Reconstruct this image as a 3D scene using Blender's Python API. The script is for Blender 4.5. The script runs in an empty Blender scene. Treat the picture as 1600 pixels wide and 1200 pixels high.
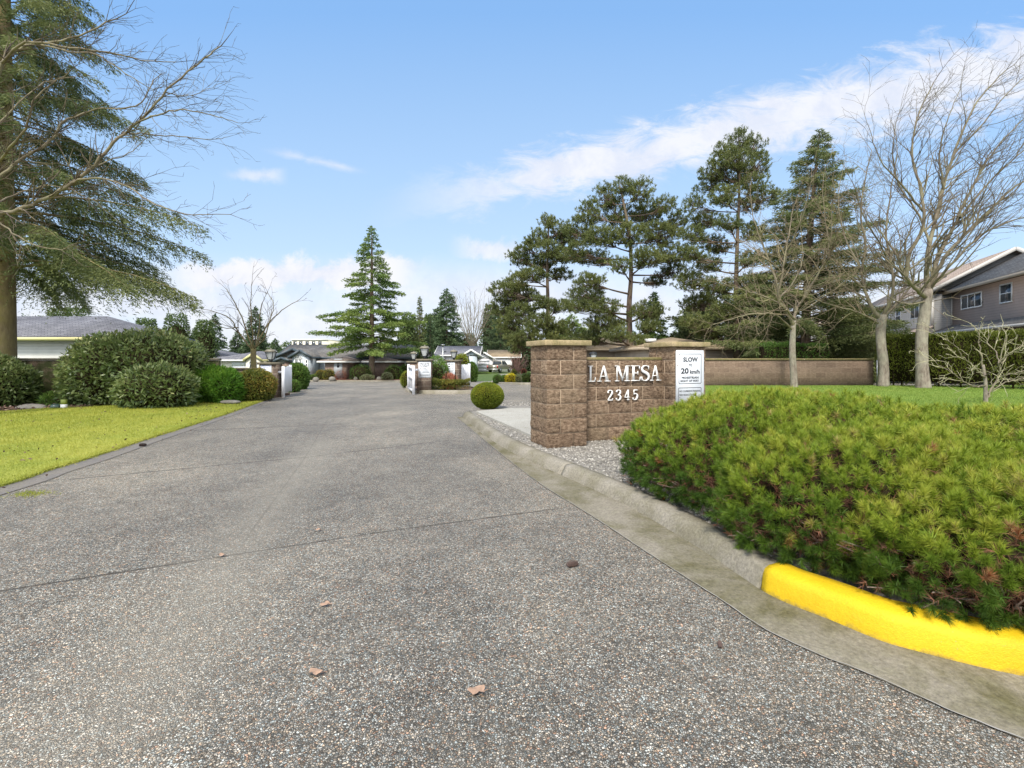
import bpy, bmesh, math, random
import numpy as np
from mathutils import Vector, Matrix
R = math.radians
rng = np.random.default_rng(7)
random.seed(7)
sc = bpy.context.scene
COL = sc.collection
F, CX, CY, CAMH = 720.0, 800.0, 560.0, 1.32

# ---------------------------------------------------------------- terrain
def sstep(a, b, x):
    t = np.clip((np.asarray(x, float) - a) / (b - a), 0, 1)
    return t * t * (3 - 2 * t)
def g(y):
    return float(-0.9 * sstep(18, 46, y))
def wp(px, py, D):
    return Vector(((px - CX) / F * D, D, CAMH - (py - CY) / F * D))
def gp(px, py, dz=0.0):
    """ground point (flat profile plus the falling slope) seen in that direction"""
    D = F * (CAMH - dz) / (py - CY)
    for _ in range(25):
        D = 0.5 * D + 0.5 * F * (CAMH - dz - g(D)) / (py - CY)
    return Vector(((px - CX) / F * D, D, g(D) + dz))

# ---------------------------------------------------------------- tagging
ORG = {}
def tag(o, label=None, cat=None, group=None, kind=None):
    if label: o['label'] = label
    if cat: o['category'] = cat
    if group: o['group'] = group
    if kind: o['kind'] = kind
    return o
def thing(name, label, cat, loc=(0, 0, 0), group=None, rotz=0):
    o = bpy.data.objects.new(name, None)
    COL.objects.link(o)
    o.empty_display_size = 0.3
    o.location = loc
    o.rotation_euler = (0, 0, rotz)
    ORG[o.name] = tuple(loc) if rotz == 0 else (0, 0, 0)
    return tag(o, label, cat, group)
def local_thing(name, label, cat, group=None):
    return thing(name, label, cat, (0, 0, 0), group)
def place(root, loc, rotz=0, scale=None):
    root.location = loc
    root.rotation_euler = (0, 0, rotz)
    if scale: root.scale = scale if hasattr(scale, '__len__') else (scale,) * 3
    return root
def kids(o):
    return [c for c in bpy.data.objects if c.parent == o]
def dup(root, loc, rotz=0, scale=None, label=None, group=None):
    r = root.copy(); COL.objects.link(r)
    place(r, loc, rotz, scale)
    if label: r['label'] = label
    if group: r['group'] = group
    for ch in kids(root):
        c = ch.copy(); COL.objects.link(c); c.parent = r
        for gch in kids(ch):
            d = gch.copy(); COL.objects.link(d); d.parent = c
    return r

# ---------------------------------------------------------------- mesh builder
class MB:
    def __init__(s):
        s.v = []; s.n = 0; s.f3 = []; s.f4 = []; s.fn = []; s.r = []; s.u = []
    def add(s, v, f, rnd=0.5):
        v = np.asarray(v, float).reshape(-1, 3); k = len(v)
        s.v.append(v)
        s.r.append(np.full(k, rnd, float) if np.isscalar(rnd) else np.asarray(rnd, float))
        if isinstance(f, np.ndarray):
            (s.f3 if f.shape[1] == 3 else s.f4).append(f + s.n)
        else:
            for q in f:
                q = [i + s.n for i in q]
                if len(q) == 3: s.f3.append(np.array([q]))
                elif len(q) == 4: s.f4.append(np.array([q]))
                else: s.fn.append(q)
        s.n += k
        return s
    def box(s, x0, x1, y0, y1, z0, z1, rnd=0.5):
        v = [(x0,y0,z0),(x1,y0,z0),(x1,y1,z0),(x0,y1,z0),(x0,y0,z1),(x1,y0,z1),(x1,y1,z1),(x0,y1,z1)]
        return s.add(v, [(0,3,2,1),(4,5,6,7),(0,1,5,4),(1,2,6,5),(2,3,7,6),(3,0,4,7)], rnd)
    def bar(s, a, b, w, h=None, rnd=0.5):
        """rectangular bar from a to b, width w, height h"""
        a = Vector(a); b = Vector(b); h = h or w
        d = (b - a).normalized()
        up = Vector((0, 0, 1)) if abs(d.z) < 0.95 else Vector((1, 0, 0))
        sd = d.cross(up).normalized() * w / 2; u = sd.cross(d).normalized() * h / 2
        v = [a-sd-u, a+sd-u, a+sd+u, a-sd+u, b-sd-u, b+sd-u, b+sd+u, b-sd+u]
        return s.add([tuple(q) for q in v], [(0,1,2,3),(7,6,5,4),(0,4,5,1),(1,5,6,2),(2,6,7,3),(3,7,4,0)], rnd)
    def tube(s, pts, rad, n=8, cap=True, rnd=0.5):
        P = np.array([tuple(p) for p in pts], float); k = len(P)
        rad = np.full(k, rad) if np.isscalar(rad) else np.asarray(rad, float)
        T = np.gradient(P, axis=0); T /= (np.linalg.norm(T, axis=1)[:, None] + 1e-9)
        ref = np.array([0.0, 0, 1]) if abs(T[0][2]) < 0.9 else np.array([1.0, 0, 0])
        A = np.cross(T, ref); A /= (np.linalg.norm(A, axis=1)[:, None] + 1e-9)
        for i in range(1, k):
            if np.dot(A[i], A[i-1]) < 0: A[i] = -A[i]
        B = np.cross(T, A)
        th = np.arange(n) * 2 * math.pi / n
        V = P[:, None, :] + rad[:, None, None] * (np.cos(th)[None, :, None] * A[:, None, :] + np.sin(th)[None, :, None] * B[:, None, :])
        i = np.arange(k - 1)[:, None] * n; j = np.arange(n)[None, :]; j2 = (j + 1) % n
        f = np.stack([i + j, i + j2, i + n + j2, i + n + j], -1).reshape(-1, 4)
        s.add(V.reshape(-1, 3), f, rnd)
        if cap:
            s.fn.append([s.n - k*n + q for q in range(n)][::-1]); s.fn.append([s.n - n + q for q in range(n)])
        return s
    def segs(s, A, B, r0, r1, n=3, rnd=None):
        """batch of straight prisms"""
        A = np.asarray(A, float); B = np.asarray(B, float); N = len(A)
        if N == 0: return s
        T = B - A; T /= (np.linalg.norm(T, axis=1)[:, None] + 1e-9)
        ref = np.where(np.abs(T[:, 2:3]) < 0.9, np.array([[0, 0, 1.0]]), np.array([[1.0, 0, 0]]))
        U = np.cross(T, ref); U /= (np.linalg.norm(U, axis=1)[:, None] + 1e-9); W = np.cross(T, U)
        th = np.arange(n) * 2 * math.pi / n
        ring = np.cos(th)[None, :, None] * U[:, None, :] + np.sin(th)[None, :, None] * W[:, None, :]
        r0 = np.asarray(r0, float).reshape(-1, 1, 1); r1 = np.asarray(r1, float).reshape(-1, 1, 1)
        V = np.concatenate([A[:, None, :] + ring * r0, B[:, None, :] + ring * r1], 1)
        i = np.arange(N)[:, None] * 2 * n; j = np.arange(n)[None, :]; j2 = (j + 1) % n
        f = np.stack([i + j, i + j2, i + n + j2, i + n + j], -1).reshape(-1, 4)
        rr = np.repeat(rnd if rnd is not None else rng.random(N), 2 * n)
        return s.add(V.reshape(-1, 3), f, rr)
    def kites(s, P, Dr, L, W, rnd, side=None, wide=0.45):
        """leaf shaped four-point faces from P along Dr"""
        P = np.asarray(P, float); N = len(P)
        if N == 0: return s
        Dr = Dr / (np.linalg.norm(Dr, axis=1)[:, None] + 1e-9)
        if side is None: side = np.cross(Dr, rng.normal(size=(N, 3)))
        side = side / (np.linalg.norm(side, axis=1)[:, None] + 1e-9)
        L = np.broadcast_to(L, (N,))[:, None]; W = np.broadcast_to(W, (N,))[:, None]
        M = P + Dr * L * wide
        V = np.stack([P, M + side * W / 2, P + Dr * L, M - side * W / 2], 1)
        f = np.arange(N * 4).reshape(N, 4)
        return s.add(V.reshape(-1, 3), f, np.repeat(np.broadcast_to(rnd, (N,)), 4))
    def needles(s, P, Dr, L, W, rnd):
        P = np.asarray(P, float); N = len(P)
        Dr = Dr / (np.linalg.norm(Dr, axis=1)[:, None] + 1e-9)
        side = np.cross(Dr, rng.normal(size=(N, 3))); side /= (np.linalg.norm(side, axis=1)[:, None] + 1e-9)
        L = np.broadcast_to(L, (N,))[:, None]; W = np.broadcast_to(W, (N,))[:, None]
        V = np.stack([P - side * W / 2, P + side * W / 2, P + Dr * L], 1)
        f = np.arange(N * 3).reshape(N, 3)
        return s.add(V.reshape(-1, 3), f, np.repeat(np.broadcast_to(rnd, (N,)), 3))
    def build(s, name, mat, parent=None, smooth=False, loc=None):
        V = np.concatenate(s.v) if s.v else np.zeros((0, 3)); rr = np.concatenate(s.r)
        org = (0, 0, 0)
        if parent is not None: org = ORG.get(parent.name, (0, 0, 0))
        elif loc is not None: org = tuple(loc)
        V = V - np.array(org)
        me = bpy.data.meshes.new(name)
        f3 = np.concatenate(s.f3) if s.f3 else np.zeros((0, 3), int)
        f4 = np.concatenate(s.f4) if s.f4 else np.zeros((0, 4), int)
        loops = np.concatenate([f3.ravel(), f4.ravel(), np.array([i for q in s.fn for i in q], int)]).astype(np.int32)
        tot = np.concatenate([np.full(len(f3), 3), np.full(len(f4), 4), np.array([len(q) for q in s.fn], int)]).astype(np.int32)
        st = np.concatenate([[0], np.cumsum(tot)[:-1]]).astype(np.int32) if len(tot) else np.zeros(0, np.int32)
        me.vertices.add(len(V)); me.vertices.foreach_set('co', V.astype(np.float32).ravel())
        me.loops.add(len(loops)); me.loops.foreach_set('vertex_index', loops)
        me.polygons.add(len(tot)); me.polygons.foreach_set('loop_start', st); me.polygons.foreach_set('loop_total', tot)
        if smooth: me.polygons.foreach_set('use_smooth', np.ones(len(tot), bool))
        at = me.attributes.new('rnd', 'FLOAT', 'POINT'); at.data.foreach_set('value', rr.astype(np.float32))
        me.update(calc_edges=True); me.validate()
        if mat: me.materials.append(mat)
        o = bpy.data.objects.new(name, me); COL.objects.link(o)
        if parent is not None:
            o.parent = parent; ORG[o.name] = org
        elif loc is not None:
            o.location = loc; ORG[o.name] = org
        else: ORG[o.name] = (0, 0, 0)
        return o

def bevel(o, w=0.01, seg=2):
    m = o.modifiers.new('bevel', 'BEVEL'); m.width = w; m.segments = seg; m.limit_method = 'ANGLE'; m.angle_limit = R(40)
    return o

def ico(sub=2):
    bm = bmesh.new(); bmesh.ops.create_icosphere(bm, subdivisions=sub, radius=1)
    v = np.array([tuple(q.co) for q in bm.verts]); f = np.array([[w.index for w in q.verts] for q in bm.faces])
    bm.free(); return v, f
ICO = {k: ico(k) for k in (1, 2, 3, 4)}
def vnoise(P, scale=1.0, seed=0):
    """cheap smooth noise from sines"""
    r = np.random.default_rng(seed); out = np.zeros(len(P))
    for k in range(5):
        w = r.normal(size=3) * scale * (1.0 + 0.8 * k); ph = r.random() * 6.28
        out += np.sin(P @ w + ph) / (1 + 0.5 * k)
    return out / 2.6
def blob(mb, c, r, sub=3, amp=0.08, sc_=2.0, seed=0, rnd=0.5):
    v, f = ICO[sub]
    v = v * (1 + amp * vnoise(v, sc_, seed))[:, None]
    return mb.add(v * np.array(r) + np.array(c), f, rnd)
def rdir(n):
    d = rng.normal(size=(n, 3)); return d / np.linalg.norm(d, axis=1)[:, None]

# ---------------------------------------------------------------- materials
class NT:
    def __init__(s, name, bump=False):
        s.m = bpy.data.materials.new(name); s.m.use_nodes = True
        s.t = s.m.node_tree; s.t.nodes.clear()
        s.out = s.t.nodes.new('ShaderNodeOutputMaterial')
    def n(s, typ, **k):
        nd = s.t.nodes.new('ShaderNode' + typ)
        for a, b in k.items(): setattr(nd, a, b)
        return nd
    def l(s, a, b): s.t.links.new(a, b)
    def setin(s, nd, i, v):
        if isinstance(v, bpy.types.NodeSocket): s.l(v, nd.inputs[i])
        else: nd.inputs[i].default_value = v
    def math(s, op, a, b=0.0, c=None):
        nd = s.n('Math', operation=op); s.setin(nd, 0, a); s.setin(nd, 1, b)
        if c is not None: s.setin(nd, 2, c)
        return nd.outputs[0]
    def coord(s, kind='Object'): return s.n('TexCoord').outputs[kind]
    def pos(s): return s.n('NewGeometry').outputs['Position']
    def mapp(s, v, scale=(1, 1, 1), loc=(0, 0, 0), rot=(0, 0, 0)):
        nd = s.n('Mapping'); s.l(v, nd.inputs[0]); nd.inputs['Scale'].default_value = scale
        nd.inputs['Location'].default_value = loc; nd.inputs['Rotation'].default_value = rot
        return nd.outputs[0]
    def noise(s, v, scale, detail=4, rough=0.55, dist=0.0, out=0):
        nd = s.n('TexNoise'); s.l(v, nd.inputs['Vector']); nd.inputs['Scale'].default_value = scale
        nd.inputs['Detail'].default_value = detail; nd.inputs['Roughness'].default_value = rough; nd.inputs['Distortion'].default_value = dist
        return nd.outputs[out]
    def vor(s, v, scale, feature='F1', rand=1.0):
        nd = s.n('TexVoronoi', feature=feature); s.l(v, nd.inputs['Vector']); nd.inputs['Scale'].default_value = scale
        nd.inputs['Randomness'].default_value = rand
        return nd
    def ramp(s, v, stops, interp='LINEAR'):
        nd = s.n('ValToRGB'); s.l(v, nd.inputs[0]); cr = nd.color_ramp; cr.interpolation = interp
        while len(cr.elements) > 1: cr.elements.remove(cr.elements[-1])
        for i, (p, c) in enumerate(stops):
            e = cr.elements[0] if i == 0 else cr.elements.new(p)
            e.position = p; c = (c,) * 3 if np.isscalar(c) else c; e.color = (*c[:3], 1)
        return nd.outputs[0]
    def mix(s, f, a, b, typ='MIX'):
        nd = s.n('Mix', data_type='RGBA', blend_type=typ)
        s.setin(nd, 0, f)
        for i, v in ((6, a), (7, b)):
            if isinstance(v, bpy.types.NodeSocket): s.l(v, nd.inputs[i])
            else:
                v = (v,) * 3 if np.isscalar(v) else v
                nd.inputs[i].default_value = (*v[:3], 1)
        return nd.outputs[2]
    def rng(s, v, a, b, c=0.0, d=1.0):
        nd = s.n('MapRange'); s.l(v, nd.inputs[0])
        for i, q in enumerate((a, b, c, d)): nd.inputs[i + 1].default_value = q
        return nd.outputs[0]
    def bump(s, h, strength=0.3, dist=0.01, normal=None):
        nd = s.n('Bump'); s.l(h, nd.inputs['Height']); nd.inputs['Strength'].default_value = strength; nd.inputs['Distance'].default_value = dist
        if normal is not None: s.l(normal, nd.inputs['Normal'])
        return nd.outputs[0]
    def attr(s, name='rnd'):
        nd = s.n('Attribute', attribute_name=name); return nd.outputs['Fac']
    def pbr(s, color, rough=0.7, metal=0.0, spec=0.5, normal=None, trans=None, emit=None):
        b = s.n('BsdfPrincipled')
        if isinstance(color, bpy.types.NodeSocket): s.l(color, b.inputs['Base Color'])
        else: b.inputs['Base Color'].default_value = (*color[:3], 1)
        s.setin(b, 'Roughness', rough); s.setin(b, 'Metallic', metal); s.setin(b, 'Specular IOR Level', spec)
        if normal is not None: s.l(normal, b.inputs['Normal'])
        if emit:
            b.inputs['Emission Color'].default_value = (*emit[:3], 1); b.inputs['Emission Strength'].default_value = 1.0
        outp = b.outputs[0]
        if trans:
            t = s.n('BsdfTranslucent')
            if isinstance(color, bpy.types.NodeSocket): s.l(color, t.inputs[0])
            else: t.inputs[0].default_value = (*color[:3], 1)
            mx = s.n('MixShader'); mx.inputs[0].default_value = trans; s.l(outp, mx.inputs[1]); s.l(t.outputs[0], mx.inputs[2]); outp = mx.outputs[0]
        s.l(outp, s.out.inputs[0])
        return s.m

def m_plain(name, col, rough=0.6, metal=0.0, var=0.12, scale=3.0, spec=0.5, bump=0.0, bscale=40):
    t = NT(name); p = t.coord()
    nz = t.noise(p, scale, 5, 0.6)
    c = t.mix(t.rng(nz, 0.3, 0.7), tuple(x * (1 - var) for x in col), tuple(min(1, x * (1 + var)) for x in col))
    nm = t.bump(t.noise(p, bscale, 3), bump, 0.01) if bump else None
    return t.pbr(c, rough, metal, spec, nm)
def m_leaf(name, stops, rough=0.55, trans=0.3, patch=0.35, pscale=0.8, spec=0.3):
    """leaf colours: a random value per leaf, drifting over patches of the plant"""
    t = NT(name)
    nz = t.noise(t.pos(), pscale, 3)
    v = t.math('ADD', t.math('MULTIPLY', t.attr(), 1 - patch), t.math('MULTIPLY', t.rng(nz, 0.3, 0.7), patch))
    return t.pbr(t.ramp(v, stops), rough, 0, spec, None, trans)

def m_block(name, mortar=True, dark=1.0, moss=0.0):
    t = NT(name); p = t.coord()
    a = t.attr()
    base = t.ramp(a, [(0, (0.085*dark, 0.052*dark, 0.037*dark)), (0.35, (0.155*dark, 0.102*dark, 0.068*dark)), (0.7, (0.225*dark, 0.155*dark, 0.104*dark)), (1, (0.31*dark, 0.23*dark, 0.16*dark))])
    st = t.noise(t.mapp(p, (14, 14, 30)), 1.5, 8, 0.75)
    c = t.mix(t.rng(st, 0.38, 0.62), t.mix(1, base, (0.40, 0.34, 0.30), 'MULTIPLY'), t.mix(0.45, base, (0.50, 0.37, 0.25)))
    big = t.noise(p, 1.3, 4)
    c = t.mix(t.rng(big, 0.45, 0.75, 0, 0.45), c, (0.30, 0.25, 0.16))
    if moss:
        mz = t.noise(p, 4, 5); sep = t.n('SeparateXYZ'); t.l(p, sep.inputs[0])
        c = t.mix(t.math('MULTIPLY', t.rng(mz, 0.35, 0.6), moss), c, (0.045, 0.06, 0.018))
    h = t.noise(t.mapp(p, (30, 30, 50)), 1.6, 8, 0.8)
    return t.pbr(c, 0.95, 0, 0.2, t.bump(h, 0.9, 0.02))

def line_dist(t, p, a, b):
    """distance in plan from the infinite line a-b, masked to the segment; returns socket"""
    ax, ay = a; bx, by = b; L = math.hypot(bx - ax, by - ay); nx, ny = (by - ay) / L, -(bx - ax) / L
    sep = t.n('SeparateXYZ'); t.l(p, sep.inputs[0])
    d = t.math('ADD', t.math('MULTIPLY', sep.outputs[0], nx), t.math('MULTIPLY', sep.outputs[1], ny))
    d = t.math('ABSOLUTE', t.math('SUBTRACT', d, ax * nx + ay * ny))
    tx, ty = (bx - ax) / L, (by - ay) / L
    s_ = t.math('ADD', t.math('MULTIPLY', sep.outputs[0], tx), t.math('MULTIPLY', sep.outputs[1], ty))
    s_ = t.math('ABSOLUTE', t.math('SUBTRACT', s_, ax * tx + ay * ty + L / 2))
    over = t.math('MAXIMUM', t.math('SUBTRACT', s_, L / 2), 0.0)
    return t.math('ADD', d, over)

def xy(px, py): q = gp(px, py); return (q.x, q.y)

def m_driveway():
    t = NT('exposed_aggregate'); p = t.pos()
    wob = t.noise(p, 60, 2, out=1)
    vv = t.n('VectorMath', operation='SCALE'); t.l(wob, vv.inputs[0]); vv.inputs['Scale'].default_value = 0.010
    ad = t.n('VectorMath', operation='ADD'); t.l(p, ad.inputs[0]); t.l(vv.outputs[0], ad.inputs[1])
    flat = t.mapp(ad.outputs[0], (1, 1, 0))
    v1 = t.vor(flat, 124); v2 = t.vor(flat, 124, 'DISTANCE_TO_EDGE')
    sep = t.n('SeparateColor'); t.l(v1.outputs['Color'], sep.inputs[0])
    lum = t.ramp(sep.outputs[0], [(0, 0.075), (0.2, 0.17), (0.45, 0.27), (0.7, 0.375), (0.88, 0.48), (1, 0.64)])
    tint = t.ramp(sep.outputs[1], [(0, (0.85, 0.98, 1.0)), (0.2, (0.95, 1.0, 0.97)), (0.45, (1.0, 0.97, 0.9)), (0.72, (1.03, 0.94, 0.80)), (0.9, (1.1, 0.9, 0.68)), (1, (1.15, 0.72, 0.52))])
    c = t.mix(1, lum, tint, 'MULTIPLY')
    gap = t.rng(v2.outputs['Distance'], 0.03, 0.15)
    cement = t.mix(t.rng(t.noise(p, 1.2, 4), 0.4, 0.62), (0.055, 0.05, 0.042), (0.13, 0.12, 0.10))
    c = t.mix(gap, cement, c)
    # worn, washed and damp areas of the slab
    big = t.noise(t.mapp(p, (1, 0.6, 1)), 0.55, 5, 0.6)
    c = t.mix(1, c, t.ramp(big, [(0.3, (0.72, 0.72, 0.72)), (0.5, (1.0, 0.99, 0.97)), (0.7, (1.38, 1.34, 1.26))]), 'MULTIPLY')
    fine = t.noise(p, 7, 3)
    c = t.mix(1, c, t.ramp(fine, [(0.3, 0.84), (0.7, 1.16)]), 'MULTIPLY')
    # control joints
    J = [(xy(-400, 985), xy(300, 877), 0.008), (xy(300, 877), xy(590, 832), 0.006), (xy(590, 832), xy(885, 793), 0.006),
         (xy(110, 749), xy(480, 714), 0.010), (xy(480, 714), xy(700, 688), 0.008), (xy(290, 673), xy(545, 662), 0.012),
         (xy(380, 848), xy(476, 716), 0.005), (xy(476, 716), xy(512, 655), 0.004), (xy(545, 640), xy(560, 601), 0.003)]
    wx = t.noise(p, 9, 3)
    for a, b, w in J:
        d = t.math('ADD', line_dist(t, p, a, b), t.math('MULTIPLY', t.math('SUBTRACT', wx, 0.5), 0.03))
        m = t.rng(d, w, w * 2.2, 0.8 if w > 0.0055 else 0.5, 0.0)
        c = t.mix(m, c, (0.045, 0.038, 0.03))
    # paler cement haze beside the long joint
    d = line_dist(t, p, xy(150, 1150), xy(500, 690))
    d = t.math('ADD', d, t.math('MULTIPLY', t.math('SUBTRACT', t.noise(p, 1.6, 4), 0.5), 0.5))
    c = t.mix(t.rng(d, 0.02, 0.5, 0.38, 0.0), c, (0.34, 0.32, 0.27))
    c = t.mix(1, c, (1.04, 1.0, 0.945), 'MULTIPLY')
    dv = t.vor(t.mapp(p, (1, 1, 0)), 0.9); dd_ = t.math('ADD', dv.outputs['Distance'], t.math('MULTIPLY', t.math('SUBTRACT', t.noise(p, 5, 4), 0.5), 0.12))
    c = t.mix(t.rng(dd_, 0.035, 0.085, 0.45, 0.0), c, (0.035, 0.03, 0.028))
    # rust and leaf stains
    c = t.mix(t.rng(t.noise(p, 3.1, 2), 0.72, 0.8, 0, 0.25), c, (0.22, 0.12, 0.06))
    h = t.math('MINIMUM', v2.outputs['Distance'], 0.22)
    return t.pbr(c, t.rng(sep.outputs[2], 0, 1, 0.45, 0.85), 0, 0.35, t.bump(h, 0.9, 0.02))

def m_concrete(name, base=(0.36, 0.34, 0.30), stain=(0.13, 0.12, 0.06), amt=0.6, sc_=2.2):
    t = NT(name); p = t.pos()
    n1 = t.noise(p, sc_, 6, 0.65, 0.4); n2 = t.noise(p, 55, 4, 0.7); n3 = t.noise(p, 11, 5, 0.7)
    c = t.mix(t.rng(n1, 0.38, 0.62, 0, amt), base, stain)
    c = t.mix(t.rng(n3, 0.5, 0.72, 0, 0.4), c, (0.20, 0.19, 0.12))
    c = t.mix(1, c, t.ramp(n2, [(0.3, 0.66), (0.7, 1.28)]), 'MULTIPLY')
    spk = t.vor(p, 170); c = t.mix(t.rng(spk.outputs['Distance'], 0.10, 0.22, 0.55, 0), c, (0.08, 0.075, 0.06))
    return t.pbr(c, 0.9, 0, 0.25, t.bump(n2, 0.6, 0.006))

def m_yellow():
    t = NT('yellow_kerb_paint'); p = t.pos()
    n1 = t.noise(p, 3, 5); n2 = t.noise(p, 42, 4, 0.6); n3 = t.noise(p, 8, 6, 0.7)
    c = t.mix(t.rng(n1, 0.35, 0.65), (0.56, 0.365, 0.006), (0.66, 0.45, 0.012))
    c = t.mix(t.rng(n3, 0.62, 0.76, 0, 0.30), c, (0.60, 0.42, 0.04))
    n4 = t.noise(t.mapp(p, (1, 1, 2.2)), 110, 3, 0.7)
    sz = t.n('SeparateXYZ'); t.l(p, sz.inputs[0]); lowz = t.math('ADD', sz.outputs[2], t.math('MULTIPLY', t.math('SUBTRACT', t.noise(p, 24, 5, 0.7), 0.5), 0.09))
    c = t.mix(t.rng(lowz, 0.0, 0.032, 0.75, 0.0), c, (0.13, 0.11, 0.06))
    c = t.mix(t.rng(t.noise(t.mapp(p, (1, 1, 1.6)), 31, 6, 0.8), 0.665, 0.69, 0, 0.8), c, (0.30, 0.26, 0.18))
    c = t.mix(1, c, t.ramp(n4, [(0.3, 0.84), (0.7, 1.1)]), 'MULTIPLY')
    return t.pbr(c, 0.6, 0, 0.3, t.bump(n4, 0.55, 0.004, t.bump(n2, 0.35, 0.01)))

def m_grass(name, a, b, d):
    t = NT(name); p = t.pos()
    n1 = t.noise(p, 0.9, 5, 0.6); n2 = t.noise(p, 38, 4, 0.8); n3 = t.noise(p, 4, 4, 0.7)
    c = t.mix(t.rng(n1, 0.35, 0.65), a, b)
    c = t.mix(t.rng(n3, 0.48, 0.75, 0, 0.6), c, d)
    c = t.mix(1, c, t.ramp(n2, [(0.28, 0.55), (0.7, 1.3)]), 'MULTIPLY')
    return t.pbr(c, 0.85, 0, 0.2, t.bump(n2, 0.8, 0.02))

def m_bark(name, a, b, c3, sc_=9.0, lich=0.5):
    t = NT(name); p = t.coord()
    n1 = t.noise(t.mapp(p, (1, 1, 0.3)), sc_, 7, 0.75); n2 = t.noise(p, 2.0, 4, 0.6)
    c = t.mix(t.rng(n1, 0.36, 0.62), a, b)
    c = t.mix(t.rng(n2, 0.42, 0.62, 0, lich), c, c3)
    return t.pbr(c, 0.95, 0, 0.15, t.bump(n1, 0.8, 0.03))

def m_siding(name, col, gapcol=None, pitch=0.15, rough=0.6):
    t = NT(name); p = t.coord(); sep = t.n('SeparateXYZ'); t.l(p, sep.inputs[0])
    fr = t.math('FRACT', t.math('DIVIDE', sep.outputs[2], pitch))
    n = t.noise(p, 1.4, 4)
    c = t.mix(t.rng(n, 0.3, 0.7), tuple(x * 0.9 for x in col), tuple(min(1, x * 1.06) for x in col))
    gc = gapcol or tuple(x * 0.35 for x in col)
    c = t.mix(t.rng(fr, 0.88, 0.97, 0, 0.9), c, gc)
    return t.pbr(c, rough, 0, 0.4, t.bump(fr, 0.7, 0.02))
def m_roof(name, a, b):
    t = NT(name); p = t.coord(); sep = t.n('SeparateXYZ'); t.l(p, sep.inputs[0])
    cmb = t.n('CombineXYZ'); t.l(t.math('ADD', sep.outputs[0], sep.outputs[1]), cmb.inputs[0]); t.l(t.math('MULTIPLY', sep.outputs[2], 3.0), cmb.inputs[1])
    br = t.n('TexBrick'); t.l(cmb.outputs[0], br.inputs['Vector']); br.inputs['Scale'].default_value = 1.0
    br.inputs['Brick Width'].default_value = 0.33; br.inputs['Row Height'].default_value = 0.22; br.inputs['Mortar Size'].default_value = 0.012
    br.inputs['Color1'].default_value = (*a, 1); br.inputs['Color2'].default_value = (*b, 1); br.inputs['Mortar'].default_value = (*[x * 0.45 for x in a], 1)
    n = t.noise(p, 0.8, 5)
    c = t.mix(1, br.outputs[0], t.ramp(n, [(0.3, 0.8), (0.7, 1.2)]), 'MULTIPLY')
    c = t.mix(1, c, t.ramp(t.noise(p, 60, 2), [(0.3, 0.8), (0.7, 1.2)]), 'MULTIPLY')
    return t.pbr(c, 0.95, 0, 0.2, t.bump(br.outputs['Fac'], -0.4, 0.01))
def m_brick(name, a, b, mort):
    t = NT(name); p = t.coord(); sep = t.n('SeparateXYZ'); t.l(p, sep.inputs[0])
    cmb = t.n('CombineXYZ'); t.l(t.math('ADD', sep.outputs[0], sep.outputs[1]), cmb.inputs[0]); t.l(sep.outputs[2], cmb.inputs[1])
    br = t.n('TexBrick'); t.l(cmb.outputs[0], br.inputs['Vector']); br.inputs['Scale'].default_value = 1.0
    br.inputs['Brick Width'].default_value = 0.4; br.inputs['Row Height'].default_value = 0.2; br.inputs['Mortar Size'].default_value = 0.008
    br.inputs['Color1'].default_value = (*a, 1); br.inputs['Color2'].default_value = (*b, 1); br.inputs['Mortar'].default_value = (*mort, 1)
    n = t.noise(t.mapp(p, (4, 4, 12)), 2.2, 6, 0.7)
    c = t.mix(1, br.outputs[0], t.ramp(n, [(0.3, 0.6), (0.7, 1.35)]), 'MULTIPLY')
    return t.pbr(c, 0.92, 0, 0.2, t.bump(n, 0.6, 0.02))
def m_glass(name='window_glass', col=(0.05, 0.06, 0.07), rough=0.08):
    return NT(name).pbr(col, rough, 0.0, 0.9)

M = {}
M['drive'] = m_driveway()
M['gutter'] = m_concrete('gutter_concrete', (0.235, 0.21, 0.165), (0.10, 0.09, 0.04), 0.95, 1.9)
M['kerb'] = m_concrete('kerb_concrete', (0.27, 0.245, 0.20), (0.15, 0.135, 0.085), 0.7, 2.4)
M['slab'] = m_concrete('slab_concrete', (0.40, 0.385, 0.34), (0.31, 0.29, 0.25), 0.5, 1.0)
M['asphalt'] = m_concrete('smooth_asphalt', (0.15, 0.142, 0.138), (0.20, 0.175, 0.14), 0.6, 1.6)
M['yellow'] = m_yellow()
M['lawnL'] = m_grass('yellowish_lawn', (0.27, 0.31, 0.05), (0.38, 0.38, 0.07), (0.20, 0.24, 0.045))
M['lawnR'] = m_grass('green_lawn', (0.16, 0.25, 0.04), (0.22, 0.30, 0.05), (0.12, 0.20, 0.03))
M['field'] = m_grass('field_grass', (0.07, 0.12, 0.03), (0.10, 0.14, 0.04), (0.08, 0.08, 0.04))
M['blade_y'] = m_leaf('lawn_blade_yellowish', [(0, (0.16, 0.21, 0.03)), (0.35, (0.27, 0.31, 0.04)), (0.75, (0.40, 0.39, 0.06)), (1, (0.50, 0.45, 0.14))], 0.6, 0.35, 0.5, 1.1)
M['blade_g'] = m_leaf('lawn_blade_green', [(0, (0.11, 0.19, 0.03)), (0.5, (0.19, 0.28, 0.045)), (1, (0.32, 0.37, 0.09))], 0.6, 0.35, 0.4, 0.8)
M['block'] = m_block('split_face_block')
M['blockmoss'] = m_block('mossy_block', dark=0.5, moss=0.9)
M['blockfence'] = m_brick('fence_block', (0.16, 0.112, 0.08), (0.22, 0.158, 0.112), (0.24, 0.18, 0.13))
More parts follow.
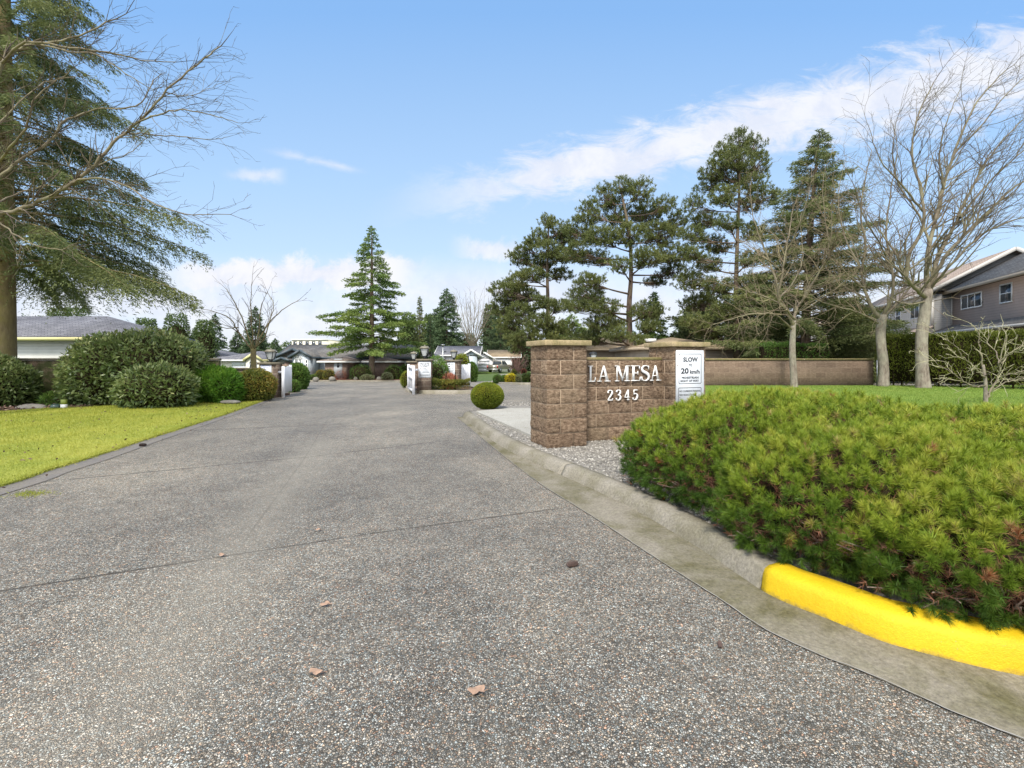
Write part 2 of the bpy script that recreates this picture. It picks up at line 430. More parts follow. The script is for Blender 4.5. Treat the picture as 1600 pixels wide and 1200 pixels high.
M['gatebrick'] = m_brick('gate_block', (0.15, 0.11, 0.085), (0.21, 0.16, 0.125), (0.3, 0.26, 0.2))
M['mortar'] = m_plain('pale_mortar', (0.46, 0.35, 0.245), 0.95)
M['cap'] = m_concrete('cap_stone', (0.42, 0.325, 0.19), (0.24, 0.20, 0.09), 0.8, 5)
M['wallcap'] = m_concrete('wall_cap_stone', (0.27, 0.21, 0.11), (0.17, 0.16, 0.05), 0.8, 5)
M['darkcap'] = m_concrete('dark_cap_stone', (0.20, 0.17, 0.13), (0.11, 0.11, 0.06), 0.6, 4)
M['white_metal'] = m_plain('white_enamel', (0.78, 0.78, 0.76), 0.65, 0, 0.03)
M['white_gate'] = m_plain('white_gate_paint', (0.68, 0.69, 0.72), 0.45, 0, 0.06)
M['plate'] = m_plain('sign_plate_white', (0.60, 0.63, 0.66), 0.4, 0, 0.06)
M['black'] = m_plain('black_lettering', (0.03, 0.032, 0.036), 0.5, 0, 0.05)
M['blue'] = m_plain('blue_lettering', (0.09, 0.12, 0.42), 0.5, 0, 0.05)
M['iron'] = m_plain('black_iron', (0.03, 0.032, 0.032), 0.45, 0.3, 0.2)
M['tanlamp'] = m_plain('weathered_lamp_roof', (0.22, 0.20, 0.15), 0.6, 0.2, 0.2)
M['lampglass'] = m_glass('lamp_glass', (0.55, 0.58, 0.58), 0.15)
M['glass'] = m_glass()
M['pane'] = m_glass('curtained_pane', (0.20, 0.22, 0.22), 0.15)
M['steel'] = m_plain('galvanised_steel', (0.42, 0.43, 0.43), 0.4, 0.8, 0.15)
M['gravel'] = m_leaf('gravel_stones', [(0, (0.10, 0.095, 0.085)), (0.4, (0.22, 0.205, 0.18)), (0.8, (0.38, 0.355, 0.31)), (1, (0.55, 0.52, 0.47))], 0.85, 0, 0.1, 3)
M['gravelbed'] = m_concrete('gravel_bed', (0.27, 0.25, 0.22), (0.15, 0.14, 0.12), 0.6, 12)
M['mulch'] = m_concrete('bark_mulch', (0.11, 0.065, 0.045), (0.06, 0.035, 0.025), 0.7, 7)
M['litter'] = m_leaf('leaf_litter', [(0, (0.04, 0.025, 0.018)), (0.5, (0.12, 0.07, 0.05)), (0.85, (0.26, 0.18, 0.13)), (1, (0.55, 0.5, 0.45))], 0.9, 0, 0.1, 3)
M['soil'] = m_concrete('brown_soil', (0.10, 0.075, 0.05), (0.06, 0.045, 0.03), 0.6, 5)
M['bark_grey'] = m_bark('pale_lichen_bark', (0.13, 0.10, 0.08), (0.30, 0.26, 0.21), (0.34, 0.33, 0.25), 14, 0.5)
M['bark_twig'] = m_bark('bare_twig_bark', (0.12, 0.095, 0.07), (0.22, 0.185, 0.135), (0.26, 0.25, 0.14), 5, 0.5)
M['twig_fine'] = m_leaf('fine_twig', [(0, (0.09, 0.065, 0.05)), (0.5, (0.22, 0.17, 0.115)), (1, (0.34, 0.29, 0.16))], 0.9, 0, 0.4, 0.9)
M['twig_dark'] = m_leaf('dark_twig', [(0, (0.06, 0.045, 0.038)), (0.5, (0.12, 0.095, 0.07)), (1, (0.22, 0.19, 0.11))], 0.9, 0, 0.3, 0.6)
M['bark_dark'] = m_bark('brown_conifer_bark', (0.09, 0.06, 0.045), (0.20, 0.145, 0.11), (0.17, 0.15, 0.09), 8, 0.5)
M['bark_fir'] = m_bark('olive_fir_bark', (0.13, 0.10, 0.06), (0.25, 0.20, 0.115), (0.22, 0.19, 0.07), 7, 0.7)
M['pine'] = m_leaf('pine_needles', [(0, (0.05, 0.072, 0.022)), (0.5, (0.125, 0.15, 0.045)), (1, (0.25, 0.26, 0.08))], 0.55, 0.25, 0.35, 0.5)
M['fir'] = m_leaf('fir_needles', [(0, (0.042, 0.065, 0.027)), (0.5, (0.115, 0.15, 0.052)), (1, (0.24, 0.245, 0.08))], 0.55, 0.25, 0.35, 0.7)
M['firdark'] = m_leaf('dark_fir_needles', [(0, (0.03, 0.058, 0.03)), (0.6, (0.075, 0.12, 0.05)), (1, (0.14, 0.18, 0.07))], 0.6, 0.2, 0.35, 0.3)
M['cedar'] = m_leaf('bright_cedar_needles', [(0, (0.045, 0.085, 0.026)), (0.45, (0.12, 0.19, 0.045)), (1, (0.28, 0.34, 0.08))], 0.55, 0.3, 0.5, 0.35)
M['farleaf'] = m_leaf('distant_leaves', [(0, (0.05, 0.085, 0.03)), (0.5, (0.10, 0.15, 0.045)), (1, (0.18, 0.22, 0.08))], 0.6, 0.3, 0.4, 0.15)
M['rhodo'] = m_leaf('rhododendron_leaves', [(0, (0.04, 0.075, 0.02)), (0.4, (0.10, 0.145, 0.04)), (0.78, (0.20, 0.24, 0.08)), (0.93, (0.32, 0.33, 0.13)), (1, (0.30, 0.19, 0.08))], 0.42, 0.2, 0.3, 1.2, 0.5)
M['juniper'] = m_leaf('juniper_sprays', [(0, (0.03, 0.08, 0.012)), (0.5, (0.085, 0.20, 0.018)), (1, (0.20, 0.32, 0.03))], 0.55, 0.3, 0.35, 1.2)
M['azalea'] = m_leaf('reddish_shrub_leaves', [(0, (0.05, 0.075, 0.02)), (0.4, (0.13, 0.16, 0.03)), (0.75, (0.30, 0.22, 0.04)), (1, (0.34, 0.13, 0.05))], 0.5, 0.25, 0.45, 1.8)
M['yelbox'] = m_leaf('yellow_green_box_leaves', [(0, (0.08, 0.12, 0.012)), (0.5, (0.18, 0.23, 0.022)), (1, (0.40, 0.36, 0.04))], 0.5, 0.3, 0.3, 2.5)
M['greenleaf'] = m_leaf('green_shrub_leaves', [(0, (0.035, 0.08, 0.016)), (0.5, (0.09, 0.17, 0.03)), (1, (0.20, 0.29, 0.05))], 0.5, 0.3, 0.35, 1.5)
M['sageleaf'] = m_leaf('pale_shrub_leaves', [(0, (0.10, 0.13, 0.06)), (0.5, (0.22, 0.25, 0.12)), (1, (0.36, 0.36, 0.20))], 0.6, 0.25, 0.35, 1.5)
M['goldleaf'] = m_leaf('golden_shrub_leaves', [(0, (0.30, 0.26, 0.01)), (0.5, (0.60, 0.50, 0.02)), (1, (0.80, 0.68, 0.05))], 0.5, 0.3, 0.3, 1.5)
M['redleaf'] = m_leaf('red_shrub_leaves', [(0, (0.22, 0.05, 0.03)), (0.5, (0.38, 0.13, 0.08)), (1, (0.5, 0.28, 0.18))], 0.6, 0.2, 0.3, 1.5)
M['hedge'] = m_leaf('cedar_hedge_sprays', [(0, (0.06, 0.07, 0.014)), (0.4, (0.12, 0.14, 0.022)), (0.8, (0.20, 0.23, 0.03)), (1, (0.26, 0.17, 0.07))], 0.6, 0.3, 0.5, 0.8)
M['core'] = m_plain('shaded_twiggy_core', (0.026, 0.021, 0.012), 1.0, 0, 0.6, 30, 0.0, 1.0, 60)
M['mugo'] = m_leaf('mugo_needles', [(0, (0.03, 0.065, 0.012)), (0.25, (0.07, 0.135, 0.018)), (0.45, (0.135, 0.215, 0.022)), (0.66, (0.26, 0.335, 0.032)), (0.84, (0.42, 0.43, 0.06)), (0.93, (0.38, 0.27, 0.14)), (1, (0.36, 0.13, 0.05))], 0.5, 0.3, 0.0, 1)
M['mugodead'] = m_leaf('dead_needles', [(0, (0.06, 0.03, 0.02)), (0.6, (0.16, 0.075, 0.045)), (1, (0.30, 0.13, 0.07))], 0.8, 0.1, 0.2, 3)
M['mugostem'] = m_bark('mugo_stem', (0.10, 0.07, 0.055), (0.26, 0.20, 0.16), (0.2, 0.17, 0.12), 25, 0.4)
M['ivory'] = m_siding('ivory_siding', (0.78, 0.77, 0.72))
M['bluesiding'] = m_siding('pale_blue_siding', (0.50, 0.56, 0.60))
M['greysiding'] = m_siding('grey_siding', (0.22, 0.215, 0.205))
M['beige'] = m_siding('beige_siding', (0.42, 0.35, 0.27))
M['creamwall'] = m_plain('cream_stucco', (0.74, 0.70, 0.56), 0.8, 0, 0.05)
M['whitewall'] = m_plain('white_stucco', (0.80, 0.78, 0.76), 0.8, 0, 0.04)
M['fascia_y'] = m_plain('cream_fascia', (0.60, 0.56, 0.26), 0.5, 0, 0.06)
M['fascia_g'] = m_plain('grey_fascia', (0.48, 0.46, 0.42), 0.6, 0, 0.08)
M['fascia_t'] = m_plain('tan_fascia', (0.36, 0.29, 0.20), 0.6, 0, 0.06)
M['fascia_w'] = m_plain('white_fascia', (0.76, 0.75, 0.71), 0.5, 0, 0.06)
M['fascia_b'] = m_plain('slate_blue_trim', (0.055, 0.075, 0.09), 0.5, 0, 0.08)
M['shingle_side'] = m_siding('wall_shingles', (0.26, 0.20, 0.165), (0.09, 0.07, 0.055), 0.16)
M['roofgrey'] = m_roof('grey_shingles', (0.13, 0.13, 0.145), (0.19, 0.19, 0.205))
M['roofdark'] = m_roof('dark_shingles', (0.115, 0.108, 0.10), (0.19, 0.18, 0.168))
M['roofbrown'] = m_roof('brown_shingles', (0.25, 0.20, 0.17), (0.32, 0.26, 0.22))
M['rooftan'] = m_roof('tan_shingles', (0.25, 0.195, 0.125), (0.31, 0.24, 0.16))
M['garagebrick'] = m_brick('brown_brick', (0.20, 0.14, 0.11), (0.26, 0.18, 0.14), (0.3, 0.25, 0.2))
M['door'] = m_plain('grey_door_paint', (0.40, 0.42, 0.43), 0.5)
M['paintsilver'] = m_plain('champagne_car_paint', (0.40, 0.37, 0.30), 0.25, 0.6, 0.04)
M['paintwhite'] = m_plain('white_car_paint', (0.75, 0.76, 0.77), 0.2, 0.0, 0.03)
M['rubber'] = m_plain('tyre_rubber', (0.025, 0.025, 0.027), 0.8)
M['redlamp'] = m_plain('red_lamp_lens', (0.45, 0.02, 0.02), 0.2)
M['rock'] = m_concrete('landscape_rock', (0.24, 0.225, 0.20), (0.13, 0.12, 0.10), 0.6, 4)
M['deadleaf'] = m_plain('dry_leaf', (0.34, 0.22, 0.15), 0.8, 0, 0.3, 40)
M['cone'] = m_plain('pine_cone_scales', (0.085, 0.055, 0.045), 0.85, 0, 0.5, 60)
# ================================================================ ground sheets
def catmull(P, per=8):
    P = [np.array(p, float) for p in P]; P = [2*P[0]-P[1]] + P + [2*P[-1]-P[-2]]; out = []
    for i in range(1, len(P) - 2):
        a, b, c, d = P[i-1:i+3]
        for k in range(per):
            t = k / per
            out.append(0.5*((2*b) + (c-a)*t + (2*a-5*b+4*c-d)*t*t + (3*b-a-3*c+d)*t**3))
    out.append(P[-2]); return np.array(out)
def sheet(name, poly, dz, mat, step=3.0, kind='structure', zf=None, thick=0.0, jit=0.0):
    """flat polygon laid on the terrain profile; dz above it"""
    bm = bmesh.new()
    vs = [bm.verts.new((p[0], p[1], 0)) for p in poly]
    f = bm.faces.new(vs)
    bmesh.ops.triangulate(bm, faces=[f])
    xs = [p[0] for p in poly]; ys = [p[1] for p in poly]
    for ax, lo, hi in ((1, min(ys), max(ys)), (0, min(xs), max(xs))):
        if ax == 0 and zf is None: continue
        c = math.floor(lo) + 1
        while c < hi:
            if ax == 0 or zf is not None or 14 < c < 50:
                bmesh.ops.bisect_plane(bm, geom=bm.verts[:] + bm.edges[:] + bm.faces[:], plane_co=(c, c, 0), plane_no=(0, 1, 0) if ax else (1, 0, 0))
            c += step
    for v in bm.verts: v.co.z = (zf(v.co.x, v.co.y) if zf else g(v.co.y)) + dz
    if thick:
        bmesh.ops.recalc_face_normals(bm, faces=bm.faces)
        ed = [e for e in bm.edges if e.is_boundary]
        r = bmesh.ops.extrude_edge_only(bm, edges=ed)
        for v in [q for q in r['geom'] if isinstance(q, bmesh.types.BMVert)]: v.co.z -= thick
    bmesh.ops.recalc_face_normals(bm, faces=bm.faces)
    if sum(f.normal.z * f.calc_area() for f in bm.faces) < 0: bmesh.ops.reverse_faces(bm, faces=bm.faces)
    me = bpy.data.meshes.new(name); bm.to_mesh(me); bm.free(); me.materials.append(mat)
    o = bpy.data.objects.new(name, me); COL.objects.link(o)
    if kind: o['kind'] = kind
    return o

# open country to the horizon
mb = MB(); ys = [-60, 0, 14, 18, 22, 26, 30, 34, 38, 42, 46, 60, 120, 400, 1500]; xs = [-1500, -300, -60, -20, 0, 20, 60, 300, 1500]
v = [(x, y, g(y) - 0.05) for y in ys for x in xs]; nx = len(xs)
mb.add(v, [(j*nx+i, j*nx+i+1, (j+1)*nx+i+1, (j+1)*nx+i) for j in range(len(ys)-1) for i in range(nx-1)])
o = mb.build('ground', M['field']); o['kind'] = 'structure'

# driveway / road: one sheet, everything else is raised above it
edgeL = [(-4.7, -6), (-4.8, -1), (-4.95, 2.2)] + [xy(*p) for p in [(0, 762), (72, 738), (144, 716), (219, 691), (266, 676), (312, 661.5), (359, 646), (419, 624)]]
edgeL = [tuple(p) for p in catmull(edgeL, 4)]
road = [(-5.2, -6)] + [(p[0] - 0.5, p[1]) for p in edgeL if p[1] > -5] + [(-9.0, 16.5), xy(447, 612), xy(470, 605), xy(478, 597.5), (-22, 42.5), (-22, 44.6), (-2, 44.6), (-2, 66), (30, 70), (30, 19), (8, 13), (12, -6)]
sheet('driveway', road, 0.0, M['drive'])

# kerb, gutter
base_g = [xy(*p) for p in [(722, 652), (750, 676), (780, 697), (813, 715), (876, 744), (935, 771), (994, 801), (1060, 840), (1125, 882), (1187, 925)]]
base_y = [xy(*p) for p in [(1187, 925), (1235, 949), (1294, 972), (1377, 1007), (1440, 1025), (1498, 1040), (1600, 1063)]] + [(2.55, 1.72), (3.2, 1.55), (4.2, 1.45), (6.5, 1.4)]
outer = [xy(*p) for p in [(714, 652), (752, 684), (792, 717), (845, 757), (893, 787.5), (940, 817), (1015, 867), (1086, 913), (1130, 940.6), (1190, 982), (1273, 1022), (1357, 1055), (1440, 1092), (1530, 1131)]] + [(2.0, 1.42), (2.6, 1.28), (3.4, 1.15), (4.4, 1.05), (6.5, 1.0)]
full = catmull(base_g + base_y[1:], 6); nG = (len(base_g) - 1) * 6
outc = catmull(outer, 8)
def resamp(C, n):
    d = np.concatenate([[0], np.cumsum(np.linalg.norm(np.diff(C, axis=0), axis=1))]); t = np.linspace(0, d[-1], n)
    return np.stack([np.interp(t, d, C[:, k]) for k in range(2)], 1)
# pair every kerb point with its nearest point of the outer gutter line
oc = resamp(outc, 600); fb = full
idx = [int(np.argmin(np.linalg.norm(oc - p, axis=1))) for p in fb]
mb = MB(); n = len(fb)
V = []
for k in range(n):
    a = oc[idx[k]]; b = fb[k]; m_ = a * 0.45 + b * 0.55; b2 = b + (b - a) / (np.linalg.norm(b - a) + 1e-6) * 0.03
    V += [(a[0], a[1], 0.005), (m_[0], m_[1], 0.008), (b2[0], b2[1], 0.016)]
mb.add(V, [(3*k+i, 3*k+i+1, 3*k+i+4, 3*k+i+3) for k in range(n-1) for i in range(2)])
o = mb.build('gutter', M['gutter'], smooth=True); o['kind'] = 'structure'
# pale sealing line along the gutter edge
mb = MB(); ln = oc[40:]; tn = np.gradient(ln, axis=0); tn /= np.linalg.norm(tn, axis=1)[:, None]; nn = np.stack([-tn[:, 1], tn[:, 0]], 1)
jit = 0.004 * vnoise(np.column_stack([ln, ln[:, :1]]), 14, 3)[:, None]; wd = 0.0022 + 0.0016 * vnoise(np.column_stack([ln, ln[:, :1]]), 30, 5)[:, None]
A_ = ln + nn * (jit + np.abs(wd)); B_ = ln + nn * (jit - np.abs(wd)); k = len(ln)
mb.add(np.concatenate([np.column_stack([A_, np.full(k, 0.0095)]), np.column_stack([B_, np.full(k, 0.0095)])]), [(i, i+1, k+i+1, k+i) for i in range(k-1)])
o = mb.build('gutter_seal_line', m_plain('pale_sealant', (0.30, 0.285, 0.26), 0.9)); o['kind'] = 'structure'
# rubber joint across the gutter
def kerb_mesh(name, C, prof, mat, wob=0.0):
    tn = np.gradient(C, axis=0); tn /= np.linalg.norm(tn, axis=1)[:, None]; nn = np.stack([-tn[:, 1], tn[:, 0]], 1)
    # bed side: towards larger x
    if np.mean(nn[:, 0]) < 0 and np.mean(nn[:, 1]) < 0: nn = -nn
    k = len(prof); V = []
    for i, p in enumerate(C):
        for (off, z) in prof:
            w = wob * vnoise(np.array([[p[0], p[1], z]]), 9, 11)[0]
            V.append((p[0] + nn[i][0] * (off + w), p[1] + nn[i][1] * (off + w), z + w * 0.4))
    fc = [(i*k+j, (i+1)*k+j, (i+1)*k+j+1, i*k+j+1) for i in range(len(C)-1) for j in range(k-1)]
    mb = MB(); mb.add(V, fc); mb.fn += [[j for j in range(k)], [(len(C)-1)*k+j for j in range(k)][::-1]]
    o = mb.build(name, mat); o['kind'] = 'structure'
    me = o.data; bm = bmesh.new(); bm.from_mesh(me); bmesh.ops.recalc_face_normals(bm, faces=bm.faces); bm.to_mesh(me); bm.free()
    for p in me.polygons: p.use_smooth = len(p.vertices) == 4
    return o
tnf = np.gradient(full, axis=0); tnf /= np.linalg.norm(tnf, axis=1)[:, None]; nnf = np.stack([-tnf[:, 1], tnf[:, 0]], 1)
def shorten(C, a=0.0, b=0.0):
    C = C.copy(); C[0] += (C[1] - C[0]) / np.linalg.norm(C[1]-C[0]) * a; C[-1] += (C[-2] - C[-1]) / np.linalg.norm(C[-2]-C[-1]) * b; return C
profG = [(0, 0), (0.004, 0.02), (0.035, 0.075), (0.055, 0.108), (0.085, 0.124), (0.13, 0.128), (0.185, 0.126), (0.19, 0.11), (0.19, 0.0)]
profY = [(0, 0), (0.004, 0.02), (0.016, 0.105), (0.03, 0.132), (0.06, 0.148), (0.12, 0.152), (0.175, 0.15), (0.182, 0.135), (0.182, 0.0)]
segs_ = [0, 24, nG]
def fine(C, n): return resamp(np.asarray(C), n)
for a, b in zip(segs_[:-1], segs_[1:]):
    kerb_mesh('kerb_section', shorten(fine(full[a:b+1], 60), 0.004, 0.005), profG, M['kerb'], 0.0022)
kerb_mesh('painted_kerb', shorten(fine(full[nG:], 110), 0.006), profY, M['yellow'], 0.0022)
# back edge of the kerb
back = full - nnf * 0.19 if np.mean(nnf[:, 0]) < 0 else full + nnf * 0.19
bed = [tuple(p) for p in back] + [(9, 1.6), (9, 12.4), (2.5, 12.1)] + [xy(830, 634.5), xy(800, 636), xy(765, 639)]
sheet('gravel_bed', bed, 0.098, M['gravelbed'], thick=0.09)
# concrete slab beside the sign
slab = [gp(744, 642.5, .14)[:2], gp(829, 679, .14)[:2], (0.75, 7.35), (1.6, 7.75), (4.5, 8.9), (4.5, 10.9), (1.2, 10.8), gp(800, 637.5, .14)[:2], gp(762, 640.3, .14)[:2]]
sheet('concrete_slab', [tuple(p) for p in slab], 0.14, M['slab'], thick=0.05)

# left lawn, its bed, the smooth asphalt strip
bedline = [(-30, 10.6), xy(-40, 651), xy(30, 646), xy(80, 642), xy(130, 640.5), xy(250, 634), xy(330, 628), xy(418, 622.5)]
lawnp = edgeL + bedline[::-1] + [(-30, -6)]
def zl(x, y): return g(y) + 0.05 * float(sstep(0, 3.0, -(x + 5.0 + 0.25 * max(0, y - 4))))
sheet('lawn', lawnp, 0.028, M['lawnL'], thick=0.05, zf=zl, step=1.0)
strip = [(p[0] + 0.27 - 0.01 * max(0, p[1] - 6), p[1] - 0.02) for p in edgeL]
sheet('asphalt_strip', [(p[0] - 0.02, p[1]) for p in edgeL] + strip[::-1], 0.006, M['asphalt'])
sheet('mulch_bed', bedline + [(-8.0, 16.6), (-30, 16.6)], 0.075, M['mulch'], thick=0.08)

# right lawn on its low plateau
def zr(x, y): return 0.105 + 0.155 * float(sstep(5.0, 9.0, y)) * float(sstep(3.0, 5.5, x))
sheet('lawn', [(3.2, 18.1), (3.6, 12.3), (5.0, 8.6), (6.4, 6.8), (9, 4.6), (30, 4.0), (30, 18.1)], 0.0, M['lawnR'], zf=zr, step=1.0, thick=0.1)
def zR(x, y): return zr(x, y)

# ================================================================ grass, gravel, litter
def in_poly(P, poly):
    x, y = P[:, 0], P[:, 1]; res = np.zeros(len(P), bool); n = len(poly); j = n - 1
    for i in range(n):
        xi, yi = poly[i]; xj, yj = poly[j]
        c = ((yi > y) != (yj > y)) & (x < (xj - xi) * (y - yi) / (yj - yi + 1e-12) + xi)
        res ^= c; j = i
    return res
def grass(name, poly, zf, dens, y0, y1, x0, x1, mat, h=(0.018, 0.035), w=0.004, falloff=7.0):
    N = int(dens * (y1 - y0) * (x1 - x0)); P = np.column_stack([rng.uniform(x0, x1, N), rng.uniform(y0, y1, N)])
    dist = np.hypot(P[:, 0], P[:, 1]); keep = rng.random(N) < np.minimum(1, (falloff / dist) ** 1.6)
    P = P[keep]; P = P[in_poly(P, poly)]; N = len(P)
    z = np.array([zf(a, b) for a, b in P]); dist = np.hypot(P[:, 0], P[:, 1])
    D = rdir(N) * 0.75 + np.array([0, 0, 1.0])
    mb = MB(); mb.needles(np.column_stack([P, z - 0.003]), D, rng.uniform(h[0], h[1], N) * np.clip(dist / 8, 1, 1.6), w * np.clip(dist / falloff, 1, 2.5), rng.random(N))
    o = mb.build(name, mat); tag(o, None, None, None, 'stuff'); return o
o = grass('grass', lawnp, lambda x, y: zl(x, y) + 0.028, 4200, 3.6, 15, -14.5, -5.0, M['blade_y'])
tag(o, 'short yellowish green lawn grass left of the driveway', 'grass')
o = grass('grass', [(3.2, 18.1), (3.6, 12.3), (5.0, 8.6), (6.4, 6.8), (9, 5), (26, 5), (26, 18.1)], zr, 1500, 7.5, 18, 5.0, 21, M['blade_g'], (0.02, 0.04), 0.005, 10)
tag(o, 'short bright green lawn grass in front of the block fence', 'grass')

# blades leaning over the asphalt edging, dead leaves and cone scales on the lawn
e_ = resamp(np.array([p for p in edgeL if p[1] > 2.5]), 5200); e_ = e_ + np.column_stack([rng.normal(size=5200) * .035 - .015, rng.normal(size=5200) * .02])
mb = MB(); mb.needles(np.column_stack([e_, np.full(5200, .02)]), rdir(5200) * .8 + np.array([.5, 0, .7]), rng.uniform(.03, .065, 5200), .006, rng.random(5200) ** .7)
tag(mb.build('grass', M['blade_y']), 'ragged fringe of grass hanging over the asphalt edging strip', 'grass', None, 'stuff')
N = 3000; P = np.column_stack([rng.uniform(-14, -4.6, N), rng.uniform(3.2, 15, N)]); P = P[in_poly(P, [(a + .4, b) for a, b in edgeL] + bedline[::-1] + [(-30, -6)])]; P = P[rng.random(len(P)) < np.clip(.18 + .5 * (vnoise(np.column_stack([P, P[:, :1]]), .9, 5) > .3), 0, 1)]; N = len(P)
mb = MB(); D = rdir(N); D[:, 2] = np.abs(D[:, 2]) * .4; mb.kites(np.column_stack([P, np.array([max(zl(a, b), 0) for a, b in P]) + .045]), D, rng.uniform(.02, .055, N), rng.uniform(.012, .03, N), rng.random(N) ** 2 * .8)
tag(mb.build('lawn_litter', M['litter']), 'small dark leaves and cone scraps scattered over the left lawn', 'leaf litter', None, 'stuff')
def stones(name, P, z, size, mat, flat=0.6, label='', cat=''):
    v, f = ICO[1]; N = len(P); mb = MB()
    s = rng.uniform(size[0], size[1], N) * (0.7 + 0.6 * rng.random(N) ** 2)
    sc3 = np.stack([s, s * rng.uniform(0.6, 1, N), s * flat * rng.uniform(0.6, 1, N)], 1)
    th = rng.uniform(0, 6.28, N); c, q = np.cos(th), np.sin(th)
    jig = 1 + 0.18 * rng.normal(size=(N, len(v), 1))
    W = v[None] * jig * sc3[:, None, :]
    X = W[..., 0] * c[:, None] - W[..., 1] * q[:, None]; Y = W[..., 0] * q[:, None] + W[..., 1] * c[:, None]
    V = np.stack([X + P[:, 0:1], Y + P[:, 1:2], W[..., 2] + (z + s * flat * 0.35)[:, None]], -1)
    ff = (f[None] + (np.arange(N) * len(v))[:, None, None]).reshape(-1, 3)
    mb.add(V.reshape(-1, 3), ff, np.repeat(rng.random(N), len(v)))
    o = mb.build(name, mat); tag(o, label, cat, None, 'stuff'); return o
area = [tuple(p) for p in back[2:60]] + [(3.2, 4.4), (3.0, 7.0), (2.6, 7.2), (1.1, 7.0), (0.29, 7.05), (-0.7, 10.1), xy(745, 642)]
N = 42000; P = np.column_stack([rng.uniform(-1.2, 3.2, N), rng.uniform(2.4, 10.8, N)])
P = P[in_poly(P, area)]; P = P[(P[:, 1] < 7.3) | (rng.random(len(P)) < 0.5)]
stones('gravel', P, np.full(len(P), 0.098), (0.009, 0.019), M['gravel'], 0.55, 'pale grey drain gravel round the foot of the entrance sign', 'gravel')
P = np.array([xy(rng.uniform(745, 828), rng.uniform(634.8, 640)) for _ in range(260)])
stones('gravel', P, np.full(len(P), 0.1), (0.012, 0.028), M['gravel'], 0.6, 'scattered pale stones behind the round clipped shrub', 'gravel')
# leaf litter under the left shrubs
N = 9000; P = np.column_stack([rng.uniform(-19, -7.6, N), rng.uniform(9.8, 15.6, N)])
P = P[in_poly(P, bedline + [(-8.0, 15.6), (-30, 15.6)])]; N = len(P)
mb = MB(); D = rdir(N); D[:, 2] = np.abs(D[:, 2]) * 0.3
mb.kites(np.column_stack([P, 0.08 + 0.02 * rng.random(N)]), D, rng.uniform(.04, .1, N), rng.uniform(.03, .06, N), rng.random(N) ** 1.5)
tag(mb.build('leaf_litter', M['litter']), 'brown and whitish leaf litter in the bed under the left shrubs', 'leaf litter', None, 'stuff')

# cones and leaves lying about
def cone_obj(name, loc, rotz, L, label, group=None):
    mb = MB(); N = 90; t = np.linspace(0, 1, N); th = np.arange(N) * 2.399
    r = L * 0.22 * np.sin(np.pi * np.clip(t * 0.92 + 0.06, 0, 1)) ** 0.6
    P = np.stack([(t - 0.5) * L, np.cos(th) * r * 0.55, np.sin(th) * r * 0.55 + L * 0.2], 1)
    D = np.stack([np.full(N, 0.7), np.cos(th), np.sin(th)], 1)
    sd = np.stack([np.zeros(N), -np.sin(th), np.cos(th)], 1)
    mb.kites(P, D, L * 0.2, L * 0.2, rng.random(N), side=sd, wide=0.7)
    blob(mb, (0, 0, L * 0.2), (L * 0.48, L * 0.17, L * 0.17), 2)
    mb.v = [Matrix.Rotation(rotz, 3, 'Z') and (vv @ np.array(Matrix.Rotation(-rotz, 3, 'Z')) + np.array(loc)) for vv in mb.v]
    return tag(mb.build(name, M['cone'], loc=loc), label, 'pine cone', group)
cone_obj('pine_cone', tuple(gp(893, 885, .004)), 0.3, 0.075, 'dark brown pine cone lying on the driveway left of the gutter')
cone_obj('pine_cone', tuple(gp(1125, 1010, .004)), 1.2, 0.038, 'small reddish brown cone lying on the driveway near the bottom kerb')
for px, py, L in [(222, 697, .09)]:
    cone_obj('pine_cone', tuple(gp(px, py, .01)), 0.2, L, 'dark cone lying on the asphalt strip at the lawn edge')
def leaf_obj(px, py, L, label, rot, dark=0.5):
    mb = MB(); loc = gp(px, py, 0.006); pts = []; L = L * .72
    for k in range(17):
        a = k / 16 * 2 * math.pi; r = L * (0.30 + 0.22 * abs(math.cos(2.5 * a))) * (0.9 + 0.2 * random.random())
        pts.append((loc.x + r * math.cos(a + rot) * 1.25, loc.y + r * math.sin(a + rot) * 0.85, loc.z + 0.004 + 0.012 * abs(math.sin(a * 1.5)) ))
    c = (loc.x, loc.y, loc.z + 0.012)
    mb.add([c] + pts[:16], [(0, 1 + i, 1 + (i + 1) % 16) for i in range(16)])
    mb.bar((loc.x + L * .3, loc.y, loc.z + .004), (loc.x + L * .8, loc.y + L * .25, loc.z + .003), .002)
    return tag(mb.build('fallen_leaf', M['deadleaf'], loc=tuple(loc)), label, 'fallen leaf', 'fallen leaves on the driveway')
leaf_obj(508, 946, .07, 'dry tan leaf lying mid driveway, farthest of the three big leaves', 0.2)
leaf_obj(492, 1053, .07, 'pale tan leaf lying on the driveway, left of the darker brown leaf', 1.2)
leaf_obj(745, 1082, .085, 'brownish oak leaf lying on the driveway near the bottom middle', 2.0)
leaf_obj(497, 829, .05, 'tiny pale leaf on the driveway beside the cross joint', 0.5)
leaf_obj(346, 869, .06, 'small rusty leaf lying in the cross joint on the left', 0.9)
# weed tuft at the asphalt strip
mb = MB(); c = gp(48, 773); N = 260
mb.needles(np.tile([c.x, c.y, 0.004], (N, 1)) + rng.normal(size=(N, 3)) * [0.09, 0.05, 0.002], rdir(N) * 0.8 + [0, 0, .7], rng.uniform(.02, .05, N), .005, rng.random(N))
tag(mb.build('weed', M['blade_y'], loc=tuple(c)), 'small green weed growing at the left edge of the driveway', 'weed')

